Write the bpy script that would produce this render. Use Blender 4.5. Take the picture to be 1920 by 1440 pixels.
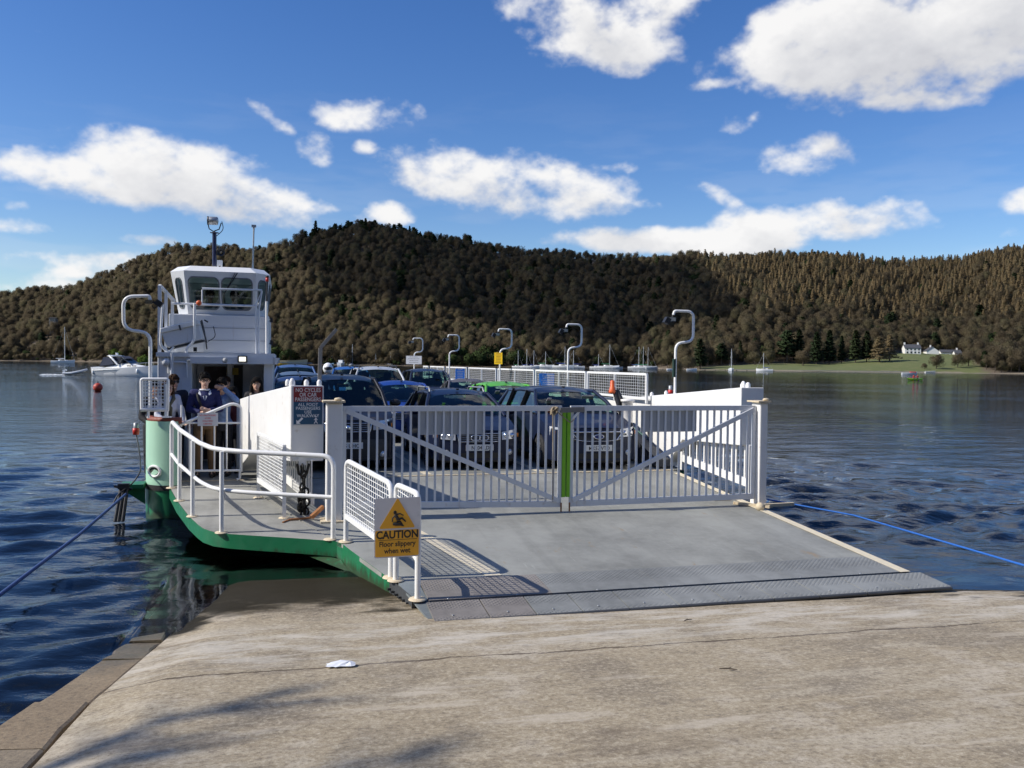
import bpy, bmesh, math, random
import numpy as np
from mathutils import Vector, Matrix, noise as mnoise
random.seed(7); rng = np.random.default_rng(7)
S = bpy.context.scene
for o in list(bpy.data.objects): bpy.data.objects.remove(o)
C = S.collection

# ------------------------------------------------------------------ camera
FPX = 1600.0                                    # focal length in pixels of the 1920 px wide photograph
RHO, PIT = 0.012, -math.atan(38.5 / FPX)
CAM = np.array([0.0, 0.0, 2.55])
cF = np.array([0, math.cos(PIT), math.sin(PIT)])
_u0 = np.cross([1.0, 0, 0], cF)
cR = math.cos(RHO) * np.array([1.0, 0, 0]) + math.sin(RHO) * _u0
cU = np.cross(cR, cF)
cam_d = bpy.data.cameras.new('camera'); cam = bpy.data.objects.new('camera', cam_d); C.objects.link(cam)
cam_d.sensor_width = 36; cam_d.lens = 36 * FPX / 1920; cam_d.clip_start = .05; cam_d.clip_end = 9000
cam.matrix_world = Matrix(((cR[0], cU[0], -cF[0], CAM[0]), (cR[1], cU[1], -cF[1], CAM[1]), (cR[2], cU[2], -cF[2], CAM[2]), (0, 0, 0, 1)))
S.camera = cam
def ray(px, py): return cF + cR * (px - 960) / FPX - cU * (py - 720) / FPX
def hor(px): return 681.5 + .012 * (px - 960)   # image row of the horizon

# ------------------------------------------------------------------ sun, sky, exposure
SUN_AZ = math.radians(13.0)                     # rays travel towards (cos, sin) of this
SUN_EL = math.radians(38)
sd = np.array([-math.cos(SUN_AZ) * math.cos(SUN_EL), -math.sin(SUN_AZ) * math.cos(SUN_EL), math.sin(SUN_EL)])
sl = bpy.data.lights.new('sun', 'SUN'); sl.energy = 5.0; sl.angle = math.radians(.53); sl.color = (1, .945, .86)
so = bpy.data.objects.new('sun', sl); C.objects.link(so)
so.rotation_euler = Vector(sd).to_track_quat('Z', 'Y').to_euler(); so.location = (-60, -20, 60)
S.view_settings.view_transform = 'Standard'; S.view_settings.look = 'None'
S.view_settings.exposure = 0.0; S.view_settings.gamma = 1.0; S.view_settings.use_curve_mapping = False
S.cycles.max_bounces = 8; S.cycles.transparent_max_bounces = 16; S.cycles.diffuse_bounces = 3
S.cycles.glossy_bounces = 3; S.cycles.transmission_bounces = 4
S.cycles.caustics_reflective = False; S.cycles.caustics_refractive = False
S.cycles.sample_clamp_indirect = 4.0; S.cycles.use_denoising = True
SKY_STRENGTH = 0.105

def fbm2(x, y, seed, octaves=6, gain=.5, lac=2.03):
    """value noise in numpy, about 0..1"""
    r = np.random.default_rng(seed); out = np.zeros(x.shape, np.float32); amp = 1.0; tot = 0
    xs = x.astype(np.float32); ys = y.astype(np.float32)
    for k in range(octaves):
        t = r.random((256, 256)).astype(np.float32)
        xi = np.floor(xs); yi = np.floor(ys); fx = xs - xi; fy = ys - yi
        fx = fx * fx * (3 - 2 * fx); fy = fy * fy * (3 - 2 * fy)
        xi = xi.astype(np.int32) & 255; yi = yi.astype(np.int32) & 255; x1 = (xi + 1) & 255; y1 = (yi + 1) & 255
        a = t[yi, xi] * (1 - fx) + t[yi, x1] * fx; b = t[y1, xi] * (1 - fx) + t[y1, x1] * fx
        out += amp * (a * (1 - fy) + b * fy); tot += amp; amp *= gain
        xs = xs * lac + 17.3; ys = ys * lac + 5.1
    return out / tot

def make_cloud_map():
    """a map of broken fair-weather cumulus over the whole sky: R = brightness, G = cover"""
    W, H = 4096, 2048
    r0, r1 = int(H * (.5 - 3 / 180)), int(H * (.5 + 84 / 180))
    el = ((np.arange(r0, r1) + .5) / H - .5) * 180
    th = (0.5 - (np.arange(W) + .5) / W) * 360
    az = ((90 - th + 180) % 360) - 180            # degrees clockwise from +Y
    AZ, EL = np.meshgrid(az.astype(np.float32), el.astype(np.float32))
    n1 = fbm2((AZ + 180) * .16, EL * .26, 3, 7, .55)
    n2 = fbm2((AZ + 180) * .5 + 40, EL * .8, 9, 6, .6)
    dens = np.full(AZ.shape, -1.0, np.float32)
    L = []
    def E(px, py, rx, ry, rot=0, s=1.0):
        d = ray(px, py); a = math.degrees(math.atan2(d[0], d[1])); e = math.degrees(math.atan2(d[2], math.hypot(d[0], d[1])))
        k = 57.3 / FPX; L.append((a, e, 1.02 * rx * k / math.cos(math.radians(e)), 1.02 * ry * k, rot, s))
    for q in ((170,340,190,42,-4),(310,322,170,62,-8),(420,370,160,60,-14),(530,395,150,42,-10),(640,425,80,28),
              (850,335,140,52,-6),(970,352,190,62,-4),(1100,365,120,42,-6),(680,213,84,36,0,.72),(510,226,58,16,-32,.66),(585,285,42,30,-30,.6),
              (605,303,26,18,0,.7),(685,278,26,14,0,.6),(1090,50,150,66,-16),(1210,18,160,66,20),(1040,10,110,50),(1660,70,230,112,4),(1500,95,96,96),(1800,40,260,110,10),
              (1700,185,110,22,-4,.55),(1870,145,140,24,8,.55),(1390,150,90,12,6,.5),(1525,302,96,38,-3),(1375,235,32,20,0,.62),(1415,219,24,14,0,.55),
              (1570,415,170,42,-4),(1440,432,130,38,4),(1250,452,200,26),(1370,462,130,22),(30,502,130,40),(150,500,120,32),(-80,515,150,44),(20,425,60,20),(35,388,26,13,0,.62),(110,540,150,20),
              (725,402,48,26),(1150,310,60,19,0,.6),(1340,362,60,20,-24,.62),(1915,380,36,26),(1900,440,30,16,0,.6),(1820,405,52,14,0,.5),(75,58,26,20,0,.5),(300,452,60,12,0,.6)):
        E(*q)
    R = np.random.default_rng(21)
    for i in range(64):                           # the rest of the sky goes on the same way
        a = R.uniform(-180, 180); e = R.uniform(3, 75)
        if abs(a) < 40 and e < 32: continue
        w = R.uniform(2.5, 7); L.append((a, e, w / max(.3, math.cos(math.radians(e))), w * R.uniform(.25, .45) * (1 + e / 60), R.uniform(-12, 12), R.uniform(.6, 1)))
    for a, e, ra, re, rot, s in L:
        c, sn = math.cos(math.radians(rot)), math.sin(math.radians(rot))
        du = ((AZ - a + 180) % 360) - 180; dv = EL - e
        m = (np.abs(du) < ra * 2.2) & (np.abs(dv) < (re + abs(sn) * ra) * 2.2 + .2)
        u = (du[m] * c + dv[m] * sn) / ra; v = (-du[m] * sn + dv[m] * c) / re
        v = np.where(v < 0, v * 1.25, v)
        d = s * (1 - (u * u + v * v)) - (1 - s) * .55
        dens[m] = np.maximum(dens[m], d) + .18 * np.minimum(np.maximum(dens[m], -.6) + .6, np.maximum(d, -.6) + .6) * .5
    n3 = fbm2((AZ + 180) * 1.3 + 7, EL * 1.9, 15, 5, .62)
    dd = np.clip(dens, -1, .85) * .95 + (n1 - .5) * 2.3 + (n2 - .5) * 1.5 + (n3 - .5) * .45
    dd = np.where(dens <= -.96, -1, dd * np.clip((dens + 1) * 3, 0, 1) - np.clip(.33 - (dens + 1), 0, 1) * 2)
    dd = dd + .05
    al = np.clip((dd + .10) / 1.15, 0, 1); al = al * al * (3 - 2 * al)
    thick = np.clip(dd, 0, 1.6)
    T = np.zeros_like(thick)
    for s_ in range(1, 8):                        # light comes from the upper left: sum the cloud on the way
        sh = np.roll(np.roll(thick, int(s_ * 7), axis=1), -int(s_ * 8), axis=0)
        T += sh
    lum = .56 + .52 * np.exp(-T * .22)
    lum = lum + (n2 - .5) * .26 + (n1 - .5) * .2
    img = np.zeros((H, W, 4), np.float32); img[..., 3] = 1
    img[r0:r1, :, 0] = np.clip(lum, 0, 1); img[r0:r1, :, 1] = np.maximum(al * .97, np.clip((fbm2((AZ + 180) * .09, EL * .5, 33, 5, .6) - .5) * .8, 0, .10) * np.clip(1.3 - EL / 14, 0, 1)) * np.clip((EL + 2) / 3, 0, 1)
    im = bpy.data.images.new('cloud_map', W, H, alpha=False, float_buffer=False)
    im.colorspace_settings.name = 'Non-Color'
    im.pixels.foreach_set(img.ravel()); im.update(); im.pack()
    return im

world = bpy.data.worlds.new('World'); S.world = world; world.use_nodes = True
wt = world.node_tree; wt.nodes.clear()
wo = wt.nodes.new('ShaderNodeOutputWorld'); bg = wt.nodes.new('ShaderNodeBackground'); bg.inputs['Strength'].default_value = SKY_STRENGTH
sk = wt.nodes.new('ShaderNodeTexSky'); sk.sky_type = 'NISHITA'; sk.sun_disc = False
sk.sun_elevation = SUN_EL; sk.sun_rotation = math.atan2(sd[0], sd[1]); sk.air_density = 1.0; sk.dust_density = .3; sk.ozone_density = 3.4
env = wt.nodes.new('ShaderNodeTexEnvironment'); env.image = make_cloud_map(); env.interpolation = 'Linear'
sp = wt.nodes.new('ShaderNodeSeparateColor'); wt.links.new(env.outputs['Color'], sp.inputs[0])
ramp = wt.nodes.new('ShaderNodeValToRGB'); e = ramp.color_ramp.elements
e[0].position = .45; e[0].color = (4.4, 4.5, 5.0, 1); e[1].position = 1.0; e[1].color = (9.2, 9.1, 9.0, 1)
m_ = ramp.color_ramp.elements.new(.72); m_.color = (6.7, 6.75, 7.0, 1)
wt.links.new(sp.outputs[0], ramp.inputs[0])
hs = wt.nodes.new('ShaderNodeHueSaturation'); hs.inputs['Saturation'].default_value = 1.27; hs.inputs['Hue'].default_value = .513; hs.inputs['Value'].default_value = 1.28
wt.links.new(sk.outputs[0], hs.inputs['Color'])
mx = wt.nodes.new('ShaderNodeMix'); mx.data_type = 'RGBA'
wt.links.new(sp.outputs[1], mx.inputs['Factor']); wt.links.new(hs.outputs[0], mx.inputs['A']); wt.links.new(ramp.outputs[0], mx.inputs['B'])
wt.links.new(mx.outputs['Result'], bg.inputs['Color']); wt.links.new(bg.outputs[0], wo.inputs['Surface'])

# ------------------------------------------------------------------ helpers
TH = math.radians(15.0)                         # the ferry's long axis points 15 degrees left of straight ahead
FA = np.array([-math.sin(TH), math.cos(TH), 0]); FB = np.array([math.cos(TH), math.sin(TH), 0])
def FW(b, a, z=0.0): p = FB * b + FA * a; return Vector((p[0], p[1], z))      # ferry coordinates (across, along, up) -> world
DECK = .55
def rz(a): return DECK - .0655 * max(0, 14.95 - a)                             # height of the ramp surface
def on_a(px, py, a):                                                           # (across, along, up) of a sighting on the plane "along = a"
    d = ray(px, py); t = (a - CAM @ FA) / (d @ FA); p = CAM + t * d; return (p @ FB, a, p[2])
def on_z(px, py, z):
    d = ray(px, py); t = (z - CAM[2]) / d[2]; p = CAM + t * d; return Vector(p)
def on_zf(px, py, z):
    p = np.array(on_z(px, py, z)); return (p @ FB, p @ FA, z)
def at_d(px, D, z=0.0): d = ray(px, hor(px)); return Vector((d[0] / d[1] * D, D, z))
def zof(px, py, D): return CAM[2] + (hor(px) - py) / FPX * D

class MB:
    def __init__(s): s.v = []; s.f = []; s.m = []; s.s = []
    def add(s, verts, faces, mat=0, smooth=False):
        o = len(s.v); s.v.extend([tuple(map(float, p)) for p in verts])
        for f in faces: s.f.append(tuple(i + o for i in f)); s.m.append(mat); s.s.append(smooth)
        return s
    def box(s, x0, x1, y0, y1, z0, z1, mat=0):
        return s.add([(x0,y0,z0),(x1,y0,z0),(x1,y1,z0),(x0,y1,z0),(x0,y0,z1),(x1,y0,z1),(x1,y1,z1),(x0,y1,z1)],
              [(0,3,2,1),(4,5,6,7),(0,1,5,4),(1,2,6,5),(2,3,7,6),(3,0,4,7)], mat)
    def obox(s, c, size, rot=None, mat=0):
        rot = rot or Matrix.Identity(3); c = Vector(c); a, b, d = [q / 2 for q in size]
        P = [c + rot @ Vector((x*a, y*b, z*d)) for z in (-1,1) for x, y in ((-1,-1),(1,-1),(1,1),(-1,1))]
        return s.add(P, [(0,3,2,1),(4,5,6,7),(0,1,5,4),(1,2,6,5),(2,3,7,6),(3,0,4,7)], mat)
    def bar(s, p0, p1, w, h, up=(0,0,1), mat=0):
        p0 = Vector(p0); p1 = Vector(p1); d = p1 - p0; l = d.length; d.normalize(); up = Vector(up)
        x = d.cross(up)
        if x.length < 1e-4: x = d.cross(Vector((1,0,0)))
        x.normalize(); u = x.cross(d)
        return s.obox((p0+p1)/2, (w, l, h), Matrix((x, d, u)).transposed(), mat)
    def tube(s, path, r, seg=8, mat=0, smooth=True, closed=False):
        P = [Vector(p) for p in path]; n = len(P); R = r if isinstance(r, (list, tuple)) else [r]*n
        T = []
        for i in range(n):
            a = P[i-1] if (i > 0 or closed) else P[i]; b = P[(i+1) % n] if (i < n-1 or closed) else P[i]
            t = b - a; t = t.normalized() if t.length > 1e-9 else Vector((0,0,1)); T.append(t)
        u = T[0].cross(Vector((0,0,1)));
        if u.length < .05: u = T[0].cross(Vector((1,0,0)))
        u.normalize(); V = []
        for i in range(n):
            u = (u - T[i]*u.dot(T[i])); u.normalize(); w = T[i].cross(u)
            for k in range(seg):
                a = 2*math.pi*k/seg; V.append(P[i] + (u*math.cos(a) + w*math.sin(a))*R[i])
        F = []
        for i in range(n if closed else n-1):
            j = (i+1) % n
            for k in range(seg): l = (k+1) % seg; F.append((i*seg+k, i*seg+l, j*seg+l, j*seg+k))
        s.add(V, F, mat, smooth)
        if not closed:
            s.add(V[:seg], [tuple(range(seg))[::-1]], mat); s.add(V[-seg:], [tuple(range(seg))], mat)
        return s
    def lathe(s, prof, seg=16, c=(0,0,0), ax='z', mat=0, smooth=True, a0=0, a1=2*math.pi):
        c = Vector(c); V = []; n = len(prof); full = abs(a1-a0-2*math.pi) < 1e-6; K = seg if full else seg+1
        for rr, h in prof:
            for k in range(K):
                a = a0 + (a1-a0)*k/seg; x, y = rr*math.cos(a), rr*math.sin(a)
                V.append(c + (Vector((x,y,h)) if ax == 'z' else Vector((h,x,y)) if ax == 'x' else Vector((y,h,x))))
        F = []
        for i in range(n-1):
            for k in range(seg): l = (k+1) % K; F.append((i*K+k, i*K+l, (i+1)*K+l, (i+1)*K+k))
        return s.add(V, F, mat, smooth)
    def ball(s, c, r, seg=12, rings=8, mat=0):
        c = Vector(c); r = r if isinstance(r, (tuple, list)) else (r,r,r)
        V = [c + Vector((r[0]*math.sin(math.pi*i/rings)*math.cos(2*math.pi*k/seg), r[1]*math.sin(math.pi*i/rings)*math.sin(2*math.pi*k/seg), -r[2]*math.cos(math.pi*i/rings))) for i in range(rings+1) for k in range(seg)]
        return s.add(V, [(i*seg+k, i*seg+(k+1)%seg, (i+1)*seg+(k+1)%seg, (i+1)*seg+k) for i in range(rings) for k in range(seg)], mat, True)
    def prism(s, poly, fn, d0, d1, mat=0):
        """poly: 2-D outline; fn(u, v, d) -> 3-D; extruded from d0 to d1"""
        n = len(poly); V = [fn(u, v, d0) for u, v in poly] + [fn(u, v, d1) for u, v in poly]
        return s.add(V, [tuple(range(n))[::-1], tuple(range(n, 2*n))] + [(i, (i+1)%n, n+(i+1)%n, n+i) for i in range(n)], mat)
    def grid(s, P, mat=0, smooth=True, flip=False):
        n, k = len(P), len(P[0]); V = [p for r in P for p in r]
        F = [(i*k+j, i*k+j+1, (i+1)*k+j+1, (i+1)*k+j) for i in range(n-1) for j in range(k-1)]
        if flip: F = [f[::-1] for f in F]
        return s.add(V, F, mat, smooth)
    def text(s, txt, o, u, v, size, mat=0, align='CENTER', bold=.012, depth=.002, squash=1.0):
        """lettering laid on the plane through o spanned by u (right) and v (up), standing depth proud"""
        cu = bpy.data.curves.new('t', 'FONT'); cu.body = txt; cu.size = size; cu.align_x = align; cu.offset = bold*size; cu.resolution_u = 3
        ob = bpy.data.objects.new('t', cu); C.objects.link(ob); dg = bpy.context.evaluated_depsgraph_get()
        me = bpy.data.meshes.new_from_object(ob.evaluated_get(dg)); bpy.data.objects.remove(ob)
        o = Vector(o); u = Vector(u).normalized(); v = Vector(v).normalized(); n = u.cross(v)
        V = [o + u*p.co.x*squash + v*p.co.y + n*depth for p in me.vertices]
        s.add(V, [tuple(p.vertices) for p in me.polygons], mat); bpy.data.meshes.remove(me); return s
    def mesh(s, name, off=(0,0,0)):
        me = bpy.data.meshes.new(name); off = Vector(off)
        me.from_pydata([Vector(p) - off for p in s.v], [], s.f); me.polygons.foreach_set('material_index', s.m); me.polygons.foreach_set('use_smooth', s.s); me.update(); return me

ORG = {}
def setp(o, label=None, cat=None, group=None, kind=None):
    if label: o['label'] = label
    if cat: o['category'] = cat
    if group: o['group'] = group
    if kind: o['kind'] = kind
    return o
def thing(name, label, cat, loc, rot=0.0, group=None, org=(0,0,0)):
    o = bpy.data.objects.new(name, None); C.objects.link(o); o.location = loc; o.rotation_euler = (0,0,rot); o.empty_display_size = .2
    ORG[o.name] = tuple(org); return setp(o, label, cat, group)
def thingF(name, label, cat, base, group=None): return thing(name, label, cat, FW(*base), TH, group, base)
def part(name, mb, mats, parent, label=None, kind=None, weld=False):
    org = ORG[parent.name]; me = mb.mesh(name, org)
    for m in (mats if isinstance(mats, (list, tuple)) else [mats]): me.materials.append(m)
    o = bpy.data.objects.new(name, me); C.objects.link(o); o.parent = parent; ORG[o.name] = org
    return setp(o, label, None, None, kind)
def single(name, mb, mats, label, cat, loc=(0,0,0), rot=0.0, org=(0,0,0), group=None, kind=None):
    me = mb.mesh(name, org)
    for m in (mats if isinstance(mats, (list, tuple)) else [mats]): me.materials.append(m)
    o = bpy.data.objects.new(name, me); C.objects.link(o); o.location = loc; o.rotation_euler = (0,0,rot); ORG[o.name] = tuple(org)
    return setp(o, label, cat, group, kind)
def singleF(name, mb, mats, label, cat, base, group=None, kind=None): return single(name, mb, mats, label, cat, FW(*base), TH, base, group, kind)
def copy_tree(o, parent=None):
    c = o.copy(); C.objects.link(c); c.parent = parent; ORG[c.name] = ORG.get(o.name, (0,0,0))
    for ch in list(o.children): copy_tree(ch, c)
    return c
def fillet(pts, r, n=5):
    P = [Vector(p) for p in pts]; out = [P[0]]
    for i in range(1, len(P)-1):
        a, b, c = P[i-1], P[i], P[i+1]; d1 = (a-b); d2 = (c-b); q = min(r, d1.length*.49, d2.length*.49)
        s0 = b + d1.normalized()*q; s1 = b + d2.normalized()*q
        for k in range(n+1):
            t = k/n; out.append(s0*(1-t)**2 + b*2*t*(1-t) + s1*t*t)
    out.append(P[-1]); return out
def bevel(o, w=.01, seg=2):
    m = o.modifiers.new('bevel', 'BEVEL'); m.width = w; m.segments = seg; m.limit_method = 'ANGLE'; m.angle_limit = math.radians(40); return o
def subd(o, n=1): m = o.modifiers.new('sub', 'SUBSURF'); m.levels = n; m.render_levels = n; return o

# ------------------------------------------------------------------ materials
MATS = {}
def nd(t, ty, **k):
    n = t.nodes.new(ty)
    for a, b in k.items(): setattr(n, a, b)
    return n
def new_mat(name):
    m = bpy.data.materials.new(name); m.use_nodes = True; t = m.node_tree; t.nodes.clear()
    o = nd(t, 'ShaderNodeOutputMaterial'); b = nd(t, 'ShaderNodeBsdfPrincipled'); t.links.new(b.outputs[0], o.inputs[0]); MATS[name] = m
    return m, t, b, o
def noise(t, vec, scale, detail=4, rough=.55, dist=0):
    n = nd(t, 'ShaderNodeTexNoise'); n.inputs['Scale'].default_value = scale; n.inputs['Detail'].default_value = detail; n.inputs['Roughness'].default_value = rough; n.inputs['Distortion'].default_value = dist
    if vec is not None: t.links.new(vec, n.inputs['Vector'])
    return n.outputs['Fac']
def coords(t, which='Object', scale=(1,1,1), rot=(0,0,0)):
    c = nd(t, 'ShaderNodeTexCoord'); m = nd(t, 'ShaderNodeMapping'); m.inputs['Scale'].default_value = scale; m.inputs['Rotation'].default_value = rot
    t.links.new(c.outputs[which], m.inputs['Vector']); return m.outputs[0]
def maprange(t, v, a, b, c=0, d=1, smooth=True):
    n = nd(t, 'ShaderNodeMapRange'); n.interpolation_type = 'SMOOTHSTEP' if smooth else 'LINEAR'
    for k, q in zip(('From Min','From Max','To Min','To Max'), (a,b,c,d)): n.inputs[k].default_value = q
    t.links.new(v, n.inputs['Value']); return n.outputs[0]
def mix(t, f, a, b, mode='MIX'):
    n = nd(t, 'ShaderNodeMix', data_type='RGBA', blend_type=mode)
    for k, q in (('Factor', f), ('A', a), ('B', b)):
        if isinstance(q, (int, float)): n.inputs[k].default_value = q
        elif isinstance(q, tuple): n.inputs[k].default_value = (*q, 1) if len(q) == 3 else q
        else: t.links.new(q, n.inputs[k])
    return n.outputs['Result']
def math_(t, op, a, b=0):
    n = nd(t, 'ShaderNodeMath', operation=op)
    for i, q in enumerate((a, b)):
        if isinstance(q, (int, float)): n.inputs[i].default_value = q
        else: t.links.new(q, n.inputs[i])
    return n.outputs[0]
def bump(t, b, h, strength=.3, dist=.01):
    n = nd(t, 'ShaderNodeBump'); n.inputs['Strength'].default_value = strength; n.inputs['Distance'].default_value = dist; t.links.new(h, n.inputs['Height']); t.links.new(n.outputs[0], b.inputs['Normal'])
def sc(c, k): return tuple(min(1, q*k) for q in c)
def mat(name, col, rough=.5, metal=0.0, var=.12, nscale=6, dirt=0.0, streak=0.0, dirtcol=(.16,.09,.045), bumps=0.0, bscale=40, coat=0.0, spec=.5, emit=0):
    if name in MATS: return MATS[name]
    m, t, b, o = new_mat(name); v = coords(t)
    c = mix(t, noise(t, v, nscale, 6), sc(col, 1-var), sc(col, 1+var))
    if dirt: c = mix(t, math_(t, 'MULTIPLY', maprange(t, noise(t, v, nscale*1.7, 8, .7), .58, .72), dirt), c, dirtcol)
    if streak:      # rust and grime that has run down the paint
        w = coords(t, scale=(9, 9, .55)); run = maprange(t, noise(t, w, 1.4, 6, .65), .60, .74); c = mix(t, math_(t, 'MULTIPLY', run, streak), c, (.40, .27, .14))
        spk = maprange(t, noise(t, v, 23, 5, .7), .70, .76); c = mix(t, math_(t, 'MULTIPLY', spk, streak*1.5), c, (.28, .13, .05))
    t.links.new(c, b.inputs['Base Color']); b.inputs['Roughness'].default_value = rough; b.inputs['Metallic'].default_value = metal
    b.inputs['Specular IOR Level'].default_value = spec; b.inputs['Coat Weight'].default_value = coat; b.inputs['Coat Roughness'].default_value = .04
    t.links.new(maprange(t, noise(t, v, nscale*2.5, 5), .3, .7, max(.02, rough*.8), min(1, rough*1.25)), b.inputs['Roughness'])
    if bumps: bump(t, b, noise(t, v, bscale, 5), bumps, .01)
    if emit: t.links.new(c, b.inputs['Emission Color']); b.inputs['Emission Strength'].default_value = emit
    return m
WHITE = mat('white_paint', (.80,.79,.76), .42, var=.06, nscale=3, streak=.45, dirt=.35, dirtcol=(.42,.30,.18))
WHITE2 = mat('white_gloss', (.82,.82,.80), .35, var=.05, nscale=5, streak=.22, dirt=.2, dirtcol=(.5,.42,.32))
CABINW = mat('cabin_white', (.66,.68,.70), .4, var=.06, nscale=1.5, streak=.25, dirt=.12, dirtcol=(.4,.33,.25))
GATEP = mat('gate_paint', (.70,.72,.74), .4, var=.08, nscale=4, streak=.3, dirt=.3, dirtcol=(.34,.24,.15))
RUST = mat('rust', (.28,.12,.045), .85, var=.4, nscale=14, bumps=.4, bscale=60)
CREAMRUST = mat('rusty_cream', (.62,.52,.36), .65, var=.2, nscale=9, dirt=.8, dirtcol=(.3,.13,.05), bumps=.2)
STEEL = mat('galvanised_steel', (.42,.43,.43), .42, .7, var=.18, nscale=10)
DSTEEL = mat('dark_steel', (.09,.095,.1), .5, .4, var=.3, nscale=10, dirt=.3)
BLACK = mat('black_plastic', (.02,.02,.022), .45, var=.2)
RUBBER = mat('rubber', (.022,.022,.023), .8, var=.25, nscale=14)
NAVY = mat('navy_paint', (.02,.025,.07), .35)
RED = mat('red_paint', (.55,.03,.02), .35, var=.15)
ORANGE = mat('orange_plastic', (.75,.13,.03), .4)
YELLOW = mat('yellow_sign', (.92,.58,.015), .4, var=.04)
AMBER = mat('amber_sign', (.80,.40,.03), .45, var=.06, nscale=8, dirt=.12)
SIGNW = mat('sign_white', (.62,.63,.66), .4, var=.04)
MAROON = mat('sign_maroon', (.25,.022,.025), .4, var=.06)
SIGNBLUE = mat('sign_blue', (.012,.075,.15), .4, var=.08)
BRIGHTBLUE = mat('notice_blue', (.05,.31,.95), .4, var=.05)
LETTERW = mat('letter_white', (.8,.8,.78), .5, var=.02)
LETTERB = mat('letter_black', (.02,.018,.016), .5, var=.05)
LETTERR = mat('letter_red', (.6,.03,.04), .5, var=.05)
PLATEGREY = mat('plate_grey', (.40,.43,.46), .45, var=.05, nscale=3)
GREENH = mat('hull_green', (.014,.165,.068), .38, var=.15, nscale=3, dirt=.3, dirtcol=(.03,.07,.045))
MINT = mat('mint_green', (.42,.68,.50), .35, var=.05, nscale=3, dirt=.15, dirtcol=(.25,.4,.3))
LIME = mat('lime_green', (.20,.50,.02), .45, var=.1)
TREADLINE = mat('cream_line', (.68,.60,.44), .7, var=.18, nscale=12, dirt=.5, dirtcol=(.4,.34,.26))
ROPEB = mat('blue_rope', (.02,.13,.48), .75, var=.3, nscale=40, bumps=.6, bscale=120)
ROPEN = mat('navy_rope', (.03,.07,.2), .8, var=.3, nscale=40)
HEMP = mat('hemp_rope', (.33,.26,.17), .9, var=.3, nscale=40)
PAPER = mat('white_paper', (.75,.77,.8), .7, var=.05)
SKIN = mat('skin', (.58,.34,.23), .5, var=.08); SKIN2 = mat('skin_pale', (.62,.39,.29), .5, var=.06)
HAIRK = mat('hair_black', (.012,.01,.009), .85, spec=.15, var=.3, nscale=30); HAIRB = mat('hair_brown', (.05,.026,.014), .85, spec=.15, var=.3, nscale=30)

def glass_mat(name, tint, gloss_rough=.02, clear=.55):
    m = bpy.data.materials.new(name); m.use_nodes = True; t = m.node_tree; t.nodes.clear()
    o = nd(t, 'ShaderNodeOutputMaterial'); tr = nd(t, 'ShaderNodeBsdfTransparent'); tr.inputs[0].default_value = (*[q*clear for q in tint], 1)
    g = nd(t, 'ShaderNodeBsdfGlossy'); g.inputs['Roughness'].default_value = gloss_rough; g.inputs[0].default_value = (.9,.95,1,1)
    ge = nd(t, 'ShaderNodeNewGeometry'); dt = nd(t, 'ShaderNodeVectorMath', operation='DOT_PRODUCT'); t.links.new(ge.outputs['Incoming'], dt.inputs[0]); t.links.new(ge.outputs['Normal'], dt.inputs[1])
    f5 = math_(t, 'POWER', math_(t, 'SUBTRACT', 1.0, math_(t, 'ABSOLUTE', dt.outputs['Value'])), 5.0)
    ms = nd(t, 'ShaderNodeMixShader'); t.links.new(math_(t, 'ADD', math_(t, 'MULTIPLY', f5, .93), .05), ms.inputs[0]); t.links.new(tr.outputs[0], ms.inputs[1]); t.links.new(g.outputs[0], ms.inputs[2]); t.links.new(ms.outputs[0], o.inputs[0])
    MATS[name] = m; return m
CGLASS = glass_mat('car_glass', (.55,.75,.68), clear=.8); CABGLASS = glass_mat('cabin_glass', (.6,.75,.75), clear=.85)

def deck_mat(name, col, tread=False, rustmarks=True):
    m, t, b, o = new_mat(name); v = coords(t)
    c = mix(t, maprange(t, noise(t, v, .8, 7, .65), .3, .7), sc(col, .72), sc(col, 1.24))
    tw_ = coords(t, scale=(2.6, .12, 1)); c = mix(t, maprange(t, noise(t, tw_, 1.0, 4, .55), .50, .66, 0, .38), c, sc(col, .62))
    c = mix(t, maprange(t, noise(t, v, 9, 8, .75), .35, .75, 0, .35), c, sc(col, 1.35))
    w = coords(t, scale=(5, .9, 1), rot=(0,0,.5)); c = mix(t, maprange(t, noise(t, w, 2.2, 6, .7), .66, .76, 0, .55), c, sc(col, .55))
    if rustmarks:
        w2 = coords(t, scale=(2.2, .8, 1), rot=(0,0,-.7)); c = mix(t, maprange(t, noise(t, w2, 1.7, 7, .75), .62, .70, 0, .6), c, (.30,.215,.12)); c = mix(t, maprange(t, noise(t, coords(t, scale=(7,.7,1), rot=(0,0,-.25)), 1.3, 8, .75), .60, .70, 0, .5), c, sc(col, 1.7))
    t.links.new(c, b.inputs['Base Color']); b.inputs['Roughness'].default_value = .62; b.inputs['Specular IOR Level'].default_value = .3
    h = noise(t, v, 120, 4)
    if tread:
        w3 = coords(t, rot=(0,0,math.pi/4), scale=(24,24,24)); ck = nd(t, 'ShaderNodeTexVoronoi'); ck.distance = 'CHEBYCHEV'; ck.inputs['Randomness'].default_value = 0; ck.inputs['Scale'].default_value = 1.0
        t.links.new(w3, ck.inputs['Vector']); h2 = maprange(t, ck.outputs['Distance'], .15, .38, 1, 0)
        t.links.new(mix(t, math_(t, 'MULTIPLY', h2, .38), c, sc(col, .55)), b.inputs['Base Color'])
        bump(t, b, h2, .8, .006)
    else: bump(t, b, h, .25, .004)
    return m
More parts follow.
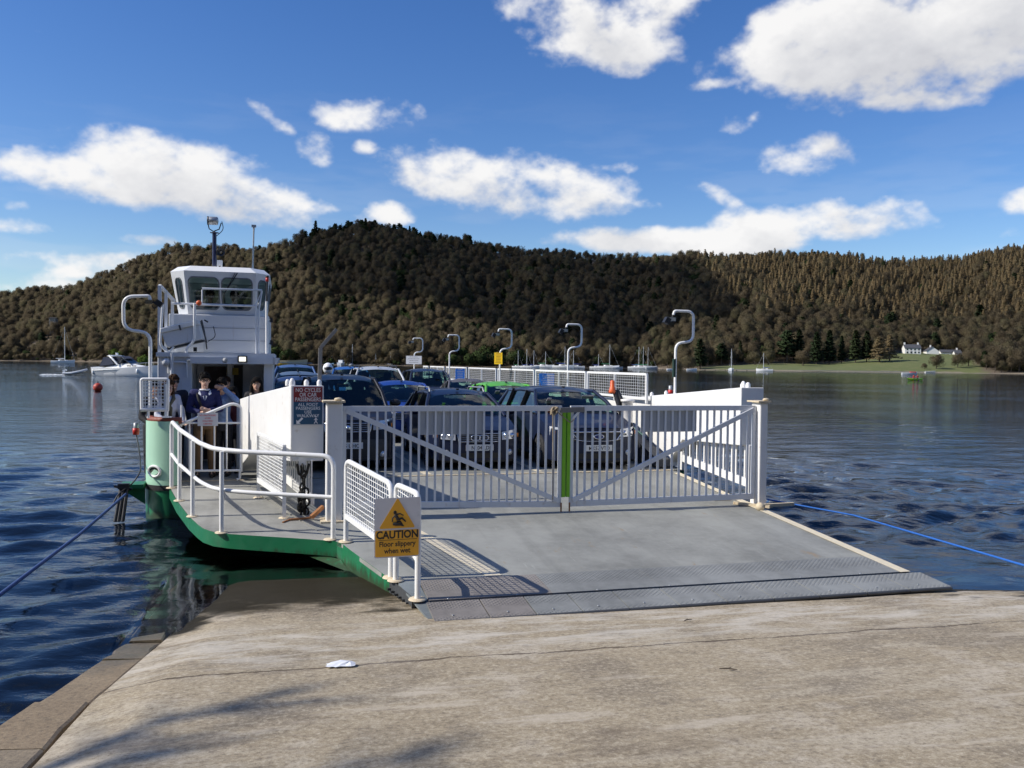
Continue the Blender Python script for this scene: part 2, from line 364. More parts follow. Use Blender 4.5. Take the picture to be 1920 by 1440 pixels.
def scum(m):          # weed and scum along the waterline, scrapes on the plating
    t = m.node_tree; b = [n for n in t.nodes if n.type == 'BSDF_PRINCIPLED'][0]; src = b.inputs['Base Color'].links[0].from_socket; v = coords(t)
    g = nd(t, 'ShaderNodeNewGeometry'); z = nd(t, 'ShaderNodeSeparateXYZ'); t.links.new(g.outputs['Position'], z.inputs[0])
    k = maprange(t, math_(t, 'ADD', z.outputs[2], maprange(t, noise(t, coords(t, scale=(6,6,1)), 1.5, 6, .7), .2, .8, -.10, .10)), .04, .16, 1, 0)
    c = mix(t, math_(t, 'MULTIPLY', k, .8), src, (.035, .04, .018)); s = maprange(t, noise(t, coords(t, scale=(1.2,1.2,7)), 2.2, 7, .75), .62, .70, 0, .6); c = mix(t, s, c, (.06, .16, .10)); t.links.new(c, b.inputs['Base Color'])
scum(GREENH)
DECKP = deck_mat('deck_paint', (.268,.270,.245)); WALKP = deck_mat('walkway_paint', (.30,.295,.265), rustmarks=False)
TREADP = deck_mat('tread_plate', (.235,.242,.232), True, False); TREADB = deck_mat('tread_plate_bare', (.235,.215,.195), True)
# ================================================================== THE SETTING
# ---- far shore and hills: height as a function of bearing (px of the photograph) and distance
COLS = [  # px, shore distance, (distance, row) of the meadow's or wood's foot, (distance, row) of the skyline ground
 (-1400, 620, (660,672), (1000,640)), (-500, 640, (680,668), (1050,600)), (0, 640, (690,664), (1100,566)), (120, 640, (680,660), (1080,554)), (230, 600, (640,660), (1000,508)),
 (330, 590, (615,670), (960,472)), (470, 600, (620,676), (960,480)), (570, 600, (620,678), (950,456)), (690, 595, (615,680), (940,436)), (770, 590, (610,681), (950,452)),
 (860, 590, (610,682), (970,463)), (960, 590, (610,683), (990,480)), (1040, 590, (612,684), (1000,482)), (1200, 608, (632,685), (1030,496)), (1300, 520, (552,684), (1030,496)),
 (1450, 480, (570,681), (1060,488)), (1560, 490, (580,682), (1090,490)), (1700, 500, (660,660), (1150,500)), (1800, 505, (680,662), (1150,496)), (1880, 500, (620,676), (1150,476)),
 (1920, 495, (600,680), (1150,474)), (2300, 480, (580,682), (1100,500)), (3200, 460, (560,680), (1000,560))]
def terr(px, D, wig=True):
    px = np.asarray(px, float); D = np.asarray(D, float); X = [c[0] for c in COLS]
    g = lambda f: np.interp(px, X, [f(c) for c in COLS])
    ds = g(lambda c: c[1]); d1 = g(lambda c: c[2][0]); z1 = g(lambda c: zof(c[0], c[2][1], c[2][0])); d2 = g(lambda c: c[3][0]); z2 = g(lambda c: zof(c[0], c[3][1], c[3][0]))
    t0 = np.clip((D - ds) / (d1 - ds), -2, 1); t1 = np.clip((D - d1) / (d2 - d1), 0, 1); t2 = np.clip((D - d2) / 900, 0, 1)
    zz = np.where(D < d1, .15 + (z1 - .15) * np.sign(t0) * np.abs(t0) ** .8, z1 + (z2 - z1) * (t1 * .8 + .2 * t1 ** 2 * (3 - 2 * t1)))
    zz = np.where(D < ds, -3 * np.clip((ds - D) / 12, 0, 1) - .05, zz) - t2 * 60
    if wig:
        w = np.sin(px * .021 + D * .013) * 4 + np.sin(px * .05 - D * .021 + 1) * 2.5 + np.sin(px * .009 + 2) * 3
        zz = zz + w * np.clip((D - d1 - 20) / 120, 0, 1) * np.clip((d2 - D) / 60, 0, 1)
    return zz
def pxd(px, D): return (px - 960) / FPX * D       # world x at distance D
pxs = np.concatenate([np.linspace(-1400, -150, 26), np.linspace(-100, 2020, 160), np.linspace(2080, 3200, 24)])
tt = np.concatenate([np.linspace(-.12, 0, 4), np.linspace(0.01, .2, 12), np.linspace(.22, 1.0, 60), np.linspace(1.05, 2.2, 10)])
P = []
for t in tt:
    dsv = np.interp(pxs, [c[0] for c in COLS], [c[1] for c in COLS]); d2v = np.interp(pxs, [c[0] for c in COLS], [c[3][0] for c in COLS])
    D = dsv + t * (d2v - dsv); z = terr(pxs, D); P.append(np.stack([pxd(pxs, D), D, z], 1))
mb = MB(); mb.grid(P)
m, t, b, o = new_mat('hill_ground'); v = coords(t)
at = nd(t, 'ShaderNodeAttribute', attribute_name='meadow')
wood = mix(t, noise(t, v, .06, 6, .7), (.10,.075,.048), (.155,.12,.078))
grs = mix(t, noise(t, v, .03, 7, .65), (.085,.112,.026), (.145,.155,.045)); grs = mix(t, maprange(t, noise(t, v, .25, 5), .5, .75, 0, .5), grs, (.25,.20,.09))
sh = nd(t, 'ShaderNodeSeparateXYZ'); t.links.new(coords(t), sh.inputs[0]); bz = nd(t, 'ShaderNodeAttribute', attribute_name='beach'); beach = maprange(t, math_(t, 'ADD', sh.outputs[2], maprange(t, noise(t, v, .08, 3), .3, .7, -.5, .4)), .25, .75, 1, 0)
c = mix(t, math_(t, 'MULTIPLY', beach, bz.outputs['Fac']), mix(t, at.outputs['Fac'], wood, grs), (.26,.21,.15)); t.links.new(c, b.inputs['Base Color']); b.inputs['Roughness'].default_value = .95
hills = single('hills', mb, m, 'brown wooded hillside with a green meadow along the far shore', None, kind='structure')
def meadow_w(px, D):
    px = np.asarray(px, float); lim = np.interp(px, [1225,1260,1330,1450,1560,1640,1680,1800,1850,1920,2300], [455,505,540,570,583,625,658,676,500,500,500])
    return np.clip((lim - D) / 12, 0, 1) * (px > 1225)
co = np.array([p for r in P for p in r]); mw = meadow_w(co[:,0] / co[:,1] * FPX + 960, co[:,1])
bc_ = hills.data.attributes.new('beach', 'FLOAT', 'POINT'); bc_.data.foreach_set('value', np.where((co[:,0]/co[:,1]*FPX + 960 > 1225) | (co[:,0]/co[:,1]*FPX + 960 < 45), .8, .08).astype(np.float32))
a_ = hills.data.attributes.new('meadow', 'FLOAT', 'POINT'); a_.data.foreach_set('value', mw.astype(np.float32))

# ---- slipway
def slip_z(b, a):
    d_ = max(0, a - 8.5); z = .095 * (8.75 - min(a, 8.5)) - (.028 * d_ if d_ < 1.6 else .045 + .11 * (d_ - 1.6)) - .012 * (b - 3) - .02 * max(0, b - 7.4) ** 1.3
    if a < -.5: z = .095 * 9.25 - .012 * (b - 3) + (-.5 - a) * .03
    return z
LX = [(-6,-2.2),(2,-2.3),(4.4,-2.55),(5.8,-2.85),(7.6,-3.09),(9,-3.36),(11.6,-4.0),(14,-4.7)]   # world y -> world x of the joint beside the kerb
def lx(y): return float(np.interp(y, [q[0] for q in LX], [q[1] for q in LX]))
mb = MB(); rows = []
avals = np.concatenate([np.linspace(-12, 1, 14), np.linspace(1.15, 10.5, 120), np.linspace(10.7, 15, 16)])
for a in avals:
    lo = None; r = []
    y0 = a * math.cos(TH) - .3; xl = lx(y0); bl = xl * math.cos(TH) + y0 * math.sin(TH) + .004
    for k in range(96):
        u = k / 95; bb = bl + (u ** 1.15) * (15 - bl)
        z = slip_z(bb, a) - .075 * max(0, 1 - (bb - bl) / .45) + (mnoise.noise((bb*.7, a*.7, 3)) * .012 + mnoise.noise((bb*3, a*5, 9)) * .003)
        r.append((bb, a, z))
    rows.append(r)
mb.grid(rows)
r0 = rows[-1]; mb.grid([r0, [(q[0], q[1] + 3, -3.2) for q in r0]])
rl = [r[0] for r in rows]; mb.grid([[ (q[0], q[1], q[2] - .5) for q in rl], rl])
m, t, b, o = new_mat('slipway_concrete'); v = coords(t)
st = coords(t, scale=(.5, 5, 1)); st2 = coords(t, scale=(1.6, 22, 1), rot=(0,0,.02)); st3 = coords(t, scale=(.16, .9, 1))
c = mix(t, noise(t, v, .45, 5, .6), (.30,.238,.152), (.42,.35,.238))
c = mix(t, maprange(t, noise(t, st, 1.6, 7, .7), .50, .70, 0, .38), c, (.18,.145,.10))
c = mix(t, maprange(t, noise(t, st3, 2.3, 6, .65), .52, .68, 0, .5), c, (.50,.44,.335))
c = mix(t, maprange(t, noise(t, st2, 3, 8, .75), .54, .74, 0, .28), c, (.15,.125,.10)); bl1 = noise(t, v, .9, 7, .68); c = mix(t, maprange(t, bl1, .51, .62, 0, .55), c, (.19,.155,.11)); c = mix(t, maprange(t, bl1, .48, .38, 0, .6), c, (.52,.455,.355))
g1 = noise(t, v, 26, 8, .85); c = mix(t, maprange(t, g1, .50, .62, 0, .7), c, (.58,.51,.38)); c = mix(t, maprange(t, g1, .49, .38, 0, .7), c, (.13,.10,.065))
g2 = noise(t, coords(t, scale=(1,1.8,1)), 7, 9, .8); c = mix(t, maprange(t, g2, .47, .36, 0, .6), c, (.16,.13,.10)); c = mix(t, maprange(t, g2, .56, .66, 0, .5), c, (.56,.48,.355))
vo = nd(t, 'ShaderNodeTexVoronoi'); vo.inputs['Scale'].default_value = 38; t.links.new(v, vo.inputs['Vector']); c = mix(t, maprange(t, vo.outputs['Distance'], .20, .06, 0, .55), c, (.10,.08,.06))
w7 = coords(t, scale=(.9, 4.5, 1), rot=(0,0,-.75)); c = mix(t, maprange(t, noise(t, w7, .9, 6, .65), .56, .68, 0, .6), c, (.54,.47,.365))
xyz = nd(t, 'ShaderNodeSeparateXYZ'); t.links.new(v, xyz.inputs[0])
cr = math_(t, 'ABSOLUTE', math_(t, 'SUBTRACT', xyz.outputs[1], math_(t, 'ADD', math_(t, 'MULTIPLY', noise(t, coords(t, scale=(1,0,0)), 1.1, 9, .7), .30), 6.52 - .15)))
crw = maprange(t, noise(t, coords(t, scale=(1,0,0)), 1.6, 5, .7), .35, .65, .004, .03)
crm = nd(t, 'ShaderNodeMath', operation='LESS_THAN'); t.links.new(cr, crm.inputs[0]); t.links.new(crw, crm.inputs[1])
c = mix(t, math_(t, 'MULTIPLY', crm.outputs[0], .8), c, (.06,.04,.025))
wash = math_(t, 'MULTIPLY', maprange(t, math_(t, 'ABSOLUTE', math_(t, 'SUBTRACT', xyz.outputs[1], 7.35)), 1.1, .25), maprange(t, noise(t, coords(t, scale=(.7,2.6,1)), 1.5, 8, .72), .44, .62)); c = mix(t, math_(t, 'MULTIPLY', wash, .6), c, (.62,.575,.49))
near_brown = maprange(t, noise(t, coords(t, scale=(.35,1.1,1)), 1.1, 7, .7), .55, .70); c = mix(t, math_(t, 'MULTIPLY', math_(t, 'MULTIPLY', near_brown, maprange(t, xyz.outputs[1], 6.4, 5.2)), .55), c, (.15,.115,.08))  # noise-driven brown patches, stronger towards the near end
gp = nd(t, 'ShaderNodeNewGeometry'); gz = nd(t, 'ShaderNodeSeparateXYZ'); t.links.new(gp.outputs['Position'], gz.inputs[0])
wet = maprange(t, math_(t, 'ADD', gz.outputs[2], maprange(t, noise(t, coords(t, scale=(1,2.5,1)), 1.6, 5), .2, .8, -.045, .045)), .0, .05, 1, 0)
alg = maprange(t, math_(t, 'ADD', xyz.outputs[1], maprange(t, noise(t, coords(t, scale=(1,2.5,1)), 1.3, 6), .2, .8, -.35, .35)), 8.6, 9.15); wet = math_(t, 'MAXIMUM', wet, math_(t, 'MULTIPLY', alg, maprange(t, xyz.outputs[0], 3.0, 1.2)))
c = mix(t, math_(t, 'MULTIPLY', wet, .96), c, (.017,.013,.006)); t.links.new(c, b.inputs['Base Color'])
t.links.new(maprange(t, wet, 0, 1, .85, .5), b.inputs['Roughness']); t.links.new(maprange(t, wet, 0, 1, .35, .07), b.inputs['Specular IOR Level'])
h = math_(t, 'ADD', math_(t, 'MULTIPLY', noise(t, st2, 5, 8, .7), .6), math_(t, 'ADD', math_(t, 'MULTIPLY', noise(t, v, 70, 6, .7), .5), math_(t, 'MULTIPLY', crm.outputs[0], -1.5)))
bump(t, b, h, .55, .012)
SLIPM = m
slip = single('slipway', mb, m, 'weathered broom-finished concrete ferry slipway running into the water', None, (0,0,0), TH, kind='structure')

# ---- kerb stones along the slipway's left edge, one object each
m, t, b, o = new_mat('kerb_stone'); v = coords(t)
oi = nd(t, 'ShaderNodeObjectInfo'); c = mix(t, noise(t, v, 1.3, 8, .7), (.165,.118,.068), (.33,.25,.155)); c = mix(t, math_(t, 'MULTIPLY', oi.outputs['Random'], .5), c, (.22,.19,.14)); g1 = noise(t, v, 30, 8, .85); c = mix(t, maprange(t, g1, .49, .38, 0, .75), c, (.09,.07,.05)); c = mix(t, maprange(t, g1, .52, .64, 0, .5), c, (.42,.34,.22)); c = mix(t, maprange(t, noise(t, v, 3, 8, .8), .56, .66, 0, .6), c, (.10,.085,.06))
gp = nd(t, 'ShaderNodeNewGeometry'); gz = nd(t, 'ShaderNodeSeparateXYZ'); t.links.new(gp.outputs['Position'], gz.inputs[0])
wet = maprange(t, math_(t, 'ADD', gz.outputs[2], maprange(t, noise(t, v, 3, 4), .2, .8, -.05, .05)), -.02, .14, 1, 0)
c = mix(t, math_(t, 'MULTIPLY', wet, .6), c, (.07,.065,.035)); t.links.new(c, b.inputs['Base Color']); t.links.new(maprange(t, wet, 0, 1, .85, .3), b.inputs['Roughness']); bump(t, b, noise(t, v, 45, 7, .75), .5, .012)
KERB = m
ys = [-4.5,-2.4,-.2,1.6,3.3,4.86,5.78,7.02,7.6,9.1,10.6,12.2]
for i in range(len(ys)-1):
    y0, y1 = ys[i] + .012, ys[i+1] - .012; mb = MB(); R = random.Random(i*3+1)
    top = []; n = 5
    drop = R.uniform(-.012, .03) + (.07 if i < 4 else 0) + (.012 if i == 6 else 0)
    for k in range(n+1):
        y = y0 + (y1 - y0) * k / n; xi = lx(y) - .006 - R.uniform(0, .045)*(k not in (0,n)) - (.012 if k in (0,n) else 0); wv = np.interp(y, [0,5.3,7.6,12], [.62,.43,.33,.33]); xo = xi - wv + R.uniform(-.012, .012)
        bb, aa = xi*math.cos(TH)+y*math.sin(TH), -xi*math.sin(TH)+y*math.cos(TH); z = slip_z(bb, aa) - .07 - drop
        top.append(((xi, y, z - .01), (xi - .02, y, z), (xo + .03, y, z - .012 + R.uniform(-.006,.006)), (xo, y, z - .04), (xo - .03, y, z - 1.1), (xi, y, z - 1.1)))
    V = [p for r in top for p in r]; F = []
    for k in range(n):
        for j in range(6): l = (j+1) % 6; F.append((k*6+j, k*6+l, (k+1)*6+l, (k+1)*6+j))
    F += [tuple(range(6))[::-1], tuple(range(n*6, n*6+6))]
    mb.add(V, F); ORG[slip.name] = (0,0,0)
    ks = bpy.data.objects.new('kerb_stone', mb.mesh('kerb_stone')); ks.data.materials.append(KERB); C.objects.link(ks); ks.parent = slip; ks.rotation_euler = (0,0,-TH)

# ---- lake bed and the bank behind the camera
mb = MB(); mb.grid([[(x, y, -3.2 - max(0, y-20)*.02) for x in np.linspace(-400, 400, 30)] for y in np.linspace(-30, 440, 30)])
BEDM = mat('lake_bed', (.05,.042,.025), .9, var=.4, nscale=.3)
single('lake_bed', mb, BEDM, 'dark silty lake bed under the water', None, kind='structure')
mb = MB(); G = []
for i in range(40):
    y = -26 + i * .85; r = []
    for k in range(30):
        x = -4.4 - k * .9; z = .9 + .35*mnoise.noise((x*.2, y*.2, 1)) - max(0, (y - 2.2 + .25*(-x-4.4)*.4)) * .55; z = max(-1.6, z) - max(0, (x + 5.2)) * .9
        r.append((x, y, z))
    G.append(r)
mb.grid(G, flip=True)
m, t, b, o = new_mat('bank_grass'); v = coords(t); c = mix(t, noise(t, v, 1.5, 7, .7), (.06,.085,.025), (.13,.12,.05)); t.links.new(c, b.inputs['Base Color']); b.inputs['Roughness'].default_value = .95; bump(t, b, noise(t, v, 20, 6), 1, .05)
single('lake_bank', mb, m, 'grassy bank beside the slipway', None, kind='structure')

# ---- lake surface with real waves near the camera
NR, NA = 560, 760
rr = 2.6 * (1500 / 2.6) ** (np.arange(NR) / (NR-1)); aa = np.radians(np.linspace(-64, 64, NA))
RR, AA = np.meshgrid(rr, aa, indexing='ij'); X = RR*np.sin(AA); Y = RR*np.cos(AA); Z = np.zeros_like(X)
wr = np.random.default_rng(5)
for k in range(90):
    lam = .18 * (9 ** wr.random()) ; ang = math.radians(wr.normal(-72, 28)); ph = wr.random()*6.28; kx, ky = math.cos(ang)*6.283/lam, math.sin(ang)*6.283/lam
    cell = np.maximum(RR*.0114, RR*.0030); fade = np.clip((lam/cell - 2.5)/3, 0, 1)
    amp = .0098 * (lam/.8)**(.62 if lam < .9 else -.75) * wr.uniform(.6, 1.3)
    pz = kx*X + ky*Y + ph + 1.3*np.sin(.21*X + .13*Y + k)
    Z += amp * fade * (np.sin(pz) + .28*np.sin(2*pz + .6))
calm = np.clip(((X + 4.2)**2/9 + (Y - 9.5)**2/12), .5, 1.0)      # the water lies calmer in the lee of the ferry
Z *= calm * (.72 + .5*np.sin(X*.11 + Y*.07) * np.sin(Y*.09 - X*.04))
Z *= np.where(X > 0, np.where(Y < 12, .9, 1.45), 1)
for w in range(3):                                                # the ferry's own wash rolling out to the left
    d = (Y - (9.2 + w*2.3) - .12*(X + 6) - .25*np.sin(X*.9+w)); Z += .028*np.exp(-(d/.35)**2) * np.clip((-X - 4.2)/2, 0, 1) * np.clip(1 - (-X-5)/14, 0, 1)
bq = X*math.cos(TH) + Y*math.sin(TH); aq = -X*math.sin(TH) + Y*math.cos(TH)
bed = np.vectorize(slip_z)(bq, np.clip(aq, 0, 15)); inside = (X > np.interp(Y, [q[0] for q in LX], [q[1] for q in LX]) - .42)
depth = np.where(inside & (aq < 15), np.maximum(0, -bed), 2.0)
clar = np.exp(-depth*4.2).astype(np.float32)
Z = Z * np.clip(.12 + depth*1.6, 0, 1)
lake_me = bpy.data.meshes.new('lake')
idx = np.arange(NR*NA).reshape(NR, NA); q = np.stack([idx[:-1,:-1], idx[:-1,1:], idx[1:,1:], idx[1:,:-1]], -1).reshape(-1, 4)
lake_me.vertices.add(NR*NA); lake_me.vertices.foreach_set('co', np.stack([X, Y, Z], -1).ravel())
lake_me.loops.add(q.size); lake_me.loops.foreach_set('vertex_index', q.ravel()); lake_me.polygons.add(len(q)); lake_me.polygons.foreach_set('loop_start', np.arange(0, q.size, 4)); lake_me.polygons.foreach_set('loop_total', np.full(len(q), 4))
lake_me.polygons.foreach_set('use_smooth', np.ones(len(q), bool)); lake_me.update(calc_edges=True); lake_me.validate()
at_ = lake_me.attributes.new('clarity', 'FLOAT', 'POINT'); at_.data.foreach_set('value', clar.ravel())
m = bpy.data.materials.new('lake_water'); m.use_nodes = True; t = m.node_tree; t.nodes.clear(); o = nd(t, 'ShaderNodeOutputMaterial')
v = coords(t, scale=(1, 1.7, 1)); v2 = coords(t, scale=(.75, 1.5, 1), rot=(0,0,.35))
v4 = coords(t, scale=(.35, 1.2, 1), rot=(0,0,.12)); h_a = math_(t, 'MULTIPLY', noise(t, v4, .34, 4, .6), 1.3); h_b = math_(t, 'MULTIPLY', noise(t, v, 2.6, 5, .55, .4), .55); h_c = math_(t, 'MULTIPLY', noise(t, v2, .9, 3, .5, .3), .9); h_d = math_(t, 'MULTIPLY', noise(t, v, 9, 3), .10)
hh = math_(t, 'ADD', math_(t, 'ADD', h_a, h_b), math_(t, 'ADD', h_c, h_d))
patch = maprange(t, noise(t, coords(t, scale=(.5, 1, 1)), .045, 4), .35, .65, .55, 1.05)
bn = nd(t, 'ShaderNodeBump'); bn.inputs['Distance'].default_value = .042; t.links.new(hh, bn.inputs['Height'])
att = nd(t, 'ShaderNodeAttribute', attribute_name='clarity'); t.links.new(math_(t, 'MULTIPLY', patch, maprange(t, att.outputs['Fac'], .5, 1, 1, .25)), bn.inputs['Strength'])
gl = nd(t, 'ShaderNodeBsdfGlossy'); gl.inputs['Roughness'].default_value = .03; gl.inputs[0].default_value = (.86,.9,.95,1); t.links.new(bn.outputs[0], gl.inputs['Normal'])
tr = nd(t, 'ShaderNodeBsdfTransparent'); df = nd(t, 'ShaderNodeBsdfDiffuse'); df.inputs[0].default_value = (.004,.007,.012,1)
tc = mix(t, att.outputs['Fac'], (.10,.085,.02), (.92,.90,.80)); t.links.new(tc, tr.inputs[0])
m1 = nd(t, 'ShaderNodeMixShader'); t.links.new(maprange(t, att.outputs['Fac'], .04, .35), m1.inputs[0]); t.links.new(df.outputs[0], m1.inputs[1]); t.links.new(tr.outputs[0], m1.inputs[2])
fr = nd(t, 'ShaderNodeFresnel'); fr.inputs[0].default_value = 1.333; t.links.new(bn.outputs[0], fr.inputs['Normal'])
m2 = nd(t, 'ShaderNodeMixShader'); t.links.new(fr.outputs[0], m2.inputs[0]); t.links.new(m1.outputs[0], m2.inputs[1]); t.links.new(gl.outputs[0], m2.inputs[2]); t.links.new(m2.outputs[0], o.inputs[0])
lake_me.materials.append(m); lake = bpy.data.objects.new('lake_water', lake_me); C.objects.link(lake); setp(lake, 'dark blue rippled lake between the slipway and the far hills', None, None, 'structure')

# ================================================================== TREES
def leafmat(name, c0, c1, c2, rough=.9, trans=0):
    m, t, b, o = new_mat(name); oi = nd(t, 'ShaderNodeObjectInfo'); r = nd(t, 'ShaderNodeValToRGB'); e = r.color_ramp.elements
    e[0].color = (*c0, 1); e[1].color = (*c2, 1); q = r.color_ramp.elements.new(.5); q.color = (*c1, 1); t.links.new(oi.outputs['Random'], r.inputs[0])
    c = mix(t, maprange(t, noise(t, coords(t), .5, 3), .3, .7), r.outputs[0], mix(t, .5, r.outputs[0], sc(c1, 1.5))); t.links.new(c, b.inputs['Base Color']); b.inputs['Roughness'].default_value = rough; b.inputs['Specular IOR Level'].default_value = .1
    if trans:       # twiggy crowns let light through
        tl = nd(t, 'ShaderNodeBsdfTranslucent'); t.links.new(c, tl.inputs[0]); ms = nd(t, 'ShaderNodeMixShader'); ms.inputs[0].default_value = trans
        t.links.new(b.outputs[0], ms.inputs[1]); t.links.new(tl.outputs[0], ms.inputs[2]); t.links.new(ms.outputs[0], o.inputs[0])
    return m
TWIG = leafmat('bare_twigs', (.088,.070,.046), (.138,.112,.070), (.135,.128,.070), trans=.45)
BARK = mat('bark', (.085,.066,.048), .95, var=.3, nscale=2)
NEEDLE = leafmat('dark_needles', (.018,.030,.014), (.026,.040,.018), (.04,.048,.02))
LARCH = leafmat('larch_twigs', (.215,.165,.095), (.285,.222,.128), (.205,.172,.098), trans=.45)
EVER = leafmat('evergreen_leaves', (.022,.036,.013), (.034,.05,.017), (.05,.07,.022))
SPRING = leafmat('spring_leaves', (.07,.11,.02), (.09,.14,.028), (.11,.15,.035))
def tri(mb, p, d, l, w, mat_, R):
    d = d.normalized(); s_ = d.cross(Vector((R.gauss(0,1), R.gauss(0,1), R.gauss(0,1))));
    if s_.length < 1e-3: return
    s_.normalize(); mb.add([p - s_*w/2, p + s_*w/2, p + d*l], [(0,1,2)], mat_)
def limb(mb, p0, p1, r0, r1, mat_=0): mb.tube([p0, (p0+p1)/2 + Vector((0,0,(p1-p0).length*.05)), p1], [r0, (r0+r1)/2, r1], 4, mat_)
def bare_tree(seed, H=15, W=11, lowf=.25, tw=20, dens=1.0, wide=.30):
    R = random.Random(seed); mb = MB(); top = Vector((R.uniform(-.6,.6), R.uniform(-.6,.6), H*.62)); mb.tube([(0,0,-1), (0,0,H*.2), tuple(top)], [.34,.26,.12], 5, 0)
    n = int(11*dens)
    for i in range(n):
        f = lowf + (1-lowf)*(i+.5)/n; st_ = Vector((0,0,H*.2)).lerp(top, max(0, (f-.2)/.8)) if f > .2 else Vector((0,0,H*f))
        az = i*2.4 + R.uniform(-.4,.4); up = .35 + f*.9; L = W*.5*(1 - .45*max(0, f-.35)/.65)*R.uniform(.8, 1.1)
        d = Vector((math.cos(az), math.sin(az), up)).normalized(); e_ = st_ + d*L*1.15
        limb(mb, st_, e_, .13, .05)
        for j in range(6):
            q = st_.lerp(e_, .3 + .14*j); d2 = (d + Vector((R.gauss(0,.55), R.gauss(0,.55), R.gauss(.15,.4)))).normalized(); L2 = L*.45*R.uniform(.6,1.1); e2 = q + d2*L2
            mb.add([q + Vector((.05,0,0)), q - Vector((.05,0,0)), e2], [(0,1,2)], 0)
            for k in range(tw*3):
                s2 = q.lerp(e2, R.uniform(.25, 1)); tri(mb, s2, d2 + Vector((R.gauss(0,.8), R.gauss(0,.8), R.gauss(.25,.6))), R.uniform(.5, 1.25), wide*R.uniform(.6,1.3), 1, R)
    return mb
def cone_tree(seed, H=20, W=7, mat_=1, n=900, droop=-.15, leaf=(1.1,.5), base=.12, power=.9):
    R = random.Random(seed); mb = MB(); mb.tube([(0,0,-1), (0,0,H*.5), (0,0,H*.98)], [.3,.18,.03], 5, 0)
    tiers = int(H*1.3)
    for i in range(tiers):
        f = base + (1-base)*(i + R.random()*.6)/tiers; z = H*f; r = W*.5*(1-f)**power*R.uniform(.7, 1.12) + .12; nb = 7
        for b_ in range(nb):
            az = R.uniform(0, 6.283); dr = Vector((math.cos(az), math.sin(az), droop + .5*f))
            rr_ = r*R.uniform(.75, 1.1)
            for k in range(max(2, int(n/tiers/nb))):
                u = R.uniform(.12, 1); p = Vector((0,0,z)) + dr*rr_*u + Vector((R.gauss(0,.12), R.gauss(0,.12), R.gauss(0,.14)))
                tri(mb, p, dr + Vector((R.gauss(0,.5), R.gauss(0,.5), R.gauss(0,.35))), leaf[0]*R.uniform(.6,1.2)*(.5+.5*(1-f)), leaf[1]*R.uniform(.6,1.2), mat_, R)
    return mb
def bush_tree(seed, H=7, W=9, n=1500, leaf=(.7,.45)):
    R = random.Random(seed); mb = MB(); mb.tube([(0,0,-1), (0,0,H*.6)], [.25,.1], 5, 0)
    bl = [(Vector((R.uniform(-.3,.3)*W, R.uniform(-.3,.3)*W, H*R.uniform(.3,.72))), R.uniform(.16,.28)*W) for _ in range(9)]
    for k in range(n):
        c_, r_ = R.choice(bl); d = Vector((R.gauss(0,1), R.gauss(0,1), R.gauss(.2,1))).normalized(); p = c_ + d*r_*R.uniform(.6, 1.05)
        if p.z < .1: continue
        tri(mb, p, d + Vector((R.gauss(0,.7), R.gauss(0,.7), R.gauss(0,.6))), leaf[0]*R.uniform(.6,1.3), leaf[1]*R.uniform(.6,1.3), 1, R)
    return mb
PROTO = bpy.data.collections.new('tree_kinds')      # not linked to the scene: only a source of shapes
KIND = []
def proto(name, mb, mats):
    # crowns are shaded as rounded masses: every twig or leaf clump faces outwards from the crown's axis
    Vv = np.array(mb.v); top_ = Vv[:,2].max(); con = name[0] in 'bc'; base_ = np.array([0, 0, top_*.5]); nr_ = np.random.default_rng(3)
    def outw(p): 
        d = p - (np.array([0, 0, p[2]*.96 - .6]) if con else base_); d = d*np.array([1, 1, 1.15 if not con else 1]); return d/(np.linalg.norm(d) + 1e-6)
    N = np.zeros_like(Vv); N[:,2] = 1
    for i, f in enumerate(mb.f):
        if mb.m[i] == 0 or len(f) != 3: continue
        a, b, c = Vv[f[0]], Vv[f[1]], Vv[f[2]]; o_ = outw((a+b+c)/3); g = np.cross(b-a, c-a)
        if g @ o_ < 0: mb.f[i] = (f[0], f[2], f[1])
        mb.s[i] = True; rn = nr_.normal(0, .14, 3)
        for k in f: n_ = outw(Vv[k])*.5 + o_*.5 + rn; N[k] = n_/(np.linalg.norm(n_) + 1e-6)
    me = mb.mesh(name)
    for i, f in enumerate(mb.f):
        if mb.m[i] == 0:
            for k in f:
                q = me.vertices[k].normal; N[k] = (q.x, q.y, q.z)
    me.normals_split_custom_set_from_vertices([tuple(q) for q in N])
    for q in mats: me.materials.append(q)
    o = bpy.data.objects.new(name, me); KIND.append(o); return o
def crown_tree(seed, H=15, W=11, base=.22, n=2600, lobes=10):
    # a leafless tree seen from afar: trunk and limbs inside a soft haze of fine upswept twigs
    R = random.Random(seed); mb = MB(); mb.tube([(0,0,-1), (0,0,H*.3), (R.uniform(-.4,.4),R.uniform(-.4,.4),H*.72)], [.34,.26,.1], 5, 0)
    L = []
    for i in range(lobes):
        az = i*2.4 + R.uniform(-.5,.5); f = (i+.5)/lobes; rad = W*.5*(.62 - .3*f)*R.uniform(.7,1.1); z = H*(base + .16 + (.70-base)*f); L.append((Vector((rad*math.cos(az), rad*math.sin(az), z)), W*.5*R.uniform(.34,.60)*(1.05-.3*f)))
        limb(mb, Vector((0,0,H*(.18+.3*f))), L[-1][0] + Vector((0,0,L[-1][1]*.4)), .12, .03)
    for k in range(n):
        c_, r_ = L[k % lobes]; d = Vector((R.gauss(0,1), R.gauss(0,1), R.gauss(.1,1))).normalized(); p = c_ + Vector((d.x, d.y, d.z*1.05))*r_*(R.random()**.42)
        if p.z < H*base*.6: continue
        tri(mb, p, d*.7 + Vector((R.gauss(0,.35), R.gauss(0,.35), .55 + R.gauss(0,.3))), R.uniform(.5,1.2), R.uniform(.14,.30), 1, R)
    return mb
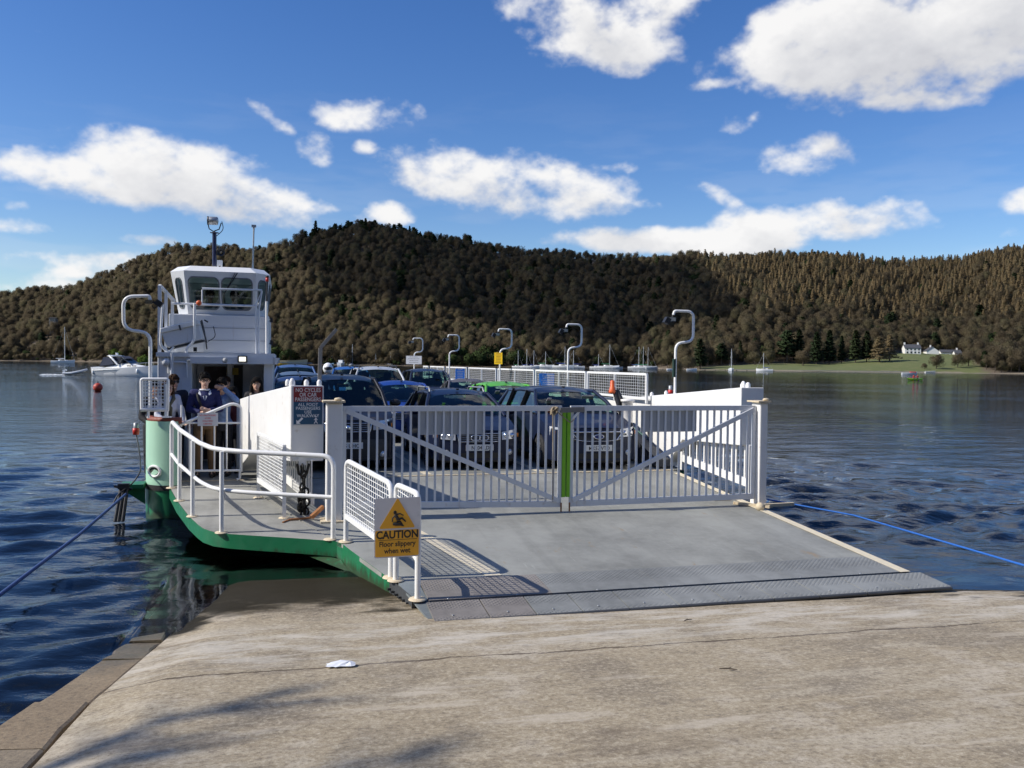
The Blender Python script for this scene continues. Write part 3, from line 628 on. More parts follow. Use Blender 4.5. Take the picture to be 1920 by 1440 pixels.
proto('a0_bare', crown_tree(1, 15, 11, .2), (BARK, TWIG)); proto('a1_bare', crown_tree(2, 13, 12, .16), (BARK, TWIG)); proto('a2_bare', crown_tree(3, 17, 10, .28), (BARK, TWIG)); proto('a3_bare', crown_tree(4, 11, 11, .1), (BARK, TWIG))
proto('b0_larch', cone_tree(5, 18, 9.5, n=3200, leaf=(1.2,.42), power=.8), (BARK, LARCH)); proto('b1_larch', cone_tree(6, 16, 9, n=3000, leaf=(1.1,.42), power=.75), (BARK, LARCH))
proto('c0_conifer', cone_tree(7, 21, 8, n=2400, power=.75, leaf=(1.7,.8)), (BARK, NEEDLE)); proto('c1_conifer', cone_tree(8, 15, 9.5, n=2000, power=.42, base=.3, leaf=(1.7,.8)), (BARK, NEEDLE))
proto('d0_evergreen', bush_tree(9, 8, 10, 1800), (BARK, EVER)); proto('d1_evergreen', bush_tree(10, 12, 9, 1800), (BARK, EVER))
proto('e0_spring', bush_tree(11, 7, 8, 1300), (BARK, SPRING))
proto('f0_dead', bare_tree(12, 16, 9, .35, 4, .8, .16), (BARK, TWIG))
for o_ in KIND: PROTO.objects.link(o_)
KH = [15,13,17,11,19,17,21,17,8,12,7,16]
pts = []                                             # (x, y, z, kind, scale, apparent size)
tr_ = np.random.default_rng(11)
Xc = [c[0] for c in COLS]
def sky_row(px): return np.interp(px, Xc, [c[3][1] for c in COLS])
for px0, px1, step in ((-420, 2340, 1),):
    D = 470.0
    while D < 1180:
        sp_ = 5.3 + (D-440)*.0036; npx = sp_/D*FPX; k = px0 + tr_.random()*npx
        while k < px1:
            px = k + tr_.normal(0, npx*.28); d = D + tr_.normal(0, sp_*.35); k += npx
            ds = np.interp(px, Xc, [c[1] for c in COLS]); d2 = np.interp(px, Xc, [c[3][0] for c in COLS])
            if d < ds + 3 or d > d2 + 30: continue
            if meadow_w(px, d) > 0: continue
            z = float(terr(px, d)); row = hor(px) - (z - 2.55)*FPX/d; f = (d - ds)/(d2 - ds); u = tr_.random(); n1_ = mnoise.noise((px*.011, d*.012, 0)); n2_ = mnoise.noise((px*.03, d*.02, 5))
            kd = int(tr_.integers(0, 4))
            if px > 1325 + n2_*70 and row < 590 + n1_*60 and f < .96 and u < (.74 if px > 1400 else .5): kd = 4 + int(tr_.integers(0, 2))
            elif px > 1560 and row < 620 and u < .45: kd = 4 + int(tr_.integers(0, 2))
            elif 560 < px < 880 and f > .9 and u < .45: kd = 7 if tr_.random() < .85 else 6
            elif 480 < px < 1250 and .25 < f < .95 and n1_ + n2_*.5 > .2 and u < .35: kd = 9 if tr_.random() < .6 else 7
            elif px > 1500 and f > .95 and u < .35: kd = 7
            elif n1_ < -.34 and u < .3: kd = 9
            elif f < .10 and u < .12: kd = 8
            elif u > .985: kd = 7
            if 20 < px < 170 and 636 < row < 668 and u < .8: continue      # the open bracken slope on the left
            s_ = tr_.uniform(.48, 1.08) * (.86 if f > .85 and not 560 < px < 880 else 1.05)
            if f > .93 and kd < 4 and tr_.random() < .3: kd = 11
            if f > .97 and 370 < px < 560 and tr_.random() < .5: continue
            pts.append((float(pxd(px, d)), float(d), z, kd, s_, KH[kd]*s_/d))
        D += sp_*.92
for px in np.arange(-380, 1225, 5.5):                  # low scrub along the water's edge
    ds = np.interp(px, Xc, [c[1] for c in COLS]); d = ds + tr_.uniform(1, 5); kd = int(tr_.choice([3,3,1,0,8])); s_ = tr_.uniform(.25, .5); pts.append((float(pxd(px, d)), float(d), max(.1, float(terr(px, d))), kd, s_, KH[kd]*s_/d))
pts.sort(key=lambda q: -q[5])
NAMES = ['bare_tree']*4 + ['larch_tree']*2 + ['conifer_tree']*2 + ['evergreen_tree']*2 + ['green_bush', 'bare_tree']
LAB = {'bare_tree': ('bare brown leafless tree in the wood along the far shore', 'tree'), 'larch_tree': ('golden brown larch in the wood above the far shore', 'tree'), 'conifer_tree': ('dark conifer among the bare trees of the far wood', 'tree'),
       'evergreen_tree': ('dark rounded evergreen in the wood along the far shore', 'tree'), 'green_bush': ('bright green bush at the foot of the far wood', 'bush')}
def plant(kind, x, y, z, s_, rot, label=None, group='trees of the wood on the far shore', name=None, cat=None, sxy=1.0):
    nm = name or NAMES[kind]; o = bpy.data.objects.new(nm, KIND[kind].data); C.objects.link(o); o.location = (x, y, z); o.scale = (s_*sxy, s_*sxy, s_); o.rotation_euler = (0, 0, rot)
    l, c_ = LAB[nm] if nm in LAB else (label, cat); return setp(o, label or l, cat or c_, group)
NI = 230
def zone(px):
    for lim, nm in ((100, 'at the far left of the lake'), (300, 'behind the passing motor cruiser'), (510, 'behind the wheelhouse'), (800, 'beyond the left rows of cars'), (960, 'beyond the white and yellow notices'), (1110, 'behind the left moored yachts'), (1240, 'behind the three rafted yachts'), (1480, 'left of the meadow conifers'), (1680, 'behind the row of meadow conifers'), (1830, 'around the white farm'), (9999, 'at the right end of the far shore')):
        if px < lim: return nm
KLAB = {'bare_tree': 'bare brown tree in the wood ', 'larch_tree': 'golden brown larch ', 'conifer_tree': 'dark conifer in the wood ', 'evergreen_tree': 'dark round evergreen ', 'green_bush': 'bright green bush '}
near = [q for q in pts if 2 < q[0]/q[1]*FPX + 960 < 1918][:NI]; near_ = set(map(id, near)); cnt_ = {}
for q in near:
    nm = NAMES[q[3]]; zn = KLAB[nm] + zone(q[0]/q[1]*FPX + 960); plant(q[3], q[0], q[1], q[2], q[4], random.uniform(0, 6.28), zn)
rest = [q for q in pts if id(q) not in near_]
me = bpy.data.meshes.new('woodland'); me.from_pydata([(q[0], q[1], q[2]) for q in rest], [], [])
for nm, ty, vals in (('kind', 'INT', [q[3] for q in rest]), ('size', 'FLOAT', [q[4] for q in rest]), ('turn', 'FLOAT', [random.uniform(0, 6.28) for q in rest])):
    me.attributes.new(nm, ty, 'POINT').data.foreach_set('value', vals)
wl = bpy.data.objects.new('woodland', me); C.objects.link(wl); setp(wl, 'dense brown wood of bare trees, larches and conifers covering the hills', None, None, 'stuff')
ng = bpy.data.node_groups.new('grow_wood', 'GeometryNodeTree'); ng.interface.new_socket('Geometry', in_out='INPUT', socket_type='NodeSocketGeometry'); ng.interface.new_socket('Geometry', in_out='OUTPUT', socket_type='NodeSocketGeometry')
gi = ng.nodes.new('NodeGroupInput'); go = ng.nodes.new('NodeGroupOutput'); ip = ng.nodes.new('GeometryNodeInstanceOnPoints'); ci = ng.nodes.new('GeometryNodeCollectionInfo')
ci.inputs['Collection'].default_value = PROTO; ci.inputs['Separate Children'].default_value = True; ci.inputs['Reset Children'].default_value = True; ip.inputs['Pick Instance'].default_value = True
def na(nm, ty): n = ng.nodes.new('GeometryNodeInputNamedAttribute'); n.data_type = ty; n.inputs['Name'].default_value = nm; return n.outputs['Attribute']
ng.links.new(gi.outputs[0], ip.inputs['Points']); ng.links.new(ci.outputs[0], ip.inputs['Instance']); ng.links.new(na('kind', 'INT'), ip.inputs['Instance Index']); ng.links.new(na('size', 'FLOAT'), ip.inputs['Scale'])
cx = ng.nodes.new('ShaderNodeCombineXYZ'); ng.links.new(na('turn', 'FLOAT'), cx.inputs[2]); ng.links.new(cx.outputs[0], ip.inputs['Rotation']); ng.links.new(ip.outputs[0], go.inputs[0])
wl.modifiers.new('grow', 'NODES').node_group = ng
# ---- single trees one can tell apart (px, foot row, top row, distance, kind, width factor, label)
for px, yb, yt, D, kd, sx, lab in (
  (1475,680,611,570,7,.9,'tall dark conifer, leftmost of the row behind the meadow'), (1497,680,616,572,6,.9,'dark conifer second from the left in the meadow row'), (1530,681,620,565,6,1.0,'dense dark conifer left of the middle of the meadow row'),
  (1554,681,617,568,6,.9,'dark conifer in the middle of the meadow row'), (1577,681,629,572,6,.7,'slim olive conifer before the gap in the meadow row'), (1603,682,621,566,6,1.05,'broad dark conifer right of the gap in the meadow row'),
  (1624,682,624,566,6,1.0,'dark conifer beside the golden larch on the meadow'), (1648,682,632,560,5,1.5,'golden larch at the right end of the conifer row'), (1667,681,628,566,5,1.2,'second golden larch close to the white farmhouse'),
  (1312,683,626,520,6,1.15,'dark conifer behind the right lamp post at the shore'), (1352,682,636,545,7,.9,'dark conifer at the left end of the meadow'), (1387,681,637,560,6,.7,'thin dark conifer standing behind the moored dinghy'),
  (1342,610,561,640,6,1.1,'lone dark conifer halfway up the hill'), (1834,645,598,760,6,1.3,'lone dark conifer above the right farm buildings'), (1205,640,600,600,6,.9,'dark conifer on the lower slope above the yachts'),
  (1415,682,656,545,3,1.5,'low wide bare tree on the meadow by the left dinghy'), (1440,682,654,548,3,1.4,'bare shoreline tree between the two moored dinghies'), (1505,684,655,540,3,1.6,'round bare tree in front of the dark conifers'),
  (1755,690,664,520,3,1.5,'bare bush tree before the long farm building'), (1733,690,679,515,3,1.3,'small dark bush at the water below the farmhouse'), (1815,692,662,540,3,1.5,'bare tree at the shore right of the farm buildings'), (1845,693,660,540,1,1.3,'large bare brown tree at the right shore'), (1880,693,664,530,1,1.4,'bare brown tree nearest the right picture edge'), (1795,691,664,530,3,1.2,'slim bare tree in front of the farm gable'),
  (1290,688,650,500,1,1.3,'bare tree at the right end of the yacht moorings'), (1268,690,662,480,3,1.3,'low bare tree behind the tall lamp post')):
    z = float(terr(px, D, True)); x = pxd(px, D); H = (yb - yt)/FPX*D; plant(kd, x, D, z, H/KH[kd], random.uniform(0, 6.28), lab, 'single trees on the far shore', sxy=sx*(1.3 if kd in (4,5,6,7) else .85))
BD = 1.36
ORDN = ['first','second','third','fourth','fifth','sixth','seventh','eighth','ninth','tenth','eleventh','twelfth','thirteenth']; bi_ = 0
for px, D, s_, kd, nm, lab in ((515,462,1.2,8,0,''),(538,460,1.0,8,0,''),(555,462,.8,8,0,''),(850,428,.9,8,0,''),(870,440,1.0,9,0,''),(880,426,1.0,8,0,''),(905,427,1.15,8,0,''),(915,440,1.1,9,0,''),(935,428,1.0,8,0,''),(950,445,1.0,9,0,''),(965,432,1.2,8,0,''),(985,434,.8,8,0,'')):
    D = D*BD if px > 700 else D*1.31; plant(kd, pxd(px, D), D, max(.1, float(terr(px, D+8))), s_*1.3, random.uniform(0, 6.28), ORDN[bi_] + ' evergreen bush from the left in the dark clump behind the ferry', 'evergreen bushes on the far shore'); bi_ += 1
for px, D, s_, lb in ((215,606,1.2,'bright green bush, leftmost of four above the motor cruiser'),(232,604,1.0,'bright green bush, second of four above the motor cruiser'),(262,578,.9,'small bright green bush left of the tallest one by the lamp post'),(272,575,1.3,'tallest bright green bush, beside the left lamp post')): plant(10, pxd(px, D), D, float(terr(px, D+6)), s_, random.uniform(0, 6.28), lb, group='green bushes on the left shore')
# ---- a bare tree on the bank out of view; its branches shade the slipway
mb = bare_tree(31, 22, 17, .3, 15, 1.9, .12)
for nm_, loc_, rz_, s_ in (('bank_tree', (-14.8, -5.3, .4), .4, .75), ('bank_tree', (-17.4, -5.9, .6), 2.2, .77)):
    if nm_ not in bpy.data.meshes:
        me = mb.mesh(nm_); me.materials.append(BARK); me.materials.append(TWIG)
    o = bpy.data.objects.new(nm_, bpy.data.meshes['bank_tree']); C.objects.link(o); o.location = loc_; o.rotation_euler = (0,0,rz_); o.scale = (s_,)*3; setp(o, 'bare tree on the bank left of the slipway' if rz_ < 1 else 'bare tree on the bank behind the slipway corner', 'tree', 'trees on the near bank')

# ---- wooded shore behind the camera, unseen, added to block low sky and cut fill
mb = MB(); mb.grid([[(x, y, .8 + max(0, -y-14)*.12 + .3*mnoise.noise((x*.1, y*.1, 4))) for x in np.linspace(-90, 90, 40)] for y in np.linspace(-11.5, -80, 20)])
single('landing_ground', mb, bpy.data.materials['bank_grass'], 'grassy ground rising behind the landing', None, kind='structure')
R = random.Random(77); bp = [(R.uniform(-75, 80), R.uniform(-17, -48)) for _ in range(95)]
me = bpy.data.meshes.new('unseen_wood'); me.from_pydata([(x, y, .8 + max(0, -y-14)*.12) for x, y in bp], [], [])
for nm, ty, vals in (('kind', 'INT', [R.choice((8,9,9,0,6,7)) for _ in bp]), ('size', 'FLOAT', [R.uniform(.8,1.25) for _ in bp]), ('turn', 'FLOAT', [R.uniform(0, 6.28) for _ in bp])): me.attributes.new(nm, ty, 'POINT').data.foreach_set('value', vals)
ob = bpy.data.objects.new('unseen_wood', me); C.objects.link(ob); setp(ob, 'unseen belt of evergreens and bare trees added behind the camera', None, None, 'stuff'); ob.modifiers.new('grow', 'NODES').node_group = ng

# ---- one of the fair-weather clouds, off to the left, that lays its shadow over the middle of the hill
R = random.Random(5); mb = MB()
V_, F_ = [], []; ns, nr2 = 64, 28
for i in range(nr2+1):
    for j in range(ns):
        th_, ph_ = math.pi*i/nr2, 6.283*j/ns; d = Vector((math.sin(th_)*math.cos(ph_), math.sin(th_)*math.sin(ph_), math.cos(th_)))
        k = 1 + .28*mnoise.noise(d*2.2) + .14*mnoise.noise(d*5.5 + Vector((3,1,2))) + .07*mnoise.noise(d*12)
        V_.append((d.x*170*k, d.y*215*k, max(-22, d.z*62*k)))
mb.add(V_, [(i*ns+j, i*ns+(j+1)%ns, (i+1)*ns+(j+1)%ns, (i+1)*ns+j) for i in range(nr2) for j in range(ns)], 0, True)
m = bpy.data.materials.new('cloud_vapour'); m.use_nodes = True; t = m.node_tree; t.nodes.clear(); o = nd(t, 'ShaderNodeOutputMaterial'); d1 = nd(t, 'ShaderNodeBsdfDiffuse'); d1.inputs[0].default_value = (.9,.9,.9,1); d2 = nd(t, 'ShaderNodeBsdfTransparent'); ms = nd(t, 'ShaderNodeMixShader'); ms.inputs[0].default_value = .52
t.links.new(d1.outputs[0], ms.inputs[1]); t.links.new(d2.outputs[0], ms.inputs[2]); t.links.new(ms.outputs[0], o.inputs[0])
q = Vector((-25, 850, 115)) + Vector(sd)*1000
single('cloud', mb, m, 'white cumulus cloud drifting over the lake to the left', None, tuple(q), kind='structure')
# ================================================================== THE FERRY
FERRY = thingF('ferry', 'white and green cable ferry with lowered ramp and rows of cars aboard', 'ferry', (3.0, 24.0, 0.0))
# hull: plan outline with rounded bow corner on the left
mb = MB(); pass
def hull_outline(n=10):
    P = [(-1.74 - .42*math.sin(math.pi/2*k/n), 14.98 - .46*math.cos(math.pi/2*k/n)) for k in range(n+1)]       # quarter round, bow corner
    return P
bow = hull_outline()
path = [(-1.62, 14.52)] + bow + [(-2.26, 20), (-2.3, 30), (-2.2, 44)]
for z0, z1, k, off in ((-1.2,.455,0,0.0), (.455,.535,1,.012), (.535,1.56,2,0.0)):
    outer = [(b - off if i > 1 else b, a - (off if i < 8 else 0)) for i, (b, a) in enumerate(path)]
    mb.grid([[(b, a, z0) for b, a in outer], [(b, a, z1) for b, a in outer]], k, True, flip=True)
inner = [(-1.62, 14.62), (-1.78, 14.64), (-2.0, 14.74), (-2.1, 14.98), (-2.16, 20), (-2.2, 30), (-2.1, 44)]
mb.grid([[(b, a, DECK) for b, a in inner], [(b, a, 1.56) for b, a in inner]], 2, True)
mb.box(-1.62, 7.5, 14.98, 44, -1.2, DECK-.03, 0)
hull = part('hull', mb, [GREENH, RUBBER, MINT], FERRY)
mb = MB(); mb.tube([(b + (.05 if i < 2 else .06), a + .05, 1.575) for i, (b, a) in enumerate(path)], .055, 6); part('bulwark_capping', mb, mat('red_oxide', (.22,.055,.03), .6, var=.25, nscale=8), hull)
# little porthole on the bow corner
pb, pa, pz = on_a(281, 884, 14.6); pb = -1.985
mb = MB(); N = 20
rim = [(lambda b_: (b_, 14.98 - .46*math.sqrt(max(.02, 1 - ((b_+1.74)/.42)**2)) - .012, pz + .085*math.sin(6.283*k/N)))(pb + .095*math.cos(6.283*k/N)) for k in range(N)]
mb.tube(rim, .022, 6, closed=True); ph = part('fairlead', mb, WHITE, hull)
mb = MB(); mb.add([(p[0], p[1] + .004, p[2]) for p in rim], [tuple(range(N))[::-1]]); part('opening', mb, mat('fairlead_shade', (.03,.035,.03), .7, bumps=.4), ph)  # dark disc paints the shade inside the hole, which is not cut
# car deck
mb = MB(); mb.box(-2.2, 7.5, 14.97, 44, DECK-.03, DECK); car_deck = part('car_deck', mb, DECKP, FERRY)
mb = MB()
for (b0, a0, b1, a1, w) in ((2.5,15.05,2.28,20.5,.07), (2.26,20.7,2.2,26,.07), (4.6,15.1,4.45,30,.06)): mb.prism([(b0-w, a0), (b0+w, a0), (b1+w, a1), (b1-w, a1)], lambda u, v, d: (u, v, d), DECK+.003, DECK+.005)
mb.box(1.75, 2.62, 18.4, 18.55, DECK+.006, DECK+.008)
part('lane_line', mb, TREADLINE, car_deck)
# ramp: deck plate with the walkway ear on the left
RO = [(-1.74,14.86), (-1.74,14.44), (-1.52,13.45), (-1.25,12.45), (-1.10,12.0), (-1.0,11.75), (-.86,11.56), (-.64,11.42), (-.3,11.28), (.2,11.08), (.52,10.94), (.66,10.86), (.72,10.76), (.9,10.1), (1.17,9.17)]
def rfn(u, v, d): return (u, v, rz(v) + d)
mb = MB(); mb.prism([(-.2,14.86), (7.22,14.86), (7.22,9.17)] + RO[::-1][:4], rfn, -.05, 0); ramp_ = part('ramp', mb, DECKP, FERRY)
# walkway panels (three joints)
def walk_panel(a0, a1):
    def left(a): return float(np.interp(a, [q[1] for q in RO[::-1]], [q[0] for q in RO[::-1]]))
    def right(a): return float(np.interp(a, [10.7,11.4,12.2,13.5,14.86], [.72,.45,.15,-.28,-.62]))
    mbp = MB(); aa_ = np.linspace(a0+.006, a1-.006, 9); L_ = [(left(a) + .012, a) for a in aa_]; R_ = [(right(a), a) for a in aa_[::-1]]
    mbp.prism(L_ + R_, rfn, -.045, .004); return mbp
for a0, a1 in ((10.95,11.5),(11.5,12.45),(12.45,13.5),(13.5,14.86)): part('walkway_panel', walk_panel(a0, a1), WALKP, ramp_)
mb = MB(); mb.prism([(-.66,14.86), (-.25,13.5),(.18,12.2),(.47,11.4),(.74,10.7),(1.4,11.5),(1.4,14.86)], rfn, -.046, -.001); part('ramp_shoulder', mb, WALKP, ramp_)
# green fascia round the ear and down the side
mb = MB(); F1 = RO[1:12]
def fdep(i): return .17 + .02*i/10
mb.grid([[(b, a, rz(a) + .006) for b, a in F1], [(b, a, rz(a) - fdep(i)) for i, (b, a) in enumerate(F1)]], 0, True, flip=True)
mb.grid([[(b, a, rz(a) - fdep(i)) for i, (b, a) in enumerate(F1)], [(b+.6 if a > 12 else b+.4, a + .5, rz(a) - fdep(i)) for i, (b, a) in enumerate(F1)]], 0, False, flip=True)
SP = [(.66,10.86,.20), (.72,10.76,.22), (.80,10.45,.27), (.93,10.0,.27), (1.06,9.55,.24), (1.13,9.3,.21)]
mb.grid([[(b, a, rz(a) + .004) for b, a, d in SP], [(b, a, rz(a) - d) for b, a, d in SP]], 0, False, flip=True)
mb.grid([[(b, a, rz(a) - d) for b, a, d in SP], [(b+6, a, rz(a) - d) for b, a, d in SP]], 0, False)
mb.add([(.70,10.80,rz(10.8)-.2), (.80,10.45,rz(10.45)-.27), (.10,11.35,rz(11.35)-.20)], [(0,1,2)])
fas = part('ramp_fascia', mb, GREENH, ramp_)
# underside, so the space below is dark
mb = MB(); mb.prism([(1.0,14.8), (7.2,14.8), (7.2,9.3), (1.3,9.3)], lambda u, v, d: (u, v, rz(v) + d), -.24, -.06); part('ramp_girder', mb, GREENH, ramp_)
# hinge side plate with its lugs, side bar
mb = MB(); HP = [(1.13,9.30), (1.2,9.05), (1.27,8.75), (1.30,8.62)]
mb.grid([[(b, a, rz(a) + .004) for b, a in HP], [(b, a, rz(a) - .17) for b, a in HP]], 0, False, flip=True); mb.grid([[(b, a, rz(a)-.17) for b, a in HP], [(b+.5, a, rz(a)-.17) for b, a in HP]], 0, False)
for k in range(6): q = k/5; b, a = 1.135 + .135*q, 9.26 - .48*q; mb.obox((b-.01, a, rz(a)-.10), (.04,.022,.026))
mb.obox((1.29, 8.62, rz(8.62)-.075), (.03,.05,.15)); part('hinge_plate', mb, DSTEEL, ramp_)
mb = MB(); mb.prism([(1.2,9.17),(1.42,9.17),(1.46,8.1),(1.36,8.1)], lambda u, v, d: (u, v, rz(v) + d - .05*max(0, 8.6-v)), -.02, .002); part('side_plate', mb, deck_mat('side_plate_grey', (.19,.215,.22), rustmarks=False), ramp_)
# tread plates: an upper row and a lower row
def tread(b0, b1, a0, a1, k=0, th=.012, mat_=None, sk0=0, sk1=0, name='tread_plate'):
    mbp = MB(); mbp.prism([(b0 + sk0, a0), (b1 + sk1, a0), (b1, a1), (b0, a1)], rfn, -.045 - th, .008); o_ = part(name, mbp, mat_ or TREADP, ramp_); return o_
up = [(1.44,2.75,TREADB), (2.755,4.0,TREADP), (4.005,5.6,TREADP), (5.605,7.2,TREADP)]
for b0, b1, mm in up: tread(b0, b1, 8.52, 9.165, mat_=mm)
lowx = [1.40,1.95,2.42,2.9,3.4,3.95,4.5,5.05,5.6,6.2,6.75,7.32]
def flap(b0, b1, mm, edge):
    mbp = MB(); z = lambda a: rz(a); x0, x1 = b0 + .006, b1 - .006
    A0, A1 = 8.47, 7.98
    mbp.prism([(x0, A1), (x1, A1), (x1, A0), (x0, A0)], lambda u, v, d: (u, v, rz(v) + d + .002 - .05*max(0, 8.2-v)), -.026, .004); o_ = part('ramp_flap', mbp, mm, ramp_)
    mbp = MB(); mbp.tube([(x0, A1, rz(A1)-.026), (x1, A1, rz(A1)-.026)], .02, 8); part('flap_edge', mbp, DSTEEL, o_)
for i in range(len(lowx)-1): flap(lowx[i], lowx[i+1], TREADB if i < 2 else TREADP, False)
mb = MB()
for b in np.arange(1.6, 7.2, .82):
    for da in (8.54,): mb.lathe([(0,.004),(.010,.004),(.012,0)], 8, (b + random.uniform(-.05,.05), da, rz(da)+.008))
for b in lowx[:-1]: mb.lathe([(0,.004),(.009,.004),(.011,0)], 8, (b+.2, 8.08, rz(8.08)+.004))
part('bolt', mb, STEEL, ramp_, kind='stuff')
# cream lines on the ramp
mb = MB(); mb.prism([(1.62,11.25),(1.78,11.25),(2.38,9.2),(2.2,9.2)], rfn, .003, .005); part('edge_line', mb, TREADLINE, ramp_); mb = MB(); mb.prism([(7.07,14.6),(7.2,14.6),(7.2,8.5),(7.07,8.5)], rfn, .010, .013); part('edge_line', mb, TREADLINE, ramp_)
mb = MB(); mb.tube([(1.3,14.9,DECK-.005), (7.2,14.9,DECK-.005)], .022, 6); part('hinge_bar', mb, CREAMRUST, ramp_)
mb = MB(); mb.box(-1.9, -.62, 14.86, 14.93, DECK-.04, DECK+.004); part('walkway_hinge', mb, CREAMRUST, ramp_)

# ---- wing walls that carry the ramp's hoist
def wing_left():
    mbw = MB(); N0, N1 = [(.10,12.5),(.56,12.5)], [(-.78,15.45),(.02,15.75)]
    zb, zt = (1.12, 2.2), (.62, 1.86)
    mid = [(-.52,14.55),(.2,14.75)]
    V = [(N0[0][0],N0[0][1],1.12),(N0[1][0],N0[1][1],1.12),(N0[1][0],N0[1][1],2.2),(N0[0][0],N0[0][1],2.2),
         (mid[0][0],mid[0][1],1.02),(mid[1][0],mid[1][1],1.02),(mid[1][0],mid[1][1],1.98),(mid[0][0],mid[0][1],1.98),
         (N1[0][0],N1[0][1],.62),(N1[1][0],N1[1][1],.62),(N1[1][0],N1[1][1],1.86),(N1[0][0],N1[0][1],1.86)]
    F = [(0,1,2,3)] + [(i, i+4, (i+1)%4+4, (i+1)%4) for i in range(4)] + [(i+4, i+8, (i+1)%4+8, (i+1)%4+4) for i in range(4)] + [(11,10,9,8)]
    mbw.add(V, F); return mbw
wl_ = part('wing_wall', wing_left(), WHITE, FERRY); bevel(wl_, .012, 2)
mb = MB()
for b, a, s_ in ((.06,12.75,1), (.12,12.62,1.2), (.32,12.66,1), (.5,12.62,1)): mb.lathe([(.035*s_,0),(.035*s_,.06),(.02,.09*s_),(0,.095*s_)], 10, (b, a, 2.19))
part('lifting_lug', mb, WHITE, wl_)
poly = [(19.6,.58),(19.6,1.66),(17,1.86),(12.62,2.2),(12.62,1.24),(14.75,1.14),(15.3,.66),(15.3,.58)]
mb = MB(); mb.prism(poly, lambda u, v, d: (d, u, v), 7.3, 7.72); wr_ = part('wing_wall', mb, WHITE, FERRY); bevel(wr_, .012, 2)
mb = MB()
for a, s_ in ((12.9,1.3), (12.75,1), (16.6,1), (15.9,1)): mb.lathe([(.04*s_,-.05),(.04*s_,.06),(.02,.09*s_),(0,.095*s_)], 10, (7.5, a, np.interp(a, [12.62,17], [2.2,1.86])))
part('lifting_lug', mb, WHITE, wr_)
# slatted sides under the wings, with a sloping bottom rail
def slats(bfun, a0, a1, top, n, zb0, side):
    rail = MB(); rail.bar((bfun(a0), a0, rz(a0)+zb0), (bfun(a1), a1, rz(a1)+zb0), .05, .13); part('side_rail', rail, WHITE, FERRY)
    for k in range(n):
        a = a0 + (a1-a0)*(k+.5)/n; zz = top(a)
        if zz - rz(a) - zb0 < .06: continue
        s_ = MB(); s_.box(bfun(a)-.011, bfun(a)+.011, a-.02, a+.02, rz(a)+zb0, zz); part('side_slat', s_, WHITE, FERRY)
slats(lambda a: 7.42, 12.45, 15.0, lambda a: np.interp(a, [12.62,14.75,15.3], [1.26,1.16,.7]), 18, .23, 1)
slats(lambda a: float(np.interp(a, [12.3,15.2], [.42,-.2])), 12.35, 15.0, lambda a: np.interp(a, [12.5,14.55,15.3], [1.14,1.04,.7]), 18, .2, -1)
mb = MB()
for b, a in ((7.42,12.5), (7.42,14.95)): mb.box(b-.035, b+.035, a-.035, a+.035, rz(a), rz(a)+.35)
mb.box(7.34, 7.5, 12.40, 12.50, rz(12.4), 1.26); part('rail_post', mb, WHITE, FERRY)

# ---- cabin with a porch, and the wheelhouse on top
mb = MB()
mb.box(-2.23, -1.64, 16.8, 20.6, DECK, 2.62); mb.box(-1.64, -.2, 17.75, 20.6, DECK, 2.5); mb.box(-1.64, -.36, 16.83, 17.75, 2.5, 2.6)
mb.box(-.36, -.19, 16.8, 17.0, DECK, 2.5); mb.box(-.26, -.19, 17.0, 17.75, DECK, 2.5)
cabin = part('cabin', mb, CABINW, FERRY); bevel(cabin, .01, 1)
mb = MB(); mb.box(-2.25, -.165, 16.74, 20.7, 2.6, 2.68); mb.box(-1.66, -.16, 16.70, 16.80, 2.48, 2.6); mb.prism([(-.19,2.48),(-.12,2.48),(-.08,2.6),(-.19,2.6)], lambda u, v, d: (u, d, v), 16.7, 20.6); part('cabin_roof', mb, CABINW, cabin)
mb = MB(); mb.box(-1.5, -1.1, 17.71, 17.75, DECK+.05, 2.42); part('cabin_door', mb, mat('door_brown', (.045,.026,.02), .5), cabin)
mb = MB(); mb.box(-.95, -.78, 17.71, 17.75, DECK+.05, 2.45); part('cabin_door', mb, mat('door_dark', (.02,.018,.018), .5), cabin)
mb = MB(); mb.bar((-1.0,17.3,DECK), (-1.0,17.3,2.5), .09, .09); part('porch_post', mb, STEEL, cabin)
mb = MB(); mb.obox((-.74,16.69,2.57), (.17,.05,.12)); fl = part('floodlight', mb, BLACK, cabin); mb = MB(); mb.obox((-.74,16.662,2.57), (.12,.006,.085)); part('lens', mb, mat('lamp_lens', (.85,.82,.7), .25, emit=1.4), fl)
mb = MB()
mb.tube([(-1.72,16.76,2.42), (-1.72,16.76,2.55), (-.98,16.76,2.53)], .022, 8); mb.tube(fillet([(-1.72,16.76,2.22), (-1.72,16.76,2.5), (-2.05,16.76,2.5)], .05), .018, 6); mb.lathe([(0,0),(.07,0),(.07,.05),(0,.05)], 14, (-2.08,16.74,2.5), 'y'); mb.lathe([(0,0),(.05,0),(.05,.05),(0,.05)], 14, (-1.05,16.70,2.54), 'y')
mb.tube([(-1.98,16.76,2.0), (-1.98,16.76,2.66)], .03, 8); mb.tube([(-1.72,16.76,.6), (-1.72,16.76,1.95)], .022, 8); part('conduit', mb, CABINW, cabin)
# upper block
mb = MB(); mb.box(-2.14, -.28, 17.6, 20.4, 2.68, 3.43); ub = part('upper_cabin', mb, CABINW, FERRY); bevel(ub, .012, 1)
mb = MB()
for z in (2.93, 3.17): mb.box(-2.1, -.32, 17.592, 17.6, z, z+.008)
part('plate_seam', mb, mat('seam_grey', (.3,.31,.33), .6), ub)
mb = MB(); mb.box(-2.0, -1.5, 17.57, 17.6, 2.7, 2.96); part('access_panel', mb, CABINW, ub)
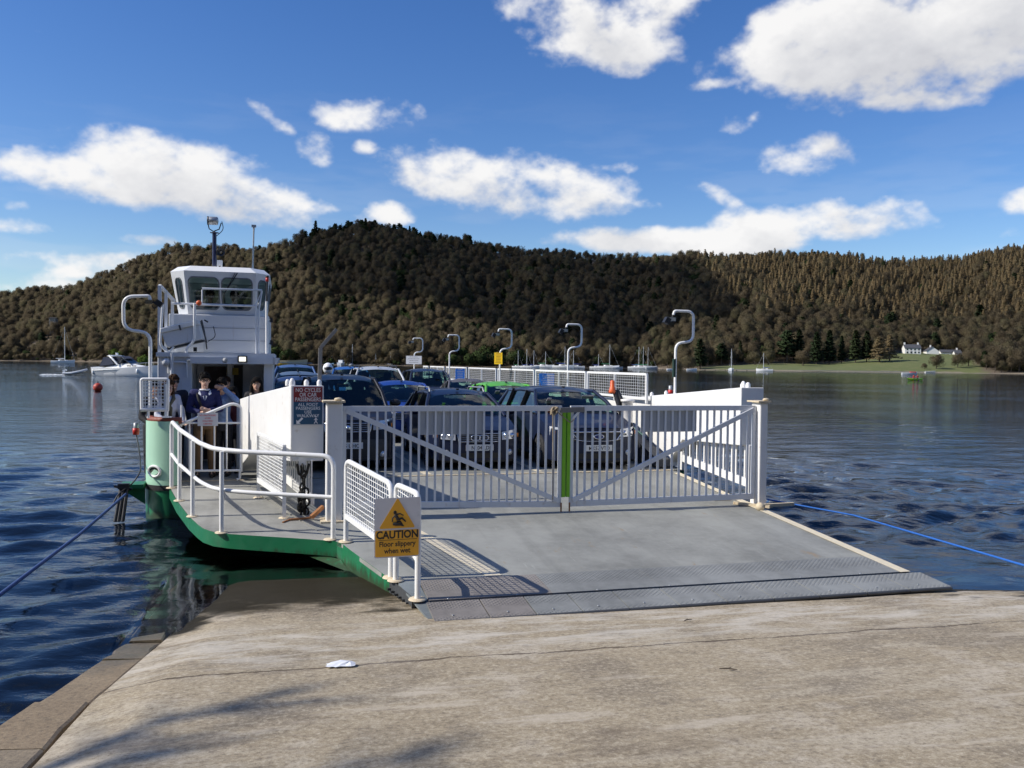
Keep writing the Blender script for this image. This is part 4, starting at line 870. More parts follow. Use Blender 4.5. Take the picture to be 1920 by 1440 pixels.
# wheelhouse: rings of (across, along) at three heights; the front is closed round two window openings
WB = [(-1.80,17.72),(-.55,17.72),(-.37,17.98),(-.37,20.1),(-2.0,20.1),(-2.0,17.98)]     # foot
WT = [(-1.86,17.48),(-.53,17.48),(-.27,17.84),(-.27,20.3),(-2.14,20.3),(-2.14,17.84)]   # eaves
z0w, z1w, z2w = 3.44, 4.26, 4.37
def wl3(i, u, f):                                   # point on wall i (0 front) at u across and f of its height
    j = (i+1) % 6; p = np.array(WB[i])*(1-u) + np.array(WB[j])*u; q = np.array(WT[i])*(1-u) + np.array(WT[j])*u; r = p*(1-f) + q*f
    return (r[0], r[1], z0w + (z1w-z0w)*f)
def wall_open(mbx, i, wins, mat_=0):
    """wall i with rounded rectangular openings (u0,u1,f0,f1): strips between, then a ring of quads round each opening"""
    us = [0] + [x for w in wins for x in (w[0]-.014, w[1]+.014)] + [1]
    for k in range(0, len(us)-1, 2):
        mbx.add([wl3(i, us[k], 0), wl3(i, us[k+1], 0), wl3(i, us[k+1], 1), wl3(i, us[k], 1)], [(0,1,2,3)], mat_)
    outs = []
    for (u0, u1, f0, f1) in wins:
        a, b_ = u0-.014, u1+.014; hole = []; sq = []; n = 6; ru = min((u1-u0)*.32, .075 if i == 0 else .3); rf = .14
        for cx_, cy_, st in ((u1-ru, f1-rf, 0), (u0+ru, f1-rf, 90), (u0+ru, f0+rf, 180), (u1-ru, f0+rf, 270)):
            for k in range(n+1):
                t_ = math.radians(st + 90*k/n); hole.append((cx_ + ru*math.cos(t_), cy_ + rf*math.sin(t_)))
        for (u, f) in hole:
            cu_, cf_ = (u0+u1)/2, (f0+f1)/2; du, df_ = u-cu_, f-cf_; k = min(((b_-a)/2)/abs(du) if abs(du) > 1e-9 else 1e9, .5/abs(df_)*1.0 if abs(df_) > 1e-9 else 1e9) if False else None
            sq.append((min(b_, max(a, cu_ + du/(u1-u0)*(b_-a))), (f - f0)/(f1-f0)))
        # snap corners
        m_n = len(hole); cs = {3: (b_,1), 3+7: (a,1), 3+14: (a,0), 3+21: (b_,0)}
        for kk, q in cs.items(): sq[kk] = q
        for kk in range(m_n):
            g, r_ = divmod(kk, 7)
            if r_ < 3: sq[kk] = ((b_, sq[kk][1]), (sq[kk][0], 1), (a, sq[kk][1]), (sq[kk][0], 0))[g]
            elif r_ > 3: sq[kk] = ((sq[kk][0], 1), (a, sq[kk][1]), (sq[kk][0], 0), (b_, sq[kk][1]))[g]
        V = [wl3(i, *q) for q in sq] + [wl3(i, *q) for q in hole]
        mbx.add(V, [(k, (k+1) % m_n, m_n + (k+1) % m_n, m_n + k) for k in range(m_n)], mat_)
        outs.append([wl3(i, *q) for q in hole])
    return outs
mb = MB(); fro = wall_open(mb, 0, [(.045,.475,.12,.86), (.512,.95,.12,.86)]); cl = wall_open(mb, 5, [(.25,.75,.14,.84)]); cr_ = wall_open(mb, 1, [(.2,.8,.14,.84)]); sl_ = wall_open(mb, 4, [(.1,.45,.2,.84), (.55,.9,.2,.84)]); sr_ = wall_open(mb, 2, [(.1,.45,.2,.84), (.55,.9,.2,.84)])
bk_ = wall_open(mb, 3, [(.1,.45,.2,.84), (.55,.9,.2,.84)])
mb.add([(b, a, z0w) for b, a in WB], [tuple(range(6))]); whs = part('wheelhouse', mb, CABINW, FERRY)
mb = MB(); T2 = [(b + (.12 if b < -1.2 else -.12), a + (.16 if a < 18.5 else -.12), z2w) for b, a in WT]; T1 = [(b, a, z1w) for b, a in WT]
mb.add(T1 + T2, [(i, (i+1)%6, 6+(i+1)%6, 6+i) for i in range(6)] + [tuple(range(6, 12)), tuple(range(6))[::-1]]); part('wheelhouse_roof', mb, WHITE2, whs)
for ring in fro + cl + cr_ + sl_ + sr_ + bk_:
    w = MB(); w.tube(ring, .014, 5, closed=True); wn = part('window', w, mat('window_seal', (.16,.17,.18), .6), whs); g = MB(); g.add(ring, [tuple(range(len(ring)))]); part('pane', g, CABGLASS, wn)
mb = MB(); mb.box(-1.9,-.45,18.1,18.5,3.46,3.62); part('console', mb, mat('console_grey', (.12,.12,.12), .6), whs)
w0 = wl3(0, .74, .98); w1 = wl3(0, .55, .5); mb = MB(); mb.bar((w0[0], w0[1]-.03, w0[2]), (w1[0], w1[1]-.03, w1[2]), .018, .014); mb.bar((w0[0]-.04, w0[1]-.03, w0[2]), (w1[0], w1[1]-.035, w1[2]), .012, .01); part('wiper', mb, BLACK, whs)
w0 = wl3(5, .55, .8); w1 = wl3(5, .5, .15); mb = MB(); mb.bar((w0[0]-.02, w0[1]-.02, w0[2]), (w1[0]-.02, w1[1]-.02, w1[2]), .012, .01); part('wiper', mb, STEEL, whs)
# mast, searchlight, horn, camera, aerial, side light
def oa(px, py, a): return Vector(on_a(px, py, a))
a_m = 18.2
mb = MB(); p0, p1 = oa(402, 499, a_m), oa(402, 437, a_m); mb.tube([p0, p1], .042, 10); mb.lathe([(0,0),(.085,0),(.085,.012),(0,.012)], 14, p1); mast = part('searchlight_mast', mb, NAVY, whs)
p = oa(400, 414, a_m); mb = MB(); mb.lathe([(.07,-.11),(.082,-.10),(.082,.07),(.066,.09),(0,.10)], 18, p + Vector((.0,0,0)), 'x'); sl1 = part('searchlight', mb, STEEL, whs)
mb = MB(); mb.lathe([(0,-.085),(.074,-.085)], 18, p, 'x'); mb.lathe([(.076,-.115),(.086,-.115),(.086,-.09)], 18, p, 'x'); part('lens', mb, BLACK, sl1)
mb = MB(); mb.tube([p + Vector((-.11,.02,-.03)), p + Vector((-.08,.02,-.16)), p + Vector((0,.02,-.21)), p + Vector((.11,.02,-.16)), p + Vector((.15,.02,-.03))], .012, 6); mb.tube([p + Vector((.02,.02,-.2)), p1], .018, 6); mb.tube(fillet([p + Vector((.16,.03,0)), p + Vector((.2,.03,-.16)), p + Vector((.06,.02,-.3))], .08), .008, 5); part('yoke', mb, BLACK, sl1)
p = oa(414, 473, a_m); mb = MB(); mb.lathe([(.02,.12),(.035,.02),(.085,-.05),(.08,-.05),(.03,.01)], 14, p, 'y'); mb.tube([p + Vector((-.08,.05,-.05)), p + Vector((0,.05,-.06))], .012, 6); part('horn', mb, BLACK, whs)
p = oa(412, 493, 18.0); mb = MB(); mb.obox(p, (.10,.12,.10)); mb.obox(p + Vector((-.035,0,-.06)), (.03,.1,.05)); mb.obox(p + Vector((.035,0,-.06)), (.03,.1,.05)); part('camera_housing', mb, WHITE2, whs)
mb = MB(); p0, p1 = oa(474, 503, a_m), oa(476, 424, a_m); mb.tube([p0, p0.lerp(p1, .08), p0.lerp(p1, .85), p1], [.022,.016,.016,.022], 8); mb.obox(p1, (.09,.05,.05)); part('aerial', mb, STEEL, whs)
mb = MB(); p0, p1, p2 = oa(500, 668, 17.4), oa(500, 565, 17.4), oa(501, 528, 17.4); mb.tube([p0, p1], .026, 10); nl = part('navigation_light', mb, WHITE2, FERRY); mb = MB(); mb.tube([p1, p2], .017, 8); mb.lathe([(0,0),(.035,0),(.035,.03),(0,.03)], 12, p2 + Vector((0,0,.08))); part('stem', mb, BLACK, nl); mb = MB(); mb.lathe([(0,0),(.03,0),(.03,.08),(0,.08)], 12, p2); part('red_lens', mb, RED, nl)
mb = MB()
for py in (600, 642): p = oa(509, py, 17.9); mb.obox(p, (.05,.08,.09)); mb.obox(p + Vector((-.05,0,-.02)), (.08,.02,.02))
part('work_light', mb, BLACK, FERRY)
# roof railing of the cabin
mb = MB(); A1_ = 16.85
def RA(px, py, a=A1_): return on_a(px, py, a)
q0, q1, q2, q3 = (-2.2,16.85,3.86), (-2.12,17.45,3.80), (-1.98,17.5,3.7), (-.5,17.5,3.7)
mb.bar((-2.2,16.82,2.66), (-2.2,16.82,3.9), .06, .06); mb.bar((-2.12,17.05,2.66), (-2.12,17.05,3.83), .05, .05); mb.bar((-2.05,17.4,2.66), (-2.05,17.4,3.72), .05, .05); mb.bar((-2.2,16.82,3.9), (-2.02,17.42,3.66), .05, .05)
mb.tube([RA(322,569,17.3), RA(482,574,17.3)], .022, 8); mb.tube([RA(379,543,17.3), RA(379,572,17.3)], .015, 6)
mb.tube([RA(379,541,17.3), RA(491,544,17.3), RA(480,572,17.3)], .02, 8); mb.tube([RA(480,573,17.3), RA(481,666,17.3)], .02, 8); mb.tube([RA(491,545,17.3), RA(485,585,17.3), RA(485,666,17.3)], .018, 8)
for py in (575, 616, 645): mb.tube([RA(480,py,17.3), RA(487,py-7,17.35)], .014, 6)
part('roof_railing', mb, GATEP, FERRY)
mb = MB(); mb.tube(fillet([RA(349,662,16.78), RA(351,652,16.78), RA(364,640,16.78), RA(365,569,16.78)], .12, 6), .026, 10); dv = part('davit_pole', mb, WHITE2, FERRY); mb = MB(); mb.lathe([(0,-.03),(.045,-.03),(.05,.0),(.045,.03),(0,.03)], 14, Vector(RA(373,568,16.78)), 'y'); part('pole_cap', mb, ORANGE, dv)
mb = MB(); mb.tube(fillet([RA(305,568,16.8), RA(300,648,16.8), RA(317,662,16.8)], .1), .024, 8); mb.tube([RA(316,700,16.8), RA(316,662,16.8), RA(308,650,16.8)], .02, 8); mb.tube([RA(316,662,16.8), RA(326,650,16.8)], .018, 8); part('lashing_bar', mb, WHITE2, FERRY)
mb = MB(); mb.obox(Vector(RA(366,655,16.9)), (.06,.05,.08)); mb.tube([RA(366,660,16.9), RA(366,668,16.9)], .008, 6); part('sounder', mb, BLACK, FERRY)
mb = MB(); mb.tube(fillet([RA(378,600,17.5), RA(384,625,17.5), RA(388,655,17.5)], .1), .014, 6); mb.tube(fillet([RA(400,612,17.5), RA(405,632,17.5), RA(390,640,17.5)], .2), .008, 5); mb.tube([RA(383,600,17.5), RA(390,604,17.5)], .014, 5); part('cable', mb, BLACK, FERRY)
# galvanised bent post on the left wing
mb = MB(); p0, p1, p2 = oa(599, 722, 13.0), oa(601, 652, 13.0), oa(631, 617, 13.0); mb.bar(p0, p1, .075, .055); mb.bar(p1, p2, .06, .05); part('bent_post', mb, mat('weathered_steel', (.30,.28,.25), .7, .2, var=.2, nscale=10, dirt=.4), FERRY)

# ---- right-hand bulwark, orange lever and bollard
mb = MB(); PB1 = (7.35, 16.3); PB2 = (6.75, 43)
for k in range(13):
    t0, t1 = k/13, (k+1)/13; f = lambda t: (PB1[0] + (PB2[0]-PB1[0])*t, PB1[1] + (PB2[1]-PB1[1])*t)
    b0, a0 = f(t0); b1, a1 = f(t1); mb.bar((b0,a0,1.70), (b1,a1,1.70), .1, .16); mb.bar((b0,a0,1.0), (b1,a1,1.0), .06, .9); mb.box(b0-.05, b0+.05, a0-.06, a0+.06, DECK, 1.7)
part('bulwark', mb, WHITE, FERRY)
mb = MB(); p = oa(1176, 792, 16.2); mb.lathe([(.11,0),(.11,.42),(.14,.43),(.14,.47),(0,.48)], 16, p); part('bollard', mb, WHITE, FERRY)
mb = MB(); p0, p1 = oa(1148, 735, 16.4), oa(1146, 712, 16.4); mb.lathe([(0,-.03),(.07,-.03),(.075,.02),(.06,.05),(.06,.09),(.045,.1),(.045,.22),(.03,.24),(0,.24)], 14, p0); lv = part('hose_coupling', mb, ORANGE, FERRY)
mb = MB(); p0 = oa(1152, 732, 16.4); mb.tube(fillet([p0, oa(1160,758,16.3), oa(1180,835,16.1)], .3), .05, 8); mb.tube(fillet([p0 + Vector((.06,0,0)), oa(1170,760,16.25), oa(1198,840,16.0)], .3), .045, 8); part('hose', mb, BLACK, lv)
mb = MB(); mb.prism([(15.2,.58),(15.2,.72),(17.6,1.35),(17.6,.58)][::-1], lambda u, v, d: (d, u, v), 7.02, 7.28); part('hoist_guard', mb, mat('guard_grey', (.075,.08,.088), .6), FERRY)
# ---- chain and rigging at the left wing
mb = MB(); pc = oa(567, 872, 12.35); pz_ = rz(12.1) + .05
def link(c, d, s_, n_=8, r=.016):
    c = Vector(c); d = Vector(d).normalized(); up = Vector((0,0,1)); return [c + d*(.032*s_*math.cos(6.283*k/n_)) + up*(.058*s_*math.sin(6.283*k/n_)) for k in range(n_)]
z = pc[2] - .05; k = 0; off = 0
while z > pz_:
    mb.tube(link((pc[0] + .02*math.sin(k), pc[1], z), (1,.3,0) if k % 2 else (-.3,1,0), 1.1), .016, 5, closed=True); z -= .088; k += 1
for j in range(16): a_j = j*.9; mb.tube(link((pc[0] + .07*math.cos(a_j)*random.uniform(.3,1), pc[1] + .06*math.sin(a_j), rz(12.2) + .05 + .02*j), (math.cos(a_j*2), math.sin(a_j*2), 0), 1.0), .016, 5, closed=True)
mb.tube([pc + Vector((-.07,0,.02)), pc + Vector((-.05,0,-.12)), pc + Vector((0,0,-.16)), pc + Vector((.06,0,-.12)), pc + Vector((.09,0,.02))], .022, 6)
chn = part('hoist_chain', mb, mat('chain_black', (.02,.019,.018), .55, .5, var=.3, nscale=30), FERRY)
mb = MB(); mb.obox(pc + Vector((0,.1,.05)), (.1,.08,.12)); part('chain_anchor', mb, WHITE, FERRY)
mb = MB(); mb.bar((.38,11.98,rz(12)+.05), (.54,12.1,rz(12)+.17), .05, .05); mb.bar((.1,12.02,rz(12)+.02), (.42,12.06,rz(12)+.03), .035, .025); mb.bar((.0,11.9,rz(11.9)+.015), (.1,12.05,rz(12)+.02), .02, .015); part('hinge_strut', mb, RUST, FERRY)
mb = MB(); mb.bar((6.9,12.1,rz(12)+.03), (7.3,11.7,rz(11.8)+.03), .06, .04); mb.ball((7.1,11.65,rz(11.6)+.06), .07, 8, 6); mb.bar((7.2,11.75,rz(11.7)+.05), (7.75,11.75,rz(11.7)+.06), .05, .05); mb.bar((7.0,12.4,rz(12.3)+.02), (6.7,12.4,rz(12.3)+.02), .1, .03); part('hinge_fitting', mb, CREAMRUST, FERRY)
# ---- green bracket and black rope roller on the hull's left
mb = MB(); p0, p1 = Vector((-2.14,14.9,.56)), Vector((-2.48,14.7,.5)); mb.box(-2.5, -2.14, 14.55, 14.95, .50, .56); mb.prism([(-2.5,.5),(-2.14,.5),(-2.14,.22),(-2.42,.42),(-2.5,.38)], lambda u, v, d: (u, d, v), 14.72, 14.76); part('rope_bracket', mb, GREENH, FERRY)
mb = MB(); p0, p1 = oa(232, 915, 14.4), oa(222, 972, 14.2)
for dx in (-.04, 0, .05): mb.tube([p0 + Vector((dx,0,0)), p1 + Vector((dx*1.2,0,-.05))], .03, 6)
mb.obox(p0 + Vector((0,0,.03)), (.16,.1,.08)); mb.tube([p0 + Vector((-.14,0,.03)), p0 + Vector((.12,0,-.02))], .02, 6); part('rope_roller', mb, BLACK, FERRY)

# ================================================================== SAFETY FENCES, GATES, LAMPS, SIGNS
def mesh_panel(mbx, O, U, V, nu, nv, r=.006):
    O, U, V = Vector(O), Vector(U), Vector(V)
    for i in range(1, nu): mbx.tube([O + U*i/nu, O + U*i/nu + V], r, 4)
    for j in range(1, nv): mbx.tube([O + V*j/nv, O + V*j/nv + U], r, 4)
# walkway hand rail
def up_(b, a, h): return Vector((b, a, rz(a) + h))
HR = thingF('handrail', 'white tubular handrail curving round the ferry walkway edge', 'railing', (-1.0, 12.2, rz(12.2)))
Gp = [(-1.70,14.38), (-1.48,13.45), (-1.2,12.45), (-.76,11.52), (.58,10.98)]
ext = [(-1.70,14.38), (-1.48,13.45), (-1.08,12.15), (-.86,11.66), (-.5,11.42), (.62,10.97)]
top = [up_(b, a, 1.06) for b, a in ext]; mid = [up_(b, a, .54) for b, a in ext]
mb = MB(); mb.tube(fillet([up_(*Gp[0], .02)] + top + [up_(.62,10.97,.02)], .16, 6), .032, 10); part('top_rail', mb, WHITE2, HR)
mb = MB(); mb.tube(fillet(mid, .2, 5), .027, 10); part('mid_rail', mb, WHITE2, HR)
for b, a in Gp[1:4]: mb = MB(); mb.tube([up_(b, a, .0), up_(b, a, 1.05)], .029, 10); part('post', mb, WHITE2, HR)
for b, a in Gp: mb = MB(); mb.lathe([(0,.012),(.075,.012),(.085,0)], 14, up_(b, a, .004)); part('base_plate', mb, CREAMRUST, HR)
# little mesh screen on the inside of the walkway
SC = thingF('mesh_screen', 'small white wire mesh screen on the walkway beside the wing wall', 'fence', (-.2, 12.9, rz(12.9)), None)
s0, s1 = (-.36,13.5), (.02,12.18)
for b, a in (s0, s1):
    mb = MB(); mb.bar(up_(b, a, 0), up_(b, a, 1.0), .05, .05); part('post', mb, WHITE2, SC); mb = MB(); mb.lathe([(0,.012),(.07,.012),(.08,0)], 12, up_(b, a, .004)); part('base_plate', mb, CREAMRUST, SC)
mb = MB(); mb.bar(up_(*s0, .98), up_(*s1, 1.0), .05, .04); mb.bar(up_(*s0, .28), up_(*s1, .3), .05, .07); part('frame', mb, WHITE2, SC)
mb = MB(); O = up_(*s0, .3); U = up_(*s1, .32) - O; mesh_panel(mb, O, U, Vector((0,0,.68)), 20, 14, .006); part('wire_mesh', mb, WHITE2, SC, kind='stuff')
# barrier with the caution sign
BR = thingF('mesh_barrier', 'white tubular barrier with wire mesh panels along the left ramp edge', 'fence', (1.1, 9.3, rz(9.3)))
b1, b2, b2b, b3 = (.77,10.85), (1.15,9.33), (1.19,9.22), (1.33,8.58)
P1 = fillet([up_(*b1, 0), up_(*b1, 1.03), up_(*b2, 1.03), up_(*b2, 0)], .14, 6); mb = MB(); mb.tube(P1, .032, 10); part('frame', mb, WHITE2, BR)
P2 = fillet([up_(*b2b, 0), up_(*b2b, 1.05), up_(*b3, 1.08), up_(*b3, 0)], .10, 6); mb = MB(); mb.tube(P2, .031, 10); part('frame', mb, WHITE2, BR)
mb = MB(); mb.bar(up_(*b1, .33), up_(*b2, .33), .05, .06); part('bottom_rail', mb, WHITE2, BR)
mb = MB(); mb.tube(fillet([up_(*b2b, .5), up_(1.27,8.85,.48), up_(*b3, .40)], .06, 4), .027, 8); part('bottom_rail', mb, WHITE2, BR)
mb = MB(); O = up_(*b1, .33); mesh_panel(mb, O, up_(*b2, .33) - O, Vector((0,0,.68)), 22, 11, .0055); part('wire_mesh', mb, WHITE2, BR, kind='stuff')
mb = MB(); O = up_(*b2b, .5); mesh_panel(mb, O, up_(*b3, .48) - O, Vector((0,0,.56)), 10, 9, .0055); part('wire_mesh', mb, WHITE2, BR, kind='stuff')
for b, a in (b1, b2, b2b, b3): mb = MB(); mb.lathe([(0,.014),(.085,.014),(.095,0)], 14, up_(b, a, .004)); part('base_plate', mb, CREAMRUST, BR)

# ---- vehicle gates
def gate(b0, b1, zb0, zb1, zt, brace, lab, skip=()):
    G = thingF('vehicle_gate', lab, 'gate', (b0, 12.0, zb0), 'two leaves of the vehicle gate')
    mb = MB(); mb.bar((b0,12,zt-.035), (b1,12,zt-.035), .05, .075); part('top_rail', mb, GATEP, G)
    mb = MB(); mb.bar((b0,12,zb0), (b1,12,zb1), .05, .085); part('bottom_rail', mb, GATEP, G)
    for x in (b0+.02, b1-.02): mb = MB(); mb.bar((x,12,np.interp(x,[b0,b1],[zb0,zb1])), (x,12,zt-.07), .045, .05); part('end_stile', mb, GATEP, G)
    n = int((b1-b0)/.1175)
    for k in range(1, n): x = b0 + (b1-b0)*k/n; mb = MB(); mb.box(x-.0145, x+.0145, 11.987, 12.013, np.interp(x,[b0,b1],[zb0,zb1])+.04, zt-.07); part('gate_bar', mb, GATEP, G)
    p, q = brace; mb = MB(); mb.bar((p[0],11.962,p[1]), (q[0],11.962,q[1]), .03, .07); part('brace', mb, GATEP, G); return G
GL = gate(.80, 3.98, .56, .475, 1.93, ((.84,1.87), (3.94,.53)), 'left leaf of the grey-white barred vehicle gate, hinged beside the no cycles sign')
GR = gate(4.12, 7.19, .475, .50, 1.93, ((4.16,.53), (7.15,1.87)), 'right leaf of the grey-white barred vehicle gate, hinged at the lake side post')
for G, b0, b1, z0, z1 in ((GL,1.86,2.82,1.52,1.905), (GR,5.26,6.19,1.53,1.87)):
    mb = MB(); mb.box(b0, b1, 12.02, 12.03, z0, z1); part('back_plate', mb, PLATEGREY, G)
for G, x in ((GL,4.015), (GR,4.085)):
    mb = MB(); mb.box(x-.026, x+.026, 11.96, 12.03, .58, 1.86); part('meeting_stile', mb, LIME, G, 'lime green meeting edge')
    mb = MB(); mb.tube([(x-.04 if x < 4.05 else x+.02,11.95,.5), (x-.04 if x < 4.05 else x+.02,11.95,rz(12)+.01)], .012, 6); part('drop_bolt', mb, RUST, G)
mb = MB(); mb.bar((3.95,11.97,1.87), (4.32,11.97,1.88), .05, .075); part('latch_bar', mb, mat('latch_grey', (.2,.2,.2), .5, .4, dirt=.4), GR)
mb = MB(); mb.bar((4.12,11.955,1.72), (4.30,11.955,1.91), .012, .03); part('latch_strap', mb, WHITE2, GR)
mb = MB()
for k in range(5): mb.tube([(3.85+.05*math.cos(t*.6+k), 11.94+.03*math.sin(t*.9), 1.86+.055*math.sin(t*.6+k*1.3)) for t in range(11)], .011, 5)
mb.tube([(3.82,11.93,1.86), (3.84,11.95,1.2), (3.845,11.95,.55)], .009, 5); mb.tube(fillet([(3.9,11.93,1.84), (4.1,11.94,1.68), (4.16,11.94,1.74)], .1), .008, 5)
singleF('gate_rope', mb, HEMP, 'frayed hemp rope knotted round the meeting ends of the gate', 'rope', (3.85, 11.94, 1.2))
def gate_post(b0, b1, lab):
    P_ = thingF('gate_post', lab, 'post', ((b0+b1)/2, 12.0, rz(12)), 'posts carrying the vehicle gate')
    mb = MB(); mb.box(b0, b1, 11.88, 12.14, rz(12)-.02, 1.98); o_ = part('column', mb, WHITE, P_); bevel(o_, .02, 3)
    mb = MB(); mb.box(b0-.05, b1+.03, 11.84, 12.2, 1.985, 2.01); mb.ball(((b0+b1)/2+.05,11.92,2.03), (.06,.04,.025), 8, 5); part('top_plate', mb, CREAMRUST, P_)
    mb = MB(); mb.box(b0-.07, b1+.07, 11.80, 12.22, rz(12)-.015, rz(12)+.012); part('foot_plate', mb, CREAMRUST, P_); return P_
gpl = gate_post(.57, .79, 'white gate post with rusty top plate next to the no cycles sign'); gate_post(7.21, 7.35, 'white gate post with rusty top plate at the lake side of the ramp')

# ---- walkway gate with its notice
WG = thingF('walkway_gate', 'small white tubular passenger gate with a sloping top in front of the waiting people', 'gate', (-1.2, 14.6, rz(14.6)))
A2 = 14.6; W = lambda x, y: Vector(on_a(x, y, A2))
mb = MB(); mb.tube(fillet([W(329,882), W(329,800), W(436,756), W(452,762), W(452,884)], .09, 5), .024, 8); part('frame', mb, WHITE2, WG)
mb = MB(); mb.tube([W(329,793), W(452,793)], .016, 8); mb.tube([W(329,883), W(452,882)], .018, 8); part('rail', mb, WHITE2, WG)
for x in (355, 378, 402, 425): mb = MB(); mb.tube([W(x,883), W(x, 800-(x-329)*.41)], .014, 8); part('gate_bar', mb, WHITE2, WG)
mb = MB(); mb.tube([W(450,880), W(450,897), W(444,899)], .022, 8); mb.tube([W(340,760), W(340,800)], .015, 6); part('hinge_pin', mb, WHITE2, WG)
def sign_frame(o, u, v, n): pass
NT = thingF('gate_notice', 'small white notice with red lettering tied to the passenger gate', 'sign', W(390,786))
c0, c1 = W(371,774), W(409,798); mb = MB(); mb.box(c0.x, c1.x, A2-.045, A2-.035, c1.z, c0.z); part('board', mb, SIGNW, NT)
mb = MB(); w_ = c1.x - c0.x; h_ = c0.z - c1.z
for k, s_ in enumerate(('NO UNAUTHORISED', 'ACCESS', 'WHILE FERRY', 'IS MOVING')): mb.text(s_, ((c0.x+c1.x)/2, A2-.046, c0.z - h_*(.24+.22*k)), (1,0,0), (0,0,1), h_*.16, squash=.8)
part('lettering', mb, LETTERR, NT)

# ---- cage on the bow corner
CG = thingF('mesh_cage', 'white framed wire mesh guard standing on the rusty rim of the mint green bow', 'fence', (-1.95, 14.6, 1.6))
A3 = 14.55; K = lambda x, y, a=A3: Vector(on_a(x, y, a))
mb = MB(); mb.tube(fillet([K(266,768), K(265,711), K(315,711), K(315,768)], .03, 3) + [K(266,768)], .026, 8); mb.tube([K(264,768), K(316,768)], .034, 8); part('frame', mb, WHITE2, CG)
mb = MB(); mb.tube([K(278,784), K(278,760)], .022, 8); mb.tube([K(312,782), K(312,720)], .03, 8); mb.obox(K(313,782), (.14,.1,.02)); part('post', mb, WHITE2, CG)
mb = MB(); O = K(266,768); mesh_panel(mb, O, K(314,768) - O, Vector((0,0,(K(266,711)-O).z)), 8, 9, .007); part('wire_mesh', mb, WHITE2, CG, kind='stuff')

# ---- lamp posts: swan-necked white tubes with a floodlight hung from the end
def lamp(b, a, z0, ztop, sgn, lab, sc_=1.0, two=False):
    L_ = thingF('lamp_post', lab, 'lamp post', (b, a, z0), 'swan-necked lamp posts along the ferry deck')
    X = lambda u, h: Vector((b + sgn*u, a, h)); H = ztop
    mb = MB(); mb.tube(fillet([X(0,z0), X(0,H-.64), X(.38,H-.60), X(.38,H), X(-.04,H), X(-.06,H-.08)], .15, 7), .027, 10); part('pole', mb, WHITE2, L_)
    mb = MB(); p = X(-.10, H-.17); mb.obox(p, (.16,.1,.1)); mb.obox(p + Vector((-sgn*.12,-.04,-.03)), (.1,.12,.12), Matrix.Rotation(.5*sgn, 3, 'Y')); mb.tube([X(-.06,H-.06), p], .014, 6); part('floodlight', mb, BLACK, L_)
    mb = MB(); mb.obox(p + Vector((0,-.052,0)), (.13,.006,.075)); part('lens', mb, mat('lamp_glass', (.5,.48,.4), .2), L_); return L_
q = K(283,711); 
LP = thingF('lamp_post', 'swan-necked white lamp post rising from the mesh guard on the left bow', 'lamp post', (q.x, 14.7, 1.7), 'swan-necked lamp posts along the ferry deck')
mb = MB(); kk = lambda x, y: K(x, y, 14.7); mb.tube(fillet([kk(282,770), kk(282,624), kk(232,618), kk(231,556), kk(280,555), kk(281,563)], .16, 7), .028, 10); part('pole', mb, WHITE2, LP)
mb = MB(); p = kk(279,566); mb.obox(p, (.1,.08,.06)); fl_ = part('floodlight', mb, mat('lamp_bronze', (.16,.13,.08), .5, .4), LP); mb = MB(); mb.obox(kk(298,569), (.11,.12,.09), Matrix.Rotation(.6, 3, 'Y')); mb.tube([kk(284,566), kk(294,568)], .015, 6); mb.tube(fillet([kk(285,572), kk(288,580), kk(296,574)], .05), .008, 5); part('bracket', mb, BLACK, LP)
for px, py, D, lab in ((1268,583,17.0,'nearest right-hand swan-necked lamp post, standing over the white wing wall'), (1066,608,23.1,'swan-necked lamp post on the mesh fence beside the nearer blue notice'), (938,617,27.1,'swan-necked lamp post carrying the yellow notice'),
                     (843,628,33.0,'swan-necked lamp post without a sign between the white and yellow notices'), (777,634,38.5,'farthest swan-necked lamp post, carrying the white notice')):
    d = ray(px, py); pw = CAM + d*D/d[1]; b, a, z = pw @ FB, pw @ FA, pw[2]; lamp(b, a, 1.0, z, 1, lab)
d = ray(1264, 690); pw = CAM + d*16.95/d[1]; bb_, aa_, zz_ = pw @ FB, pw @ FA, pw[2]
mb = MB(); mb.obox((bb_-.03, aa_-.06, zz_), (.05,.05,.36)); singleF('cable_box', mb, mat('dark_green', (.02,.05,.035), .5), 'slim dark green box strapped to the nearest right lamp post', 'box', (bb_, aa_, zz_))
def beacon(px, py, a, h, lab):
    p = oa(px, py, a); B_ = thingF('beacon', lab, 'warning light', p, 'red and grey beacons'); mb = MB(); mb.lathe([(0,0),(.05,0),(.055,h*.3),(.055,h*.55),(0,h*.56)], 12, p); part('red_lens', mb, RED, B_); mb = MB(); mb.lathe([(.04,h*.56),(.04,h),(0,h*1.02)], 12, p); part('cap', mb, mat('beacon_cap', (.35,.37,.38), .4, .3), B_)
beacon(1257, 741, 16.3, .2, 'red beacon with grey cap on top of the right wing wall'); beacon(255, 815, 15.6, .2, 'red beacon with grey cap hanging off the mint green bow')
mb = MB(); mb.tube(fillet([oa(256,817,15.6), oa(262,850,15.2), oa(264,885,14.5), oa(246,910,14.4), oa(222,925,14.3), oa(212,945,14.2)], .3, 5), .012, 6); singleF('beacon_cable', mb, BLACK, 'thin dark cable sagging from the bow beacon to the rope bracket', 'cable', oa(258,860,14.5))

